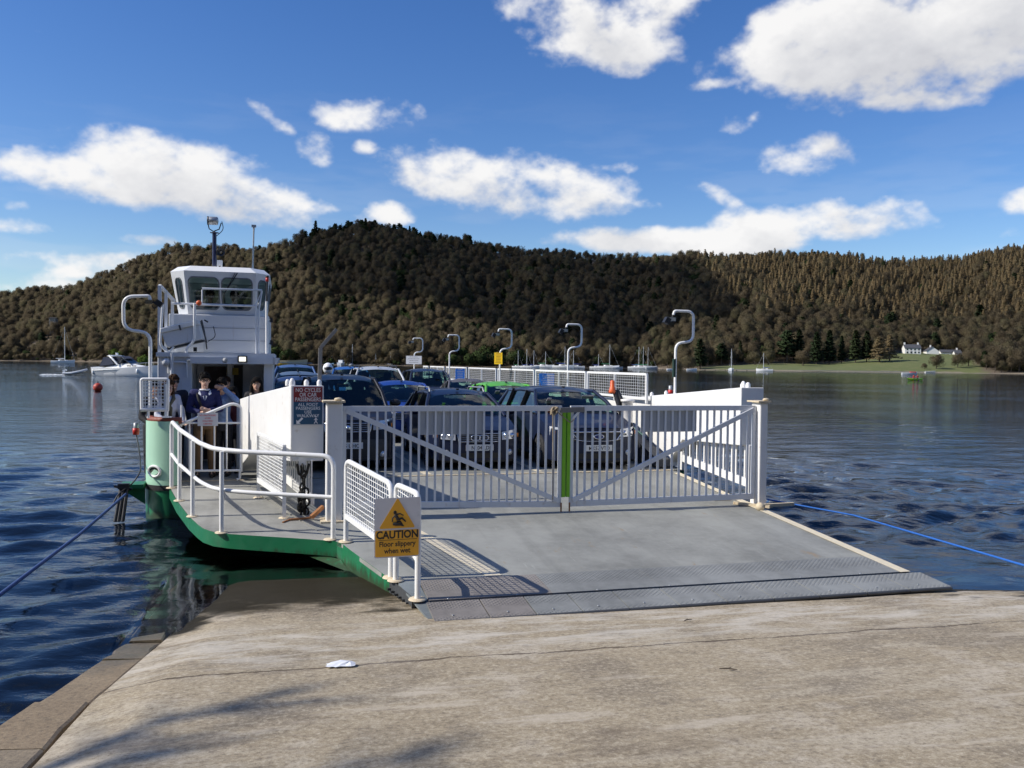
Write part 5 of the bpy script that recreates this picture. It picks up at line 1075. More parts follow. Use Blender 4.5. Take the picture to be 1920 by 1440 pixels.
# ---- mesh fence panels along the right-hand bulwark
n = 7; seps = [1213, 1100, 1003, 932, 877, 835, 805, 792]
def fpt(px):
    lo, hi = 0.0, 1.0
    f = lambda t: (7.2 + (6.63-7.2)*t, 16.19 + (41.71-16.19)*t)
    for _ in range(40):
        t = (lo+hi)/2; b, a = f(t); w = FW(b, a, 2.0); x = 960 + FPX*((np.array(w)-CAM) @ cR)/((np.array(w)-CAM) @ cF)
        if x > px: lo = t
        else: hi = t
    return f((lo+hi)/2)
for i in range(n):
    p, q = fpt(seps[i] - (2 if i else 0)), fpt(seps[i+1] + 2); mp = ((p[0]+q[0])/2, (p[1]+q[1])/2)
    FP = thingF('mesh_fence', ['nearest', 'second', 'third', 'fourth', 'fifth', 'sixth', 'farthest'][i] + ' white framed wire mesh panel on the right-hand ferry side', 'fence', (mp[0], mp[1], 1.85), 'mesh fence panels on the ferry side')
    z0, z1 = 1.86, 2.36; mb = MB()
    for z in (z0, z1): mb.bar((p[0],p[1],z), (q[0],q[1],z), .045, .05)
    for t in (0, .5, 1): x, y = p[0]+(q[0]-p[0])*t, p[1]+(q[1]-p[1])*t; mb.bar((x,y,z0-.1), (x,y,z1), .04 if t == .5 else .06, .04)
    part('frame', mb, WHITE2, FP); L_ = math.dist(p, q)
    mb = MB(); mesh_panel(mb, (p[0],p[1],z0), (q[0]-p[0],q[1]-p[1],0), (0,0,z1-z0), int(L_/.11), 8, .0032); part('wire_mesh', mb, WHITE2, FP, kind='stuff')
# ---- signs
def lines(mbx, c, w, h, rows, tk=.06, seed=1, align=0):
    R = random.Random(seed)
    for k in range(rows):
        z = c[2] + h*(.5 - (k+.6)/(rows+.3)); L_ = w*R.uniform(.55,.85); x = c[0] - L_/2; 
        while x < c[0] + L_/2: l = R.uniform(.04,.12)*w; mbx.box(x, min(x+l, c[0]+L_/2), c[1]-.003, c[1], z, z+h*tk); x += l + .03*w
def notice(name, lab, px0, py0, px1, py1, a, mt, lt, rows, words=None, turn=0):
    p, q = oa(px0, py0, a), oa(px1, py1, a); c = (p+q)/2; w, h = q.x-p.x, p.z-q.z; N_ = thingF(name, lab, 'sign', c); mb = MB(); mb.box(p.x, q.x, a-.012, a, q.z, p.z); part('board', mb, mt, N_)
    mb = MB()
    if rows: lines(mb, (c.x, a-.012, c.z - (h*.12 if words else 0)), w*.9, h*(.7 if words else .95), rows)
    if words:
        for k, s_ in enumerate(words): mb.text(s_, (c.x, a-.013, c.z + h*(.30-.13*k)), (1,0,0), (0,0,1), h*.15)
    part('lettering', mb, lt, N_)
    if turn: N_.rotation_euler.z = TH - math.radians(turn)
    return N_
notice('blue_notice', 'nearer and larger bright blue notice fixed on the mesh fence', 1011, 700, 1039, 728, 22.6, BRIGHTBLUE, LETTERW, 5, ('Foot Pass.', 'FREE'))
notice('blue_notice', 'farther and smaller bright blue notice fixed on the mesh fence', 854, 691, 871, 713, 31.5, BRIGHTBLUE, LETTERW, 6)
notice('yellow_notice', 'bright yellow notice board on the third lamp post from the right', 927, 661, 942, 683, 26.1, YELLOW, mat('faint_letter', (.45,.26,.02), .5), 7, turn=32)
notice('white_notice', 'white notice board with grey lines of text on the farthest lamp post', 761, 667, 791, 683, 38.1, SIGNW, mat('grey_letter', (.2,.2,.2), .5), 4, turn=25)
notice('cabin_notice', 'dull yellow notice in the shade of the cabin porch', 425, 690, 447, 703, 17.7, mat('dull_yellow', (.42,.30,.03), .5), mat('faint_letter2', (.2,.14,.03), .5), 3)
# no cycles sign on the wing wall's end face
NC = thingF('rule_sign', 'maroon and blue sign telling car passengers to use the walkway', 'sign', (.34, 12.47, 1.9)); x0, x1, z0, z1 = .13, .55, 1.635, 2.195; Y = 12.462; w_, h_ = x1-x0, z1-z0; cx0 = (x0+x1)/2
mb = MB(); mb.box(x0, x1, Y+.008, Y+.022, z0, z1); part('board', mb, SIGNW, NC)
mb = MB(); mb.box(x0+.012, x1-.012, Y+.003, Y+.008, z1-.225, z1-.014); part('maroon_panel', mb, MAROON, NC)
mb = MB(); mb.box(x0+.012, x1-.012, Y+.003, Y+.008, z0+.014, z1-.225); part('blue_panel', mb, SIGNBLUE, NC)
mb = MB()
for s_, f, k in (('NO CYCLES', .084, .078), ('OR CAR', .151, .078), ('PASSENGERS', .216, .076)): mb.text(s_, (cx0, Y+.003, z1 - f), (1,0,0), (0,0,1), k, bold=.012, squash=.84)
for s_, f, k in (('ALL FOOT', .285, .060), ('PASSENGERS', .338, .060), ('USE', .391, .060), ('WALKWAY', .444, .060)): mb.text(s_, (cx0, Y+.003, z1 - f), (1,0,0), (0,0,1), k*1.04, bold=.010, squash=.96)
fn2 = lambda u, v, d: (u, Y + .003 - d, v)
ax, az = x0+.095, z0+.065
mb.prism([(ax-.045,az-.045),(ax-.045,az+.015),(ax-.026,az-.004),(ax+.03,az+.05),(ax+.05,az+.03),(ax-.006,az-.026),(ax+.015,az-.045)][::-1], fn2, 0, .002)
px_, pz_2 = x1-.10, z0+.07
mb.ball((px_, Y+.002, pz_2+.052), (.011,.002,.011), 8, 6)
for p, q, t_ in (((0,.035),(0,-.005),.02), ((0,-.005),(-.022,-.045),.011), ((0,-.005),(.022,-.045),.011), ((0,.03),(-.026,.005),.008), ((0,.03),(.026,.006),.008)): mb.bar((px_+p[0], Y+.002, pz_2+p[1]), (px_+q[0], Y+.002, pz_2+q[1]), t_, .002, (0,1,0))
part('lettering', mb, LETTERW, NC)
# caution sign on the barrier
CS = thingF('caution_sign', 'yellow and white caution sign about a slippery floor on the mesh barrier', 'sign', (1.11, 8.54, .88))
YS = 8.54; tilt = math.radians(4); cu = Vector((math.cos(tilt), -math.sin(tilt)*.0, 0)); ox, oz = .885, .585; Wd, Hd = .455, .60
def cp(u, v, d=0): return (ox + u*Wd, YS - d - .03*u, oz + v*Hd + .012*u)
def cpoly(mbx, pts_, d0, d1): mbx.prism(pts_, lambda u, v, d: cp(u, v, d), d0, d1)
def rrect(u0, v0, u1, v1, r=.035, n=4):
    P_ = []
    for cx_, cy_, st in ((u1-r, v1-r*Wd/Hd, 0), (u0+r, v1-r*Wd/Hd, 90), (u0+r, v0+r*Wd/Hd, 180), (u1-r, v0+r*Wd/Hd, 270)):
        for k in range(n+1): t_ = math.radians(st+90*k/n); P_.append((cx_ + r*math.cos(t_), cy_ + r*Wd/Hd*math.sin(t_)))
    return P_
mb = MB(); cpoly(mb, rrect(0,0,1,1,.03), -.004, 0); part('board', mb, SIGNW, CS)
mb = MB(); cpoly(mb, rrect(.02,.02,.97,.46,.03), .0005, .002); tri_p = [(.13,.49),(.86,.49),(.88,.51),(.52,.975),(.50,.985),(.48,.975),(.11,.51)]; cpoly(mb, tri_p, .0005, .002); part('amber_panel', mb, AMBER, CS)
mb = MB(); U_ = Vector(cp(1,0)) - Vector(cp(0,0)); V_ = Vector((0,0,1))
def ct(s_, u, v, size, **k): mb.text(s_, cp(u, v, .0022), U_, V_, size, depth=.001, **k)
ct('CAUTION', .5, .325, .108, bold=.034, squash=.86); ct('Floor slippery', .5, .19, .072, bold=.024, squash=.9); ct('when wet', .5, .075, .072, bold=.024, squash=.9); cpoly(mb, [(.09,.295),(.93,.295),(.93,.302),(.09,.302)], .0022, .0035)
# the falling figure
def stroke(pts_, w): 
    P_ = [Vector(cp(u, v, .003)) for u, v in pts_]; mb.tube(P_, w if isinstance(w, list) else [w]*len(P_), 6)
mb.ball(cp(.445,.755,.003), (.017,.002,.020), 10, 6); stroke([(.46,.735),(.47,.69),(.52,.63)], [.017,.020,.017]); stroke([(.47,.715),(.55,.735),(.63,.70)], [.008,.007,.005]); stroke([(.52,.635),(.60,.655),(.68,.595)], [.013,.011,.007]); stroke([(.45,.71),(.39,.66),(.385,.60)], [.008,.007,.006]); stroke([(.40,.565),(.47,.56),(.56,.55),(.64,.525)], [.014,.02,.014,.006]); stroke([(.48,.60),(.56,.60),(.62,.535)], [.010,.010,.006])
part('lettering', mb, LETTERB, CS)
mb = MB()
for u, v in ((.07,.83),(.06,.5),(.95,.9),(.95,.7),(.95,.52),(.95,.1)): mb.lathe([(0,.004),(.006,.004),(.007,0)], 8, cp(u, v, .001), 'y')
part('rivet', mb, DSTEEL, CS, kind='stuff')
# life raft box on the cabin roof
LR = thingF('liferaft_box', 'white liferaft box lying tilted on a cradle on the cabin roof', 'box', (-1.75, 17.1, 2.7))
p, q = oa(308,634,17.0), oa(378,618,17.0); rot = Matrix.Rotation(-math.atan2(q.z-p.z, q.x-p.x), 3, 'Y'); c = (p+q)/2; L_ = (q-p).length
mb = MB(); w2 = L_/2
prof = [(-w2*1.0,.09),(w2*1.0,.09),(w2*.97,-.12),(w2*.9,-.19),(-w2*.88,-.19),(-w2*.97,-.1)]
mb.prism(prof, lambda u, v, d: c + rot @ Vector((u, d, v)), -.2, .2); bx_ = part('tub', mb, CABINW, LR); bevel(bx_, .02, 2)
mb = MB(); mb.prism([(-w2*1.04,.09),(w2*1.04,.09),(w2*1.04,.125),(w2*1.0,.18),(-w2*1.0,.18),(-w2*1.04,.125)], lambda u, v, d: c + rot @ Vector((u, d, v)), -.23, .23); o_ = part('lid', mb, WHITE2, LR); bevel(o_, .015, 2)
mb = MB(); mb.obox(c + rot @ Vector((0,0,-.215)), (L_*.98, .3, .035), rot); mb.obox(c + rot @ Vector((w2*1.08,0,-.05)), (.025,.05,.42), rot); mb.obox(c + rot @ Vector((0,-.24,.11)), (.03,.01,.1), rot); part('cradle', mb, DSTEEL, LR)
# mooring ropes
mb = MB(); p0 = Vector((oa(238,925,14.4))); w0 = FW(*p0); w1 = on_z(0,1115,.22); w2_ = w1 + (w1-w0)*.7; mb.tube([w0, (w0+w1)/2 + Vector((0,0,-.04)), w1, w2_], .021, 6); single('mooring_rope', mb, ROPEN, 'navy blue mooring rope running from the left bracket to the lower left corner', 'rope')
mb = MB(); w0 = FW(7.5,12.1,.42); w1 = on_z(1600,966,.30); w2_ = on_z(1920,1060,.42); w3 = w2_ + (w2_-w1)*.6; mb.tube([w0, w1, w2_, w3], .014, 6); single('mooring_rope', mb, ROPEB, 'bright blue mooring rope running from the lake side gate post off to the right', 'rope')
# ================================================================== CARS
def paint(name, col, metal=.12):
    if name in MATS: return MATS[name]
    m, t, b, o = new_mat(name); v = coords(t)
    t.links.new(mix(t, noise(t, v, 2, 4), sc(col, .92), sc(col, 1.08)), b.inputs['Base Color']); b.inputs['Metallic'].default_value = metal; b.inputs['Roughness'].default_value = .45; b.inputs['Specular IOR Level'].default_value = .22; b.inputs['Coat Weight'].default_value = .32; b.inputs['Coat Roughness'].default_value = .05
    return m
CHROME = mat('chrome', (.75,.76,.78), .12, 1.0, var=.02); TYRE = mat('tyre', (.018,.018,.019), .85, var=.2, nscale=20); ALLOY = mat('alloy', (.5,.5,.52), .3, .8, var=.05)
HEADL = mat('headlamp', (.66,.68,.70), .12, .35, var=.25, nscale=12, coat=1.0); AMBERL = mat('indicator', (.8,.25,.03), .2); TRIM = mat('black_trim', (.015,.015,.016), .5, var=.2)
SEAT = mat('seat_cloth', (.05,.05,.055), .9, var=.2); PLATEW = mat('plate_white', (.75,.75,.72), .4, var=.03); EUBLUE = mat('plate_blue', (.02,.08,.4), .4); PINK = mat('red_paper', (.8,.12,.1), .6); GREENP = mat('green_paper', (.15,.55,.12), .6)
def car(lab, b, a, body, L=4.4, W=1.78, H=1.46, hood=.80, cowl=.96, hl=1.05, wsl=.85, clear=.17, wheel=.31, plate=None, rails=False, grille='mid', eu=False, badge=None, estate=True, bumper=None, roofbar=None, yaw=0.0, stickers=(), name='parked_car', mirror=True, kind='car'):
    """local frame: x across, +y is the nose, z up; the nose turned to the shore"""
    T = thing(name, lab, kind, FW(b, a, DECK), TH + math.pi + yaw, 'cars aboard the ferry')
    w = W/2; yf = 0.0; yr = -L                                  # nose at y = 0
    P_ = paint('paint_%02x%02x%02x' % tuple(int(q*255) for q in body), body); BUM = bumper or P_
    ax0, ax1 = -.86, -L+.80
    noseY = lambda x, z: -.20*(abs(x)/w)**2.6 - (.03 + .22*max(0, z-.56)**1.2 + .10*max(0, .36-z))
    yc = -hl - .12                                              # base of the windscreen
    belt = lambda y: np.interp(y, [-L, -L+.5, yc-1.2, yc, -.55, -.22], [cowl+.0, cowl+.02, cowl+.0, cowl-.03, hood-.02, hood-.09])
    hz = lambda y: np.interp(y, [yc, -.7, -.30, -.12], [cowl+.03, hood+.07, hood+.0, hood-.06])
    def halfw(y): return w*np.interp(y, [-L, -L+.25, -L+.9, -1.2, -.55, -.2], [.86, .93, .985, 1.0, .97, .90])
    def arch(y):
        z = clear + .02
        for ax in (ax0, ax1):
            d = abs(y-ax); r = wheel + .055
            if d < r: z = max(z, wheel + math.sqrt(r*r-d*d) - .0)
        return z
    # sides
    ys_ = sorted(set([-L+.02, -L+.25, -.24, -.30] + [ax + s_*(wheel+.055)*math.cos(k*math.pi/8) for ax in (ax0, ax1) for k in range(9) for s_ in (1,)] + list(np.linspace(-L+.4, -.45, 14))))
    mbp = MB()
    for sgn in (-1, 1):
        G = []
        for y in ys_:
            z0 = arch(y); z1 = belt(y); hw = halfw(y); r = []
            for k in range(8):
                f = k/7; z = z0 + (z1-z0)*f; zz = (z - clear)/(z1 - clear); prof = 1 - .05*(1-min(1, zz*3.2))**2 - .035*max(0, zz-.62)**1.0/.38 + .008*math.sin(zz*9)
                r.append((sgn*hw*prof, y, z))
            G.append(r)
        mbp.grid(G, 0, True, flip=(sgn > 0))
        # front wing corner to the nose
        G = []
        for k in range(6):
            f = k/5; r = []
            for j in range(8):
                g_ = j/7; z = clear+.02 + (belt(-.24)-clear-.02)*g_; zz = (z-clear)/(belt(-.24)-clear); prof = 1 - .05*(1-min(1, zz*3.2))**2 - .035*max(0, zz-.62)/.38 + .008*math.sin(zz*9)
                x0 = halfw(-.24)*prof; x1 = w*.80; x = x0 + (x1-x0)*f; y = -.24*(1-f) + noseY(x1, z)*f; y = y + .05*math.sin(f*math.pi); r.append((sgn*x, y, z))
            G.append(r)
        mbp.grid(G, 0, True, flip=(sgn > 0))
    # nose
    G = [[(x, noseY(x, z), z) for z in np.linspace(clear+.02, hood-.07, 9)] for x in np.linspace(-w*.80, w*.80, 13)]
    mbp.grid(G, 0, True, flip=True)
    # bonnet
    G = []
    for y in np.linspace(yc-.03, -.10, 12):
        r = []; hw = halfw(min(y, -.24))*.962
        for u in np.linspace(-1, 1, 13):
            yy = y + (noseY(u*w*.8, hood-.07) + .0)*max(0, 1-(abs(y+.10))/.55) ; zc = hz(y); ze = belt(y); z = ze + (zc-ze)*(1-abs(u)**2.4); r.append((u*hw*(1 - (.1 if y > -.2 else 0)), yy, z))
        G.append(r)
    mbp.grid(G, 0, True, flip=True)
    # tail
    G = [[(x, -L - .06*math.cos(x/w*1.4) + .12*max(0, z-.6)*0, z) for z in np.linspace(clear+.05, cowl, 5)] for x in np.linspace(-w*.9, w*.9, 7)]; mbp.grid(G, 0, True)
    mbp.box(-w*.86, w*.86, -L+.1, -.35, clear, clear+.04, 0)
    bd = part('body', mbp, P_, T)
    mbp = MB(); mbp.box(-w*.8, w*.8, -L+.2, -.4, clear+.02, .55)
    mbp.grid([[(x, noseY(x, .4)-.05, z) for z in (clear-.02, hood-.12)] for x in np.linspace(-w*.78, w*.78, 7)], 0)
    part('chassis', mbp, TRIM, T)
    # glasshouse
    yt = yc - wsl; yb = -L + (.35 if estate else .75); ybt = yb - (-.05) + (.25 if estate else .75); wb, wt = w*.915, w*.70
    crown = lambda u: .05*(1-u*u)
    RZ = H
    def roofp(u, y):
        f = (yt - y)/(yt - ybt); e_ = .06*max(0, (f-.55)/.45)**2 + .095*(max(0, .22-f)/.22)**2; return (u*wt, y + (.10*(1-u*u) if f < .02 else 0), RZ - .05 + crown(u) - e_ - .04*abs(u)**6)
    mbp = MB(); mbp.grid([[roofp(u, y) for y in np.linspace(yt, ybt, 8)] for u in np.linspace(-1, 1, 11)], 0, True, flip=True)
    zr = RZ - .09
    for sgn in (-1, 1):
        # pillars: A, B, C and the roof rail line
        A0, A1 = (sgn*wb*.985, yc-.02, cowl-.03), (sgn*wt*1.0, yt, zr+.0)
        mbp.tube([A0, tuple((np.array(A0)+np.array(A1))/2 + np.array((sgn*.02, .02, .02))), A1], [.045,.038,.036], 6)
        mbp.tube([A1, roofp(sgn*1.0, (yt+ybt)/2), (sgn*wt, ybt, zr-.06)], .04, 6)
        mbp.tube([(sgn*wt, ybt, zr-.06), (sgn*wb*.97, yb, cowl)], .06, 6)
    cab = part('roof', mbp, P_, T)
    mbp = MB()
    for sgn in (-1, 1):
        for f in (.40, .74):
            y0 = yc + (yb-yc)*f; y1 = min(yt, max(ybt, y0 + .06)); mbp.bar((sgn*(wb*.985), y0, cowl), (sgn*(wt+.025), y1 - .05, zr), .03, .09)
        mbp.bar((sgn*wb*.99, yc-.1, cowl-.02), (sgn*wb*.99, yb, cowl+.01), .02, .03)
    part('pillar_trim', mbp, TRIM, T)
    def ws(u, f): 
        x = u*(wb*.95 + (wt*.95-wb*.95)*f); y = yc + (yt-yc)*f + .13*(1-u*u)*(1-.2*f) ; z = cowl - .02 + (zr-.0 - cowl)*f + .02*math.sin(f*math.pi); return (x, y, z)
    mbp = MB(); mbp.grid([[ws(u, f) for f in np.linspace(0, 1, 7)] for u in np.linspace(-1, 1, 11)], 0, True, flip=True); wsn = part('windscreen', mbp, CGLASS, T)
    mbp = MB(); mbp.grid([[ws(u, f) for f in (-.06, .03)] for u in np.linspace(-1, 1, 9)], 0, True, flip=True)
    for u0, u1 in ((-.75,-.05), (.02,.7)): p, q = ws(u0, .02), ws(u1, .05); mbp.bar((p[0],p[1]+.02,p[2]+.015), (q[0],q[1]+.02,q[2]+.015), .015, .012)
    part('wiper', mbp, TRIM, T)
    for sgn in (-1, 1):
        ycut = [yc - .30, yc + (yb-yc)*.40, yc + (yb-yc)*.74, yb + .08]
        for k in range(3):
            y0, y1 = ycut[k], ycut[k+1]; t0 = max(ybt, min(yt, y0 - .05)) if k else yt + .0; t1 = max(ybt, min(yt, y1 - .05))
            mbp = MB(); base0 = (sgn*wb*.975, y0 if k else yc - .08, cowl); mbp.grid([[(sgn*(wb*.975 + (wt+.01-wb*.975)*f), (base0[1] + (t0-base0[1])*f), cowl + (zr-cowl)*f) for f in (0,.5,1)], [(sgn*(wb*.975 + (wt+.01-wb*.975)*f), y1 + (t1-y1)*f, cowl + (zr-cowl)*f) for f in (0,.5,1)]], 0, True, flip=(sgn < 0)); part('side_window', mbp, CGLASS, T)
    mbp = MB(); mbp.grid([[(u*wt*.9, ybt, zr), (u*wb*.9, yb, cowl)] for u in np.linspace(-1, 1, 5)], 0, True); part('rear_window', mbp, CGLASS, T)
    # inside
    mbp = MB()
    for sx in (-.36, .36):
        mbp.obox((sx, yc-1.0, cowl-.18), (.46,.5,.14)); mbp.obox((sx, yc-1.22, cowl+.02), (.46,.12,.55)); mbp.obox((sx, yc-1.24, cowl+.37), (.24,.09,.17))
    mbp.obox((0, yc-1.95, cowl+.0), (w*1.5,.14,.5)); mbp.box(-w*.85, w*.85, yc-.35, yc-.02, cowl-.25, cowl-.04); mbp.tube([(.36+.18*math.cos(6.283*k/14), yc-.5, cowl+.03+.17*math.sin(6.283*k/14)) for k in range(14)], .014, 5, closed=True)
    mbp.obox((0, yt+.20, zr-.12), (.22,.03,.06)); part('interior', mbp, SEAT, T)
    # lamps, grille, bumper, plate
    for sgn in (-1, 1):
        mbp = MB(); G = []
        zl0, zl1 = hood-.235, hood-.085
        for i in range(7):
            f = i/6; x = w*(.50 + .42*f); r = []
            for j in range(4):
                g_ = j/3; z = zl0 + .05*(1-f)*0 + (zl1 - zl0 + .02*f)*g_ + .03*f
                yy = noseY(min(x, w*.8), z) + .018 - (max(0, x - w*.80)/(w*.12))*.20; r.append((sgn*x, yy, z))
            G.append(r)
        mbp.grid(G, 0, True, flip=(sgn > 0)); hl_ = part('headlight', mbp, HEADL, T)
        mbp = MB()
        for q in (.60, .74): mbp.lathe([(.045,0),(.05,.012),(0,.016)], 12, (sgn*w*q, noseY(w*q, hood-.15)+.02, hood-.155), 'y')
        part('lamp_bowl', mbp, CHROME, hl_)
        mbp = MB(); mbp.obox((sgn*w*.86, noseY(w*.8, hood-.16)-.035, hood-.15), (.06,.05,.07)); part('indicator', mbp, AMBERL, hl_)
        mbp = MB(); mbp.lathe([(0,0),(.05,0),(.055,.015),(0,.02)], 12, (sgn*w*.68, noseY(w*.68, .33)+.005, .335), 'y'); part('fog_light', mbp, HEADL, T)
    gz0, gz1, gw = {'mid': (hood-.26, hood-.11, .44), 'low': (hood-.30, hood-.13, .52), 'slim': (hood-.20, hood-.11, .4)}[grille]
    def curved(mbx, x0, x1, z0, z1, off, m_=0, n=9): mbx.grid([[(x, noseY(x, z)+off, z) for z in (z0, z1)] for x in np.linspace(x0, x1, n)], m_, True, flip=True)
    mbp = MB(); curved(mbp, -gw*w, gw*w, gz0, gz1, .012); gr = part('grille', mbp, TRIM, T)
    mbp = MB()
    if grille == 'low':
        mbp.tube([(x, noseY(x, gz1)+.02, gz1) for x in np.linspace(-gw*w*1.12, gw*w*1.12, 9)], .014, 6); mbp.tube([(x, noseY(x, gz0)+.02, gz0 + .05*(abs(x)/(gw*w))**4) for x in np.linspace(-gw*w*.98, gw*w*.98, 13)], .008, 5)
        for sgn in (-1,1): mbp.tube([(sgn*gw*w*.78, noseY(gw*w*.8, gz0)+.022, gz0+.02), (sgn*gw*w*1.05, noseY(gw*w, gz1)+.022, gz1)], .010, 5)
    else:
        pts_ = [(-gw*w,gz0),(gw*w,gz0),(gw*w*1.04,gz1),(-gw*w*1.04,gz1)]; loop = []
        for i in range(4):
            p, q = pts_[i], pts_[(i+1)%4]
            for k in range(6): f = k/6; x = p[0]+(q[0]-p[0])*f; z = p[1]+(q[1]-p[1])*f; loop.append((x, noseY(x, z)+.018, z))
        mbp.tube(loop, .009, 5, closed=True)
        for z in np.linspace(gz0, gz1, 5)[1:-1]: mbp.tube([(x, noseY(x, z)+.016, z) for x in np.linspace(-gw*w*.97, gw*w*.97, 7)], .005, 4)
    zc_ = (gz0+gz1)/2
    if badge == 'rings':
        for k in range(4): mbp.tube([(-.115+.077*k+.048*math.cos(6.283*j/14), .035, zc_+.048*math.sin(6.283*j/14)) for j in range(14)], .009, 5, closed=True)
    elif badge == 'oval': mbp.tube([(.095*math.cos(6.283*j/18), .02, zc_+.04*math.sin(6.283*j/18)) for j in range(18)], .010, 5, closed=True)
    else: mbp.lathe([(0,.03),(.04,.028),(.045,0)], 12, (0, 0, zc_), 'y')
    part('chrome_trim', mbp, CHROME, gr)
    if badge == 'oval':
        mbp = MB(); mbp.lathe([(0,.012),(.04,.010)], 14, (0, .01, zc_), 'y'); mbp.v = [(p[0]*2.3, p[1], p[2]) for p in mbp.v]; part('badge', mbp, mat('badge_blue', (.01,.03,.16), .3), gr)
    mbp = MB(); curved(mbp, -w*.5, w*.5, clear+.06, .33, .008)
    part('air_intake', mbp, TRIM, T)
    if bumper:
        mbp = MB(); G = [[(x, noseY(min(abs(x), w*.8), z) + .03*(1 - abs(z-.47)/.14*.6) - max(0, abs(x)-w*.8)/(w*.16)*.22, z) for z in np.linspace(.22, .60, 6)] for x in np.linspace(-w*.96, w*.96, 15)]; mbp.grid(G, 0, True, flip=True); part('bumper', mbp, bumper, T)
    if plate:
        zp = .435 if not bumper else .50; po = .045 if not bumper else .06
        mbp = MB(); mbp.box(-.26, .26, po-.012, po, zp-.056, zp+.056); pl = part('number_plate', mbp, PLATEW, T)
        mbp = MB(); mbp.text(plate, (0 if not eu else -.02, po, zp-.036), (-1,0,0), (0,0,1), .098, bold=.012, squash=.92); part('lettering', mbp, LETTERB, pl)
        if eu: mbp = MB(); mbp.box(.215, .258, po, po+.001, zp-.054, zp+.054); part('blue_band', mbp, EUBLUE, pl)
    # wheels
    for ax in (ax0, ax1):
        for sgn in (-1, 1):
            c_ = (sgn*(w-.115), ax, wheel); mbp = MB(); rr_ = wheel; prof = [(rr_*.66,-.10),(rr_*.95,-.105),(rr_,-.07),(rr_,.07),(rr_*.95,.105),(rr_*.66,.10),(rr_*.62,.06)]; mbp.lathe(prof, 22, c_, 'x'); wh_ = part('wheel', mbp, TYRE, T)
            mbp = MB(); mbp.lathe([(0,sgn*.07),(rr_*.16,sgn*.08),(rr_*.2,sgn*.055)], 12, c_, 'x'); mbp.lathe([(rr_*.58,sgn*.06),(rr_*.66,sgn*.098),(rr_*.68,sgn*.09)], 20, c_, 'x')
            for k in range(5):
                a_ = 6.283*k/5; mbp.bar((c_[0]+sgn*.07, c_[1]+rr_*.12*math.cos(a_), c_[2]+rr_*.12*math.sin(a_)), (c_[0]+sgn*.078, c_[1]+rr_*.62*math.cos(a_), c_[2]+rr_*.62*math.sin(a_)), .07, .02, (1,0,0))
            part('rim', mbp, ALLOY, wh_); mbp = MB(); mbp.lathe([(0,sgn*.02),(rr_*.64,sgn*.02)], 16, c_, 'x'); part('brake_disc', mbp, DSTEEL, wh_)
    if mirror:
        for sgn in (-1, 1):
            mbp = MB(); mbp.ball((sgn*(w+.10), yc-.32, cowl+.07), (.115,.07,.075), 10, 7); mbp.bar((sgn*(w-.03), yc-.28, cowl+.0), (sgn*(w+.05), yc-.32, cowl+.04), .05, .03); part('mirror', mbp, P_ if not bumper else TRIM, T)
    if rails:
        for sgn in (-1, 1):
            x = sgn*wt*.93; mbp = MB(); mbp.tube(fillet([(x, yt-.15, RZ-.06), (x, yt-.24, RZ+.03), (x, ybt+.2, RZ+.01), (x, ybt+.1, RZ-.09)], .1, 4), .018, 6); part('roof_rail', mbp, STEEL if rails == 1 else BLACK, T)
    if roofbar:
        mbp = MB()
        for f in (.2, .55): y = yt + (ybt-yt)*f; mbp.bar((-wt, y, RZ+.06), (wt, y, RZ+.06), .06, .025)
        part('roof_bar', mbp, STEEL, T)
    mbp = MB(); mbp.tube([(0, ybt+.35, RZ-.03), (0, ybt+.28, RZ+.05)], .008, 5); mbp.obox((0, yt-.12, RZ-.005), (.05,.09,.03)); part('aerial', mbp, TRIM, T)
    for (u, f, w_, h_, m_) in stickers:
        p = ws(u, f); mbp = MB(); mbp.obox((p[0], p[1]-.02, p[2]), (w_, .004, h_), Matrix.Rotation(-.9, 3, 'X')); part('paper', mbp, m_, T)
    return T
DB = (.009,.015,.042)
car('dark blue estate car with four chrome rings on its grille, behind the left gate leaf', 3.52, 15.42, DB, 4.55, 1.77, 1.45, hood=.80, plate='NL04 LDJ', eu=True, badge='rings', rails=1, stickers=((.62,.35,.06,.32,GREENP), (-.2,.0,.3,.01,PAPER)))
car('dark navy hatchback with an oval badge nearest the right gate leaf', 5.72, 15.02, (.010,.017,.045), 4.78, 1.86, 1.52, hood=.86, cowl=1.02, grille='low', plate='MK57 VTD', badge='oval', stickers=((-.62,.75,.26,.12,PAPER), (.72,.12,.14,.14,PINK), (.70,.55,.09,.2,PAPER)))
car('black off-road car half hidden behind the maroon and blue sign', 1.12, 15.45, (.012,.014,.024), 4.45, 1.82, 1.74, hood=1.0, cowl=1.13, hl=.95, wsl=.62, clear=.24, wheel=.36, plate='PE05 UHC', bumper=mat('grey_bumper', (.03,.031,.034), .6), name='off_road_car')
car('bright blue hatchback second in the middle lane', 3.05, 20.9, (.012,.045,.24), 4.0, 1.70, 1.50, hood=.86, cowl=1.0, hl=.85)
car('lime green hatchback second in the right lane', 5.95, 20.9, (.115,.42,.055), 4.0, 1.70, 1.49, hood=.86, cowl=1.0, hl=.85, stickers=((-.45,.62,.28,.14,PAPER), (.6,.55,.12,.14,PAPER)))
car('silver off-road car with black roof rails in the middle lane', 2.98, 26.2, (.42,.44,.47), 4.6, 1.85, 1.85, hood=1.05, cowl=1.2, hl=.95, wsl=.62, clear=.24, wheel=.36, rails=2, name='off_road_car')
car('dark blue people carrier near the far end of the right lane', 5.35, 30.6, (.016,.024,.05), 4.5, 1.8, 1.76, hood=1.0, cowl=1.12, hl=.8)
car('grey saloon whose roof shows between the green hatchback and the people carrier', 5.95, 26.0, (.12,.115,.13), 4.1, 1.72, 1.47, estate=False)
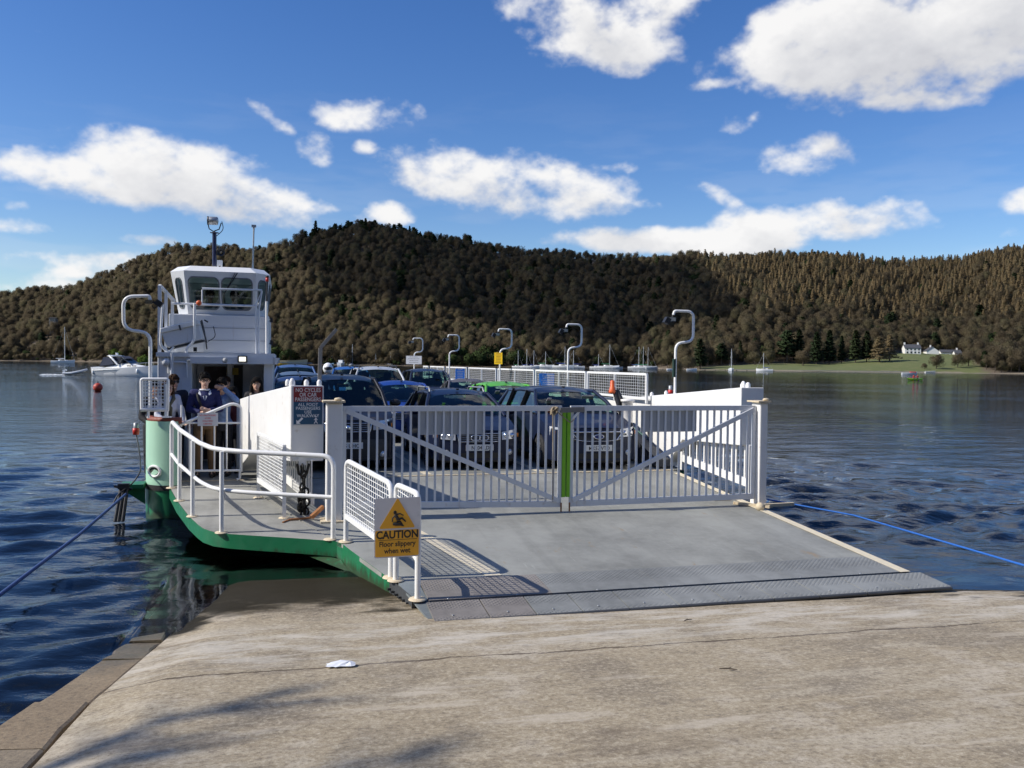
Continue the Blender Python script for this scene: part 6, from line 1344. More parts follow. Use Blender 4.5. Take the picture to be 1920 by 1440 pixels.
car('slate blue car third in the left lane beside the cabin', .45, 26.0, (.10,.14,.20), 4.4, 1.76, 1.66, hood=.95, cowl=1.05)
car('dark blue car second in the left lane behind the black off-road car', .42, 20.6, (.02,.035,.10), 4.4, 1.76, 1.60, hood=.92, cowl=1.03)
car('tall light blue car with a roof bar farthest back in the left lane', .42, 31.2, (.07,.13,.28), 4.6, 1.85, 1.86, hood=1.0, cowl=1.15, roofbar=True)
car('light blue car farthest back in the middle lane', 2.5, 31.6, (.03,.12,.36), 4.2, 1.75, 1.80, hood=1.0, cowl=1.12)

# ================================================================== PEOPLE
def rm(name, mb, mats, parent, vox, smooth=True):
    """close the overlapping pieces of mb into one continuous skin"""
    tmp = bpy.data.objects.new('t', mb.mesh('t')); C.objects.link(tmp); m_ = tmp.modifiers.new('r', 'REMESH'); m_.mode = 'VOXEL'; m_.voxel_size = vox; m_.use_smooth_shade = True
    s_ = tmp.modifiers.new('s', 'SMOOTH'); s_.factor = .5; s_.iterations = 2
    dg = bpy.context.evaluated_depsgraph_get(); me = bpy.data.meshes.new_from_object(tmp.evaluated_get(dg)); bpy.data.objects.remove(tmp); me.name = name
    me.materials.clear(); me.materials.append(mats)
    for p in me.polygons: p.use_smooth = True
    o = bpy.data.objects.new(name, me); C.objects.link(o); o.parent = parent; ORG[o.name] = (0,0,0); return o
def cloth(name, col, var=.15): return mat(name, col, .9, var=var, nscale=25, bumps=.25, bscale=90)
def person(lab, loc, rot, H=1.72, skin=SKIN, top=None, legs=None, hair=HAIRK, arms=None, hairlen=0, female=False, lean=0.0, glasses=None, collar=False, face=(0,0), scarf=None, helmet=False, sit=False, group='passengers waiting on the ferry walkway', jacket_open=None, bag=False):
    """local frame: faces -y, feet at z = 0; arms = two lists (elbow, wrist, hand direction)"""
    T = thing('person', lab, 'person', loc, rot, group); k = H/1.75; V = lambda x, y, z: Vector((x*k, y*k - lean*max(0, z-.95)*k, z*k))
    sw = .175 if not female else .155
    hipz = .93
    hips = [V(s_*.09, 0, hipz) for s_ in (-1, 1)]
    knees = [V(s_*.105, -.03 if not sit else -.42, .50) for s_ in (-1, 1)]; ank = [V(s_*.11, .02 if not sit else -.40, .09) for s_ in (-1, 1)]
    sh = [V(s_*sw, .0, 1.42) for s_ in (-1, 1)]; neck = V(0, .0, 1.46); head = V(0, -.015, 1.625) + Vector((0,0,0))
    if arms is None: arms = [((-.24,.02,1.14), (-.25,-.08,.90), (0,-.1,-1)), ((.24,.02,1.14), (.25,-.08,.90), (0,-.1,-1))]
    el = [V(*a_[0]) for a_ in arms]; wr = [V(*a_[1]) for a_ in arms]; hd = [Vector(a_[2]).normalized() for a_ in arms]
    def torso(m_, g=0.0):
        m_.tube([V(0,.005,.86), V(0,.0,.98), V(0,0,1.10), V(0,-.005,1.25), V(0,0,1.38), V(0,0,1.455)], [(.13+g)*k, (.145+g)*k, (.125+g)*k, (.145+g)*k, (.13+g)*k, (.07+g)*k], 14)
        m_.v = m_.v
        for s_ in (0, 1): m_.tube([V(0,0,1.36), sh[s_]*.98 + V(0,0,1.36)*.02], [(.10+g)*k, (.068+g)*k], 10); m_.ball(V((-.07,.07)[s_], -.03, 1.27), ((.085+g)*k, (.085+g)*k, (.11+g)*k), 10, 8)
        for s_ in (0, 1): m_.ball(V((-.09,.09)[s_], .01, .93), ((.09+g)*k, (.105+g)*k, (.10+g)*k), 10, 8)
    def armt(m_, s_, g=0.0, upto=1.0):
        w_ = el[s_].lerp(wr[s_], upto); m_.tube([sh[s_], sh[s_].lerp(el[s_], .5), el[s_]], [(.056+g)*k, (.05+g)*k, (.042+g)*k], 10); m_.ball(sh[s_], (.06+g)*k, 10, 8); m_.ball(el[s_], (.044+g)*k, 8, 6); m_.tube([el[s_], el[s_].lerp(w_, .35), w_], [(.042+g)*k, (.04+g)*k, (.029+g)*k], 10)
    def legt(m_, s_, g=0.0):
        m_.tube([hips[s_], hips[s_].lerp(knees[s_], .5), knees[s_]], [(.088+g)*k, (.075+g)*k, (.056+g)*k], 12); m_.ball(knees[s_], (.057+g)*k, 10, 8); m_.tube([knees[s_], knees[s_].lerp(ank[s_], .3), ank[s_]], [(.055+g)*k, (.054+g)*k, (.038+g)*k], 12)
    def hand(m_, s_):
        d = hd[s_]; side = d.cross(Vector((0,-1,.3)));
        if side.length < .1: side = d.cross(Vector((1,0,0)))
        side.normalize(); nrm = side.cross(d); p = wr[s_]
        m_.tube([p, p + d*.045*k, p + d*.085*k], [.026*k, .032*k, .03*k], 8)
        for j, (o_, l_) in enumerate(((-.028,.062),(-.009,.075),(.010,.070),(.028,.054))):
            q = p + d*.075*k + side*o_*k; m_.tube([q, q + d*l_*.5*k, q + d*l_*.95*k + nrm*.018*k], [.0105*k, .0095*k, .008*k], 6)
        q = p + d*.03*k - side*.028*k; m_.tube([q, q - side*.028*k + d*.03*k, q - side*.034*k + d*.062*k], [.013*k, .011*k, .009*k], 6)
    # one continuous body
    mb = MB(); torso(mb, -.012); [armt(mb, s_) for s_ in (0,1)]; [legt(mb, s_, -.006) for s_ in (0,1)]; [hand(mb, s_) for s_ in (0,1)]
    mb.tube([V(0,.01,1.40), V(0,.0,1.50), V(0,-.01,1.58)], [.062*k, .052*k, .054*k], 12)
    hq = MB(); hq.ball((0,.01,.02), (.077,.096,.105), 18, 14); hq.ball((0,-.035,-.055), (.055,.052,.062), 14, 10); hq.tube([(0,-.085,.015), (0,-.108,-.022), (0,-.092,-.032)], [.010,.016,.010], 8); hq.ball((0,-.078,-.098), (.022,.018,.018), 8, 6)
    for s_ in (-1,1): hq.ball((s_*.08,.01,-.005), (.010,.024,.032), 8, 6)
    ry = Matrix.Rotation(face[0], 3, 'Z') @ Matrix.Rotation(face[1], 3, 'X'); HP = lambda p: head + (ry @ Vector(p))*k
    hq.v = [tuple(HP(p)) for p in hq.v]; o_ = len(mb.v); mb.v += hq.v; mb.f += [tuple(i+o_ for i in f) for f in hq.f]; mb.m += hq.m; mb.s += hq.s
    for s_ in (0,1): mb.tube([ank[s_] + Vector((0,.03*k,-.02*k)), ank[s_] + Vector((0,-.15*k,-.05*k))], [.04*k,.03*k], 8)
    rm('body', mb, skin, T, .0095)
    mb = MB()
    for s_ in (-1,1): mb.ball(HP((s_*.031,-.083,.012)), .0105*k, 8, 6)
    part('eye', mb, mat('eye_dark', (.03,.02,.015), .25), T)
    mb = MB(); mb.tube([HP((-.026,-.086,-.064)), HP((0,-.094,-.066)), HP((.026,-.086,-.064))], [.004*k,.007*k,.004*k], 6); part('mouth', mb, mat('lip', (.33,.12,.10), .5), T)
    mb = MB()
    for s_ in (-1,1): mb.tube([HP((s_*.014,-.093,.034)), HP((s_*.034,-.090,.040)), HP((s_*.052,-.078,.034))], .0045*k, 5)
    part('eyebrow', mb, hair, T)
    if top: mb = MB(); torso(mb, .012); [armt(mb, s_, .013, .93) for s_ in (0,1)]; rm('top', mb, top, T, .014)
    if legs: mb = MB(); [legt(mb, s_, .014) for s_ in (0,1)]; mb.tube([V(0,.005,.82), V(0,0,1.0)], [.16*k,.155*k], 14); rm('trousers', mb, legs, T, .016)
    mb = MB()
    for s_ in (0,1): a_ = ank[s_]; mb.tube([a_ + Vector((0,.06*k,-.05*k)), a_ + Vector((0,-.03*k,-.04*k)), a_ + Vector((0,-.19*k,-.062*k))], [.042*k,.046*k,.03*k], 10)
    part('shoe', mb, mat('shoe_dark', (.025,.022,.02), .6), T)
    # hair as an overhanging shell
    mb = MB(); R_ = random.Random(sum(map(ord, lab)))
    V_ = []; F_ = []; nseg, nr = 22, 11
    for i in range(nr+1):
        th_ = math.pi*.60*i/nr
        for j in range(nseg):
            ph_ = 6.283*j/nseg; fr_ = max(0, -math.sin(ph_)); lim = 1.0 - .36*fr_**1.5; t_ = th_*lim
            rj = 1.07 + .075*R_.uniform(-1,1); V_.append(HP((.082*rj*math.sin(t_)*math.cos(ph_), .012 + .100*rj*math.sin(t_)*math.sin(ph_), .022 + .108*rj*math.cos(t_))))
    mb.add(V_, [(i*nseg+j, i*nseg+(j+1)%nseg, (i+1)*nseg+(j+1)%nseg, (i+1)*nseg+j) for i in range(nr) for j in range(nseg)], 0, True)
    for j in range(26): a_ = R_.uniform(-2.6,-.5); mb.tube([HP((.06*math.cos(a_),-.05+.03*math.sin(a_),.10)), HP((.078*math.cos(a_),-.075+.03*math.sin(a_),.07)), HP((.08*math.cos(a_),-.085+.02*math.sin(a_),.05))], [.012*k,.010*k,.003*k], 4)
    for j in range(70):        # loose locks over the crown and sides
        th0 = R_.uniform(.1, 1.5); ph0 = R_.uniform(0, 6.28); L_ = []
        for q_ in (0, .22, .42): tq = th0 + q_; rr2 = 1.12 - .02*q_; L_.append(HP((.084*rr2*math.sin(tq)*math.cos(ph0+q_*.5), .012 + .102*rr2*math.sin(tq)*math.sin(ph0+q_*.5), .022 + .110*rr2*math.cos(tq))))
        if L_[-1].z < HP((0,0,.03)).z and math.sin(ph0) < -.3: continue
        mb.tube(L_, [.010*k, .012*k, .003*k], 4)
    if hairlen:
        for s_ in (-1,1): mb.tube([HP((s_*.07,.02,.06)), HP((s_*.088,.015,-.03)), HP((s_*.09,-.01,-.06-hairlen*.4)), HP((s_*.085,-.03,-.06-hairlen))], [.03*k,.035*k,.038*k,.015*k], 8)
        mb.tube([HP((0,.09,.04)), HP((0,.10,-.08)), HP((0,.10,-.06-hairlen))], [.06*k,.075*k,.06*k], 10)
    if not helmet: part('hair', mb, hair, T)
    else:
        mb = MB(); mb.ball(HP((0,.01,.01)), (.135*k,.155*k,.15*k), 18, 12); hm = part('helmet', mb, WHITE2, T); mb = MB(); mb.ball(HP((0,-.05,.01)), (.115*k,.115*k,.07*k), 14, 8); mb.ball(HP((.07,.03,.05)), (.085*k,.09*k,.09*k), 12, 8); part('visor', mb, BLACK, hm)
    if glasses:
        mb = MB()
        for s_ in (-1,1):
            ring = [HP((s_*.033 + .026*math.cos(6.283*j/12), -.102, .010 + .019*math.sin(6.283*j/12))) for j in range(12)]; mb.tube(ring, .003*k, 4, closed=True); mb.tube([HP((s_*.058,-.1,.014)), HP((s_*.082,.0,.012))], .0035*k, 4)
            if glasses == 'sun': mb.add(ring, [tuple(range(12))])
        mb.tube([HP((-.008,-.104,.014)), HP((.008,-.104,.014))], .003*k, 4); part('glasses', mb, BLACK, T)
    if collar:
        mb = MB()
        for s_ in (-1,1): mb.add([V(0,-.10,1.40), V(s_*.095,-.055,1.47), V(s_*.105,-.095,1.41), V(s_*.045,-.135,1.37), V(0,-.115,1.37)], [(0,1,2,3,4) if s_ < 0 else (4,3,2,1,0)]); mb.add([V(s_*.0,-.155,1.28), V(s_*.035,-.145,1.37), V(0,-.135,1.39)], [(0,1,2) if s_ > 0 else (2,1,0)])
        mb.tube([V(.075*math.cos(t_), .005+.075*math.sin(t_), 1.475) for t_ in np.linspace(0, 6.283, 15)[:-1]], .016*k, 6, closed=True); part('collar', mb, mat('shirt_white', (.75,.76,.8), .8), T)
    if scarf: mb = MB(); mb.tube([V(-.09,-.02,1.47), V(-.09,-.09,1.42), V(.02,-.155,1.25), V(.03,-.15,1.08)], [.03*k,.035*k,.035*k,.02*k], 8); mb.tube([V(.09,-.02,1.47), V(.08,-.09,1.42), V(-.02,-.155,1.28)], [.03*k,.035*k,.03*k], 8); part('scarf', mb, scarf, T)
    if bag: mb = MB(); mb.tube([V(-.13,-.02,1.47), V(-.10,-.15,1.32), V(-.03,-.165,1.12), V(.04,-.16,.98)], .022*k, 6); part('strap', mb, mat('strap_black', (.02,.02,.022), .8), T)
    return T
def spot(px, py, a):    # floor spot on the walkway/deck under a sighted head
    b, a_, z = on_a(px, py, a); return FW(b, a, DECK)
ARMX = [((-.25,-.05,1.15), (-.05,-.23,1.10), (1,-.1,.15)), ((.25,-.05,1.15), (.06,-.25,1.14), (-1,-.05,.3))]
person('man in a navy sweater and white collar with folded arms at the passenger gate', spot(384, 720, 15.35), TH+.1, 1.77, SKIN2, cloth('sweater_navy', (.012,.016,.085)), cloth('trousers_tan', (.17,.10,.05)), HAIRK, ARMX, glasses='clear', collar=True, bag=True, face=(.12,.08))
person('man in a blue patterned shirt shading his eyes with his hand', spot(417, 725, 15.5), TH-.15, 1.68, SKIN, cloth('shirt_blue', (.16,.24,.42), .6), cloth('trousers_dark', (.02,.021,.026)), HAIRK, [((-.23,-.06,1.14), (-.16,-.24,1.02), (.8,-.4,.1)), ((.30,-.20,1.36), (.055,-.20,1.60), (-1,.1,.12))], glasses='clear', face=(-.15,.1), lean=.05)
person('man in dark sunglasses and a dark jacket by the cabin corner', spot(326, 712, 16.1), TH+.25, 1.72, SKIN, cloth('jacket_navy', (.012,.014,.026)), cloth('trousers_dark', (.02,.021,.026)), HAIRB, glasses='sun', face=(.2,0))
person('woman with long brown hair in a white top leaning on the bow', spot(313, 724, 15.35), TH+.35, 1.66, SKIN2, cloth('top_white', (.58,.60,.68)), cloth('trousers_dark', (.02,.021,.026)), HAIRB, [((-.2,-.16,1.12), (-.1,-.36,1.02), (.3,-.9,0)), ((.22,-.14,1.12), (.17,-.36,1.00), (.5,-.9,-.2))], hairlen=.22, female=True, scarf=cloth('scarf_olive', (.12,.11,.07)), lean=.12, face=(.3,.1))
person('person in black behind the wire mesh guard on the bow', spot(289, 728, 15.3), TH+.1, 1.63, SKIN, cloth('coat_black', (.012,.012,.014)), cloth('trousers_dark', (.02,.021,.026)), HAIRK, [((-.2,-.18,1.12), (-.08,-.36,1.03), (.8,-.5,0)), ((.2,-.18,1.12), (.10,-.38,1.03), (-.8,-.5,0))], female=True, lean=.1)
person('small figure in a maroon top half hidden behind the man shading his eyes', spot(436, 738, 15.9), TH-.2, 1.52, SKIN, cloth('top_maroon', (.07,.008,.016)), cloth('trousers_dark', (.02,.021,.026)), HAIRK, hairlen=.12, female=True, face=(-.2,0))
person('woman with dark hair and a dark coat sitting back in the porch', spot(481, 722, 16.3), TH-.1, 1.68, SKIN, cloth('coat_charcoal', (.02,.019,.022)), cloth('trousers_dark', (.02,.021,.026)), HAIRK, hairlen=.2, female=True, scarf=cloth('scarf_beige', (.22,.18,.14)), face=(.1,0))
person('person behind in the porch, only the dark hair showing', spot(424, 716, 16.9), TH, 1.68, SKIN, cloth('coat_black', (.012,.012,.014)), cloth('trousers_dark', (.02,.021,.026)), HAIRB, face=(.3,0))
for px, lab, cl_, rt in ((393, 'crew member in red and dark clothes at the left wheelhouse window', cloth('crew_red', (.25,.03,.03)), .4), (440, 'crew member in a dark coat at the right wheelhouse window', cloth('coat_black', (.012,.012,.014)), -.2)):
    b, a_, z = on_a(px, 545, 18.9); person(lab, FW(b, 18.9, 2.28), TH+rt, 1.72, SKIN, cl_, cloth('trousers_dark', (.02,.021,.026)), HAIRB, group='crew in the wheelhouse')
b, a_, z = on_a(615, 690, 25.3); person('motorcyclist in a white and black helmet standing among the cars', FW(b, 25.3, DECK), TH, 1.92, SKIN, cloth('coat_black', (.012,.012,.014)), cloth('trousers_dark', (.02,.021,.026)), HAIRK, helmet=True, group='passengers on the car deck')
# ================================================================== BOATS, BUOY, HOUSES
HULLW = mat('boat_white', (.82,.82,.80), .25, var=.03); HULLG = mat('boat_grey', (.55,.57,.58), .3, var=.05); CANVAS = mat('canvas_navy', (.02,.028,.055), .85, var=.15); BGLASS = mat('boat_glass', (.02,.025,.03), .08, spec=.8); MASTM = mat('mast_alu', (.68,.70,.70), .35, .2, var=.05); COVERB = mat('cover_blue', (.03,.06,.30), .8); COVERG = mat('cover_green', (.05,.25,.12), .8); TIMB = mat('boat_cream', (.5,.43,.28), .5, var=.1)
def hull_mesh(mb, L, Wd, fb, bow=1.25, draft=.25, mat_=0, sheer=.25, transom=.75):
    G = []
    for i in range(13):
        f = i/12; x = -L/2 + L*f; w = Wd/2*min(1, transom + (1-transom)*f/.35)*(1 - max(0, (f-.45)/.55)**2.2); z1 = fb*(1 + sheer*(f-.35)**2*2.2 + (.18*f)); r = []
        for j in range(9):
            u = j/8*2-1; s_ = abs(u); zz = z1*(s_**2.4) - draft*(1-s_**2); xx = x + (bow-1)*L*.18*max(0, f-.6)/.4*(s_**1.3) ; r.append((xx, math.copysign(w*min(1, s_**.30 if s_ > 0 else 0), u), zz))
        G.append(r)
    mb.grid(G, mat_, True, flip=True); mb.grid([[r[0] for r in G], [((r[0][0]+r[8][0])/2, 0, r[0][2]+.05) for r in G], [r[8] for r in G]], mat_, True, flip=True); mb.add(G[0], [tuple(range(9))], mat_)
    return G
def sailboat(lab, px, py, D, L, mast, rot, hullm=HULLW, cover=COVERB, cabin=True, sc_=1.0, group='yachts moored off the far shore', mastm=MASTM):
    p = at_d(px, D); T = thing('sailboat', lab, 'sailboat', (p.x, D, 0), rot, group); W_ = L*.31; fb = L*.105
    mb = MB(); hull_mesh(mb, L, W_, fb); part('hull', mb, hullm, T)
    if cabin:
        mb = MB(); G = [[(-L*.18 + L*.42*f, s_*W_*.27*(1-.45*f**2), fb*1.0 + (fb*.55 if abs(s_) < 1 else 0)*(1-.5*f)) for s_ in (-1,-.9,0,.9,1)] for f in np.linspace(0,1,7)]; mb.grid(G, 0, True); mb.add(G[0], [(0,1,2,3,4)]); part('cabin', mb, hullm, T)
        mb = MB()
        for s_ in (-1,1): mb.box(-L*.10, L*.12, s_*W_*.262-.01, s_*W_*.262+.01, fb*1.15, fb*1.36)
        part('window', mb, BGLASS, T)
    if mast:
        mb = MB(); mb.tube([(L*.08,0,fb*.8), (L*.08,0,mast)], [.12*sc_,.085*sc_], 6); mb.bar((L*.08,-.7,mast*.62), (L*.08,.7,mast*.62), .05, .05); part('mast', mb, mastm, T)
        mb = MB(); mb.tube([(L*.08,0,fb*2.0), (-L*.32,0,fb*2.05)], [.14*sc_,.09*sc_], 6); part('boom', mb, cover, T)
        mb = MB(); mb.tube([(L*.08,0,mast*.97), (L*.52,0,fb*1.25)], .022*sc_, 4); mb.tube([(L*.08,0,mast), (-L*.48,0,fb*1.05)], .010*sc_, 4)
        for s_ in (-1,1): mb.tube([(L*.08,0,mast*.95), (L*.05,s_*W_*.46,fb)], .010*sc_, 4)
        part('rigging', mb, mastm, T)
    return T
# far moorings: px, distance, length, mast height, turn, label
def row2h(px, py, D): return zof(px, py, D)
for px, D, L, pyt, r, cov, lab in (
  (970,425,9,657,.3,COVERG,'small yacht leftmost of the moored group beyond the mesh fence'), (986,420,10,654,.2,COVERB,'yacht second from the left of the moored group'), (999,415,10,657,-.3,COVERB,'yacht third from the left of the moored group'), (1020,418,12,659,.25,COVERG,'broad white motor sailer in the left moored group'),
  (1056,410,12.5,650,.1,COVERB,'yacht with tall twin masts left of the lamp post'), (1078,412,11,657,2.9,COVERB,'yacht with a blue sail cover just right of the lamp post'), (1120,420,9,664,.2,COVERB,'small yacht in the middle moored group'), (1140,415,12.5,646,.1,COVERG,'tall-masted white yacht in the middle moored group'),
  (1195,425,11,650,.1,COVERB,'left yacht of the three rafted yachts before the meadow'), (1203,424,12,650,.2,COVERG,'middle yacht of the three rafted yachts before the meadow'), (1212,425,11.5,651,.1,COVERG,'right yacht of the three rafted yachts before the meadow'),
  (1371,478,11,654,1.2,COVERG,'white dinghy with a green mast off the meadow'), (1434,482,10.5,662,2.8,COVERB,'white dinghy with a low cabin at the right end of the moorings'),
  (660,440,8,645,1.3,COVERB,'tall-masted yacht behind the silver car roof'), (704,440,8,663,1.4,COVERB,'cream yacht seen bow on over the silver car'), (731,440,9,660,.3,COVERB,'yacht behind the white notice'), (622,445,7,664,1.3,COVERB,'small yacht with a light blue cover by the bent post'), (651,440,7,662,1.2,COVERG,'small cream yacht beside the motor cruiser'), (537,450,12,658,.2,COVERB,'white yacht moored by the left jetty')):
    if 500 < px < 1250: D *= 1.36; L *= 1.36
    sailboat(lab, px, 0, D, L*.62 if px < 1000 and px > 600 else L*.85, zof(px, pyt, D), (-.4 - r*.4) if abs(r) < 1 else r, TIMB if 'cream' in lab else HULLW, cov, sc_=1.15)
def motorboat(lab, px, D, L, r, group='small boats off the far shore', hullm=HULLW, sup=True):
    if 500 < px < 1250: D *= 1.34; L *= 1.3
    p = at_d(px, D); T = thing('motor_boat', lab, 'boat', (p.x, D, 0), r, group); mb = MB(); hull_mesh(mb, L, L*.36, L*.14); part('hull', mb, hullm, T)
    if sup:
        mb = MB(); mb.box(-L*.2, L*.15, -L*.13, L*.13, L*.14, L*.30); o_ = part('cabin', mb, HULLW, T); bevel(o_, .1, 2); mb = MB(); mb.box(-L*.15, L*.155, -L*.135, L*.135, L*.2, L*.26); part('window', mb, BGLASS, T)
    return T
motorboat('white motor cruiser seen bow on between the small yachts', 640, 440, 9, 1.5); motorboat('cream hull lying low by the left jetty', 550, 445, 14, .1, hullm=TIMB, sup=False); motorboat('yellow boat low in the water beside the cabin', 529, 400, 5, .0, hullm=mat('boat_yellow', (.6,.35,.03), .5), sup=False); motorboat('light blue covered boat left of the white motor cruiser', 621, 441, 5, 1.2, hullm=mat('boat_sky', (.3,.5,.65), .5), sup=False)
motorboat('small grey tender to the right of the middle yachts', 1158, 418, 5, .0, hullm=HULLG, sup=False); motorboat('light tender right of the rafted yachts', 1222, 424, 6, .1, hullm=HULLG, sup=False); motorboat('white rowing boat drawn up at the meadow shore', 1744, 497, 6, .1, sup=False); motorboat('small white boat at the shore near the lamp post', 1259, 470, 5, .1, sup=False); motorboat('low white boat at the left end of the meadow shore', 1297, 474, 5.5, .0, sup=False)
for i in range(11): motorboat(ORDN[i] + ' white dinghy from the left in the row at the meadow edge', 1266 + i*5, 506, 2.6, 1.5 + .1*math.sin(i*3), 'dinghies laid out on the meadow', sup=False).location.z = float(terr(1290, 506)) + .1
mb = MB(); p = at_d(1335, 488); mb.box(-30, 24, -.8, .8, .35, .6)
for x in range(-28, 24, 6): mb.box(x-.12, x+.12, -.6, .6, -1, .36)
single('jetty', mb, mat('jetty_wood', (.33,.27,.18), .9, var=.2), 'long low wooden jetty along the meadow shore', 'jetty', (p.x, 488, 0)); 
mb = MB(); p = at_d(1560, 487); mb.box(-60, 60, -.5, .5, .3, .75); single('shore_wall', mb, mat('shore_stone', (.42,.38,.30), .9, var=.3, nscale=.5), 'low pale stone wall at the water below the meadow', 'wall', (p.x, 487, 0))
# the sailing yacht on the left
sailboat('white sailing yacht under way near the left shore', 118, 0, 430, 11.0, zof(122, 613, 430), .05, HULLW, MASTM, sc_=1.2, group='boats under way')
# motor cruiser behind the left bow
p = at_d(243, 126); MCt = thing('motor_cruiser', 'white motor cruiser with a dark canopy passing behind the bow', 'motor cruiser', (p.x, 126, 0), -.30, 'boats under way')
L = 11.4; mb = MB(); hull_mesh(mb, L, 3.5, 1.12, 1.5, .4, 0, .5, .85); part('hull', mb, HULLW, MCt)
mb = MB(); mb.tube([(-L*.48,-1.55,.78), (-L*.1,-1.78,.98), (L*.2,-1.35,1.15), (L*.42,-.5,1.35)], .05, 6); mb.grid([[(-L*.48,-1.46,.62),(-L*.48,-1.30,.1)], [(-L*.1,-1.74,.8),(-L*.1,-1.5,.12)], [(L*.2,-1.30,.95),(L*.2,-1.05,.2)], [(L*.40,-.52,1.1),(L*.38,-.3,.3)]], 0, True, flip=True); part('hull_rail_shade', mb, HULLG, MCt)  # rail line, plus a grey panel painting shade on the lower near side
mb = MB(); st = [(-L*.44,1.35,1.1),(-L*.3,1.45,1.42),(-L*.12,1.4,1.85),(0,1.25,2.0),(L*.12,1.1,1.75),(L*.28,.8,1.5),(L*.44,.2,1.42)]
mb.grid([[(x, s_*w, (1.05 + (z-1.05)*(1-abs(s_)**3)) if abs(s_) < 1 else 1.0 + .1*i/6) for s_ in (-1,-.85,-.5,0,.5,.85,1)] for i, (x, w, z) in enumerate(st)], 0, True); part('deck_moulding', mb, HULLW, MCt)
mb = MB(); mb.grid([[(-.9,s_*1.25,1.9), (-.2 if abs(s_) < .8 else -.7,s_*1.0,2.55)] for s_ in (-1,-.6,0,.6,1)], 0, True); mb.grid([[(.9,s_*1.0,1.85), (-.2,s_*.95,2.5)] for s_ in (-1,-.6,0,.6,1)], 0, True); mb.tube([(1.0,-1.0,1.85),(-.2,-.98,2.52),(-2.2,-1.2,1.8)], .05, 6); part('windscreen', mb, BGLASS, MCt)
mb = MB(); mb.tube([(-1.0,-1.3,1.7), (-2.0,-1.3,2.6), (-2.6,-1.2,2.95), (-2.6,1.2,2.95), (-2.0,1.3,2.6), (-1.0,1.3,1.7)], .14, 8); mb.box(-3.0,-2.0,-1.2,1.2,2.9,3.0); mb.tube([(-2.5,0,3.0),(-2.5,0,3.5)], .03, 5); mb.ball((-2.4,.2,3.25), .18, 8, 6); part('radar_arch', mb, HULLW, MCt)
mb = MB(); mb.add([(-4.3,-1.3,1.45),(-1.6,-1.35,1.75),(-2.5,-1.25,2.8),(-3.6,-1.25,2.75)], [(0,1,2,3)]); mb.add([(-4.3,1.3,1.45),(-1.6,1.35,1.75),(-2.5,1.25,2.8),(-3.6,1.25,2.75)], [(3,2,1,0)]); mb.add([(-4.3,-1.3,1.45),(-4.3,1.3,1.45),(-3.6,1.25,2.75),(-3.6,-1.25,2.75)], [(0,1,2,3)]); mb.grid([[(-2.2,s_*1.1,2.9),(-.9,s_*1.0,2.95),(0,s_*.9,2.6)] for s_ in (-1,0,1)], 0, True); part('canopy', mb, CANVAS, MCt)
mb = MB()
for x in (.6, 1.5): mb.box(x, x+.7, -1.22, -1.16, 1.45, 1.6)
mb.box(3.0, 4.2, -1.0, -.9, 1.25, 1.33); part('porthole', mb, BGLASS, MCt)
mb = MB(); mb.tube([(1.5,-1.15,1.9),(3.5,-.75,2.0),(5.4,-.1,2.15),(5.4,.1,2.15)], .025, 5)
for x, y in ((2.2,-1.0),(3.5,-.75),(4.6,-.4)): mb.tube([(x,y,1.4),(x,y,2.02)], .02, 4)
part('bow_rail', mb, CHROME, MCt); mb = MB(); mb.lathe([(0,-.35),(.14,-.28),(.16,0),(.14,.28),(0,.35)], 10, (2.6,-1.45,.75)); mb.lathe([(0,-.35),(.14,-.28),(.16,0),(.14,.28),(0,.35)], 10, (-5.3,-1.4,.6)); part('fender', mb, HULLW, MCt)
# tender on tow
p = at_d(142, 128); TD = thing('dinghy', 'small pale dinghy towed behind the motor cruiser', 'dinghy', (p.x, 128, 0), .1); mb = MB(); mb.tube([(-1.7,-.5,.25),(-.4,-.55,.3),(1.0,-.4,.62),(1.6,0,.85),(1.0,.4,.62),(-.4,.55,.3),(-1.7,.5,.25)], [.16,.2,.2,.17,.2,.2,.16], 8); part('tube', mb, HULLG, TD); mb = MB(); mb.grid([[(-1.6,-.45,.1),(-1.6,.45,.1)],[(1.3,-.2,.5),(1.3,.2,.5)]], 0); part('floor', mb, HULLW, TD); mb = MB(); mb.obox((-1.7,0,.55), (.25,.3,.5)); mb.ball((-1.4,.1,.75), .13, 8, 6); part('outboard', mb, HULLW, TD)
# wake
mb = MB(); R = random.Random(4)
for i in range(34):
    x = p.x - 1.0 - R.random()**1.6*4; y = 128 + R.gauss(0, .35 + .05*abs(x-p.x)); s_ = R.uniform(.08,.3); mb.add([(x-s_*2,y,.04), (x,y-s_*.5,.05), (x+s_*2,y,.04), (x,y+s_*.5,.06+s_*.3)], [(0,1,2,3)])
single('wake_foam', mb, mat('foam', (.8,.83,.85), .8), 'white wake foam trailing behind the towed dinghy', None, kind='stuff')
# buoy
p = on_z(183.5, 733, 0); mb = MB(); mb.ball((0,0,.28), .35, 24, 16); BY = single('buoy', mb, mat('buoy_red', (.42,.045,.022), .5, var=.18, nscale=4), 'round red mooring buoy floating on the open water at left', 'buoy', (p.x, p.y, 0)); mb = MB(); mb.tube([(0,0,.6),(0,0,.68)], .06, 8); mb.tube([(.06*math.cos(6.283*k/10),0,.72+.06*math.sin(6.283*k/10)) for k in range(10)], .018, 5, closed=True); part('eye_ring', mb, DSTEEL, BY)
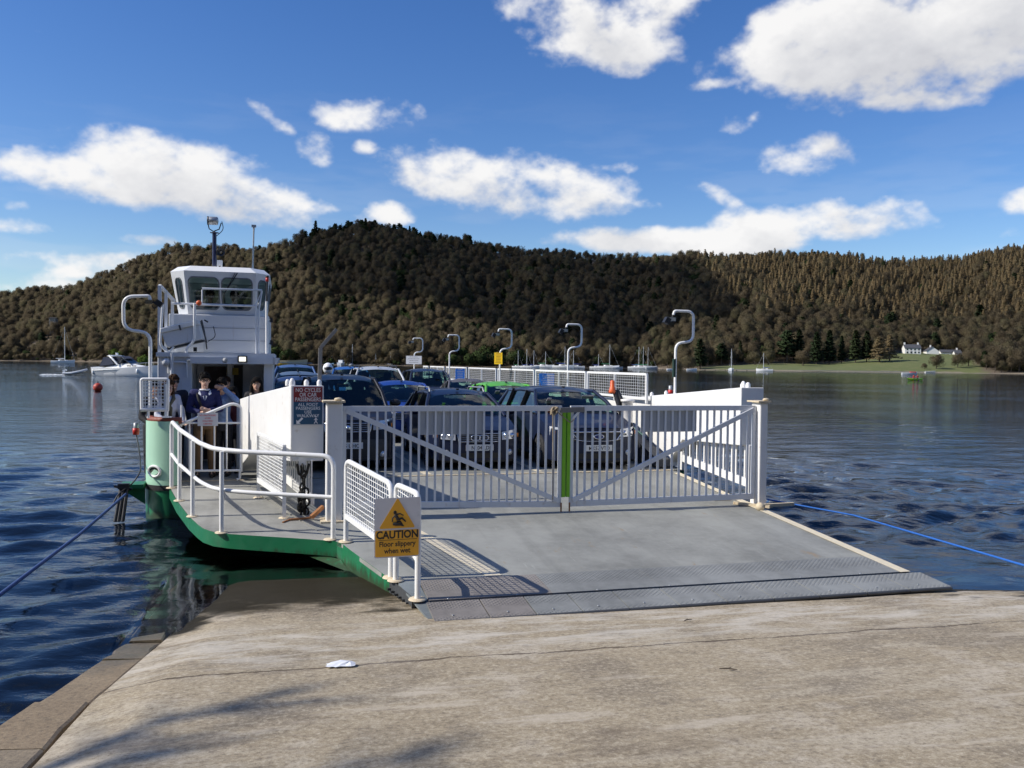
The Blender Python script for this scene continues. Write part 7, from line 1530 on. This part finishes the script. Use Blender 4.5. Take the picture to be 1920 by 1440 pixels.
# kayak with a person, motor boat behind
p = on_z(1716, 713, 0); KY = thing('kayak', 'lime green sit-on kayak out on the lake at right', 'kayak', (p.x, p.y, 0), .1); mb = MB(); G = [[(-1.7+3.4*f, s_*.36*math.sin(math.pi*min(1,max(.03,f)))**.6, .34 + .14*abs(2*f-1)**2 - (.36 if abs(s_) < .99 else 0)) for s_ in (-1,-.96,0,.96,1)] for f in np.linspace(0,1,13)]; mb.grid(G, 0, True); mb.grid([[g[0] for g in G], [g[4] for g in G]], 0, True, flip=True); part('hull', mb, mat('kayak_lime', (.33,.75,.03), .45), KY)
def rider(lab, dx, cl_): 
    person(lab, (p.x+dx, p.y, -.42), .3, 1.7, SKIN, cl_, cloth('trousers_dark', (.02,.021,.026)), HAIRB, arms=[((-.25,-.1,1.18), (-.2,-.32,1.12), (0,-1,0)), ((.25,-.1,1.18), (.2,-.32,1.15), (0,-1,0))], sit=True, group='people in the kayak')
rider('front paddler in a red buoyancy vest in the green kayak', -.35, cloth('vest_red', (.5,.04,.03))); rider('rear paddler in a dark red top in the green kayak', .45, cloth('vest_maroon', (.3,.03,.03)))
motorboat('small grey and red motor boat beyond the green kayak', 1705, 330, 5.5, -.1, hullm=HULLG, sup=False); rb = bpy.data.objects['motor_boat'] if False else [o for o in C.objects if o.get('label') == 'small grey and red motor boat beyond the green kayak'][0]; mb = MB(); mb.box(.3, 2.3, -.5, .5, .7, 1.25); part('cover', mb, RED, rb); 
# white farm buildings above the meadow
WALLW = mat('white_render', (.80,.79,.75), .8, var=.06, nscale=.4); SLATE = mat('slate_roof', (.07,.072,.08), .7, var=.25, nscale=.6, bumps=.3, bscale=4); WINB = mat('dark_window', (.02,.022,.026), .2)
def house(lab, px, py, D, wd, dp, hw, hr, rot, wins, gable=False, chim=(), porch=False, wallm=None, nm='farmhouse', grp=None):
    WL = wallm or WALLW; p = at_d(px, D); z = zof(px, py, D); T = thing(nm, lab, 'house', (p.x, D, z), rot, grp) if nm != 'farmhouse' else thing('farmhouse', lab, 'house', (p.x, D, z), rot, 'white farm buildings on the far shore'); mb = MB(); mb.box(-wd/2, wd/2, 0, dp, -6, hw); mb.add([(-wd/2,0,hw),(-wd/2,dp,hw),(-wd/2,dp/2,hw+hr)], [(0,1,2)]); mb.add([(wd/2,0,hw),(wd/2,dp,hw),(wd/2,dp/2,hw+hr)], [(2,1,0)]); part('wall', mb, WL, T)
    mb = MB(); e_ = .35
    for s_ in (0, 1): y0 = -e_ if s_ == 0 else dp+e_; mb.add([(-wd/2-e_,y0,hw-.15),(wd/2+e_,y0,hw-.15),(wd/2+e_,dp/2,hw+hr+.12),(-wd/2-e_,dp/2,hw+hr+.12)], [(0,1,2,3)]); mb.add([(-wd/2-e_,y0,hw-.38),(wd/2+e_,y0,hw-.38),(wd/2+e_,dp/2,hw+hr-.1),(-wd/2-e_,dp/2,hw+hr-.1)], [(3,2,1,0)])
    rf = part('roof', mb, SLATE, T)
    for x in chim: mb = MB(); mb.box(x-.5, x+.5, dp/2-.4, dp/2+.4, hw+hr-.6, hw+hr+1.5); part('chimney', mb, WALLW, rf)
    for (x, zz, w_, h_) in wins: mb = MB(); mb.box(x-w_/2-.08, x+w_/2+.08, -.09, -.03, zz-h_/2-.08, zz+h_/2+.08); fr_ = part('window', mb, WALLW, T); mb = MB(); mb.box(x-w_/2, x+w_/2, -.12, -.088, zz-h_/2, zz+h_/2); part('pane', mb, WINB, fr_)
    if porch: mb = MB(); mb.box(-.8,.8,-1.5,0,-1,2.4); part('porch', mb, WALLW, T)
house('two-storey white farmhouse with a slate roof above the meadow', 1711, 663, 640, 11.5, 7, 4.3, 2.6, -.12, [(-4,3.1,1.1,1.1),(-1.4,3.1,1.1,1.1),(1.4,3.1,1.1,1.1),(4.2,3.1,1.1,1.1),(-4,1.0,1.2,1.2),(-1.2,1.0,1.3,1.4),(1.6,1.0,1.2,1.2),(4.2,1.0,1.1,1.2)], chim=(-5,4.6))
p_ = 640; house('white gable ended cottage joined to the long farm building', 1757, 666, 650, 7, 9, 3.2, 3.0, 1.45, [(1.5,1.2,1,1.1)], chim=(2,)); house('long low white farm building with a slate roof at right', 1783, 668, 655, 15, 6, 3.0, 2.0, -.1, [(-5.5,1.4,1,1),(-2.5,1.4,1,1),(.5,1.4,1,1),(3.4,1.4,1,1)], chim=(5.2,)); house('small white outhouse at the right end of the farm', 1796, 671, 648, 4.5, 5, 3.6, 2.0, -.1, [(.2,1.8,1,1.2)])
house('grey stone ruin standing among the trees on the left hillside', 98, 613, 760, 5.5, 5, 8, .2, .1, [(-1.2,6,.9,1.6),(1.2,6,.9,1.6),(0,3,1,1.8)], wallm=mat('ruin_stone', (.22,.20,.17), .9, var=.3, nscale=.5), nm='stone_ruin')
# small litter on the slipway
q = on_z(640, 1250, .24); mb = MB(); R = random.Random(2); G = []
for i in range(7):
    r = []
    for j in range(5): r.append((-.11+.036*i + R.uniform(-.012,.012), -.06+.03*j*(1-.3*abs(i-3)/3) + R.uniform(-.01,.01), .006 + R.uniform(0,.022)*(1 if 0 < i < 6 and 0 < j < 4 else .1)))
    G.append(r)
mb.grid(G, 0, False); bq_, aq_ = q.x*FB[0]+q.y*FB[1], q.x*FA[0]+q.y*FA[1]; single('paper_scrap', mb, PAPER, 'crumpled scrap of white paper lying on the concrete slipway', 'litter', (q.x, q.y, slip_z(bq_, aq_) + .012), .2)
for px, py, ln, an, lab in ((1365,1283,.13,-.1,'thin dark stick lying on the concrete right of centre'), (1290,1152,.10,.6,'small dead twig on the concrete in front of the ramp flap')):
    q = on_z(px, py, .2); bq_, aq_ = q.x*FB[0]+q.y*FB[1], q.x*FA[0]+q.y*FA[1]; mb = MB(); mb.tube([(-ln/2,0,.006),(0,.008,.009),(ln/2,-.004,.006)], [.004,.006,.003], 5); mb.tube([(0,.008,.008),(ln*.2,.03,.012)], .003, 4); single('twig', mb, BARK, lab, 'twig', (q.x, q.y, slip_z(bq_, aq_) + .012), an)
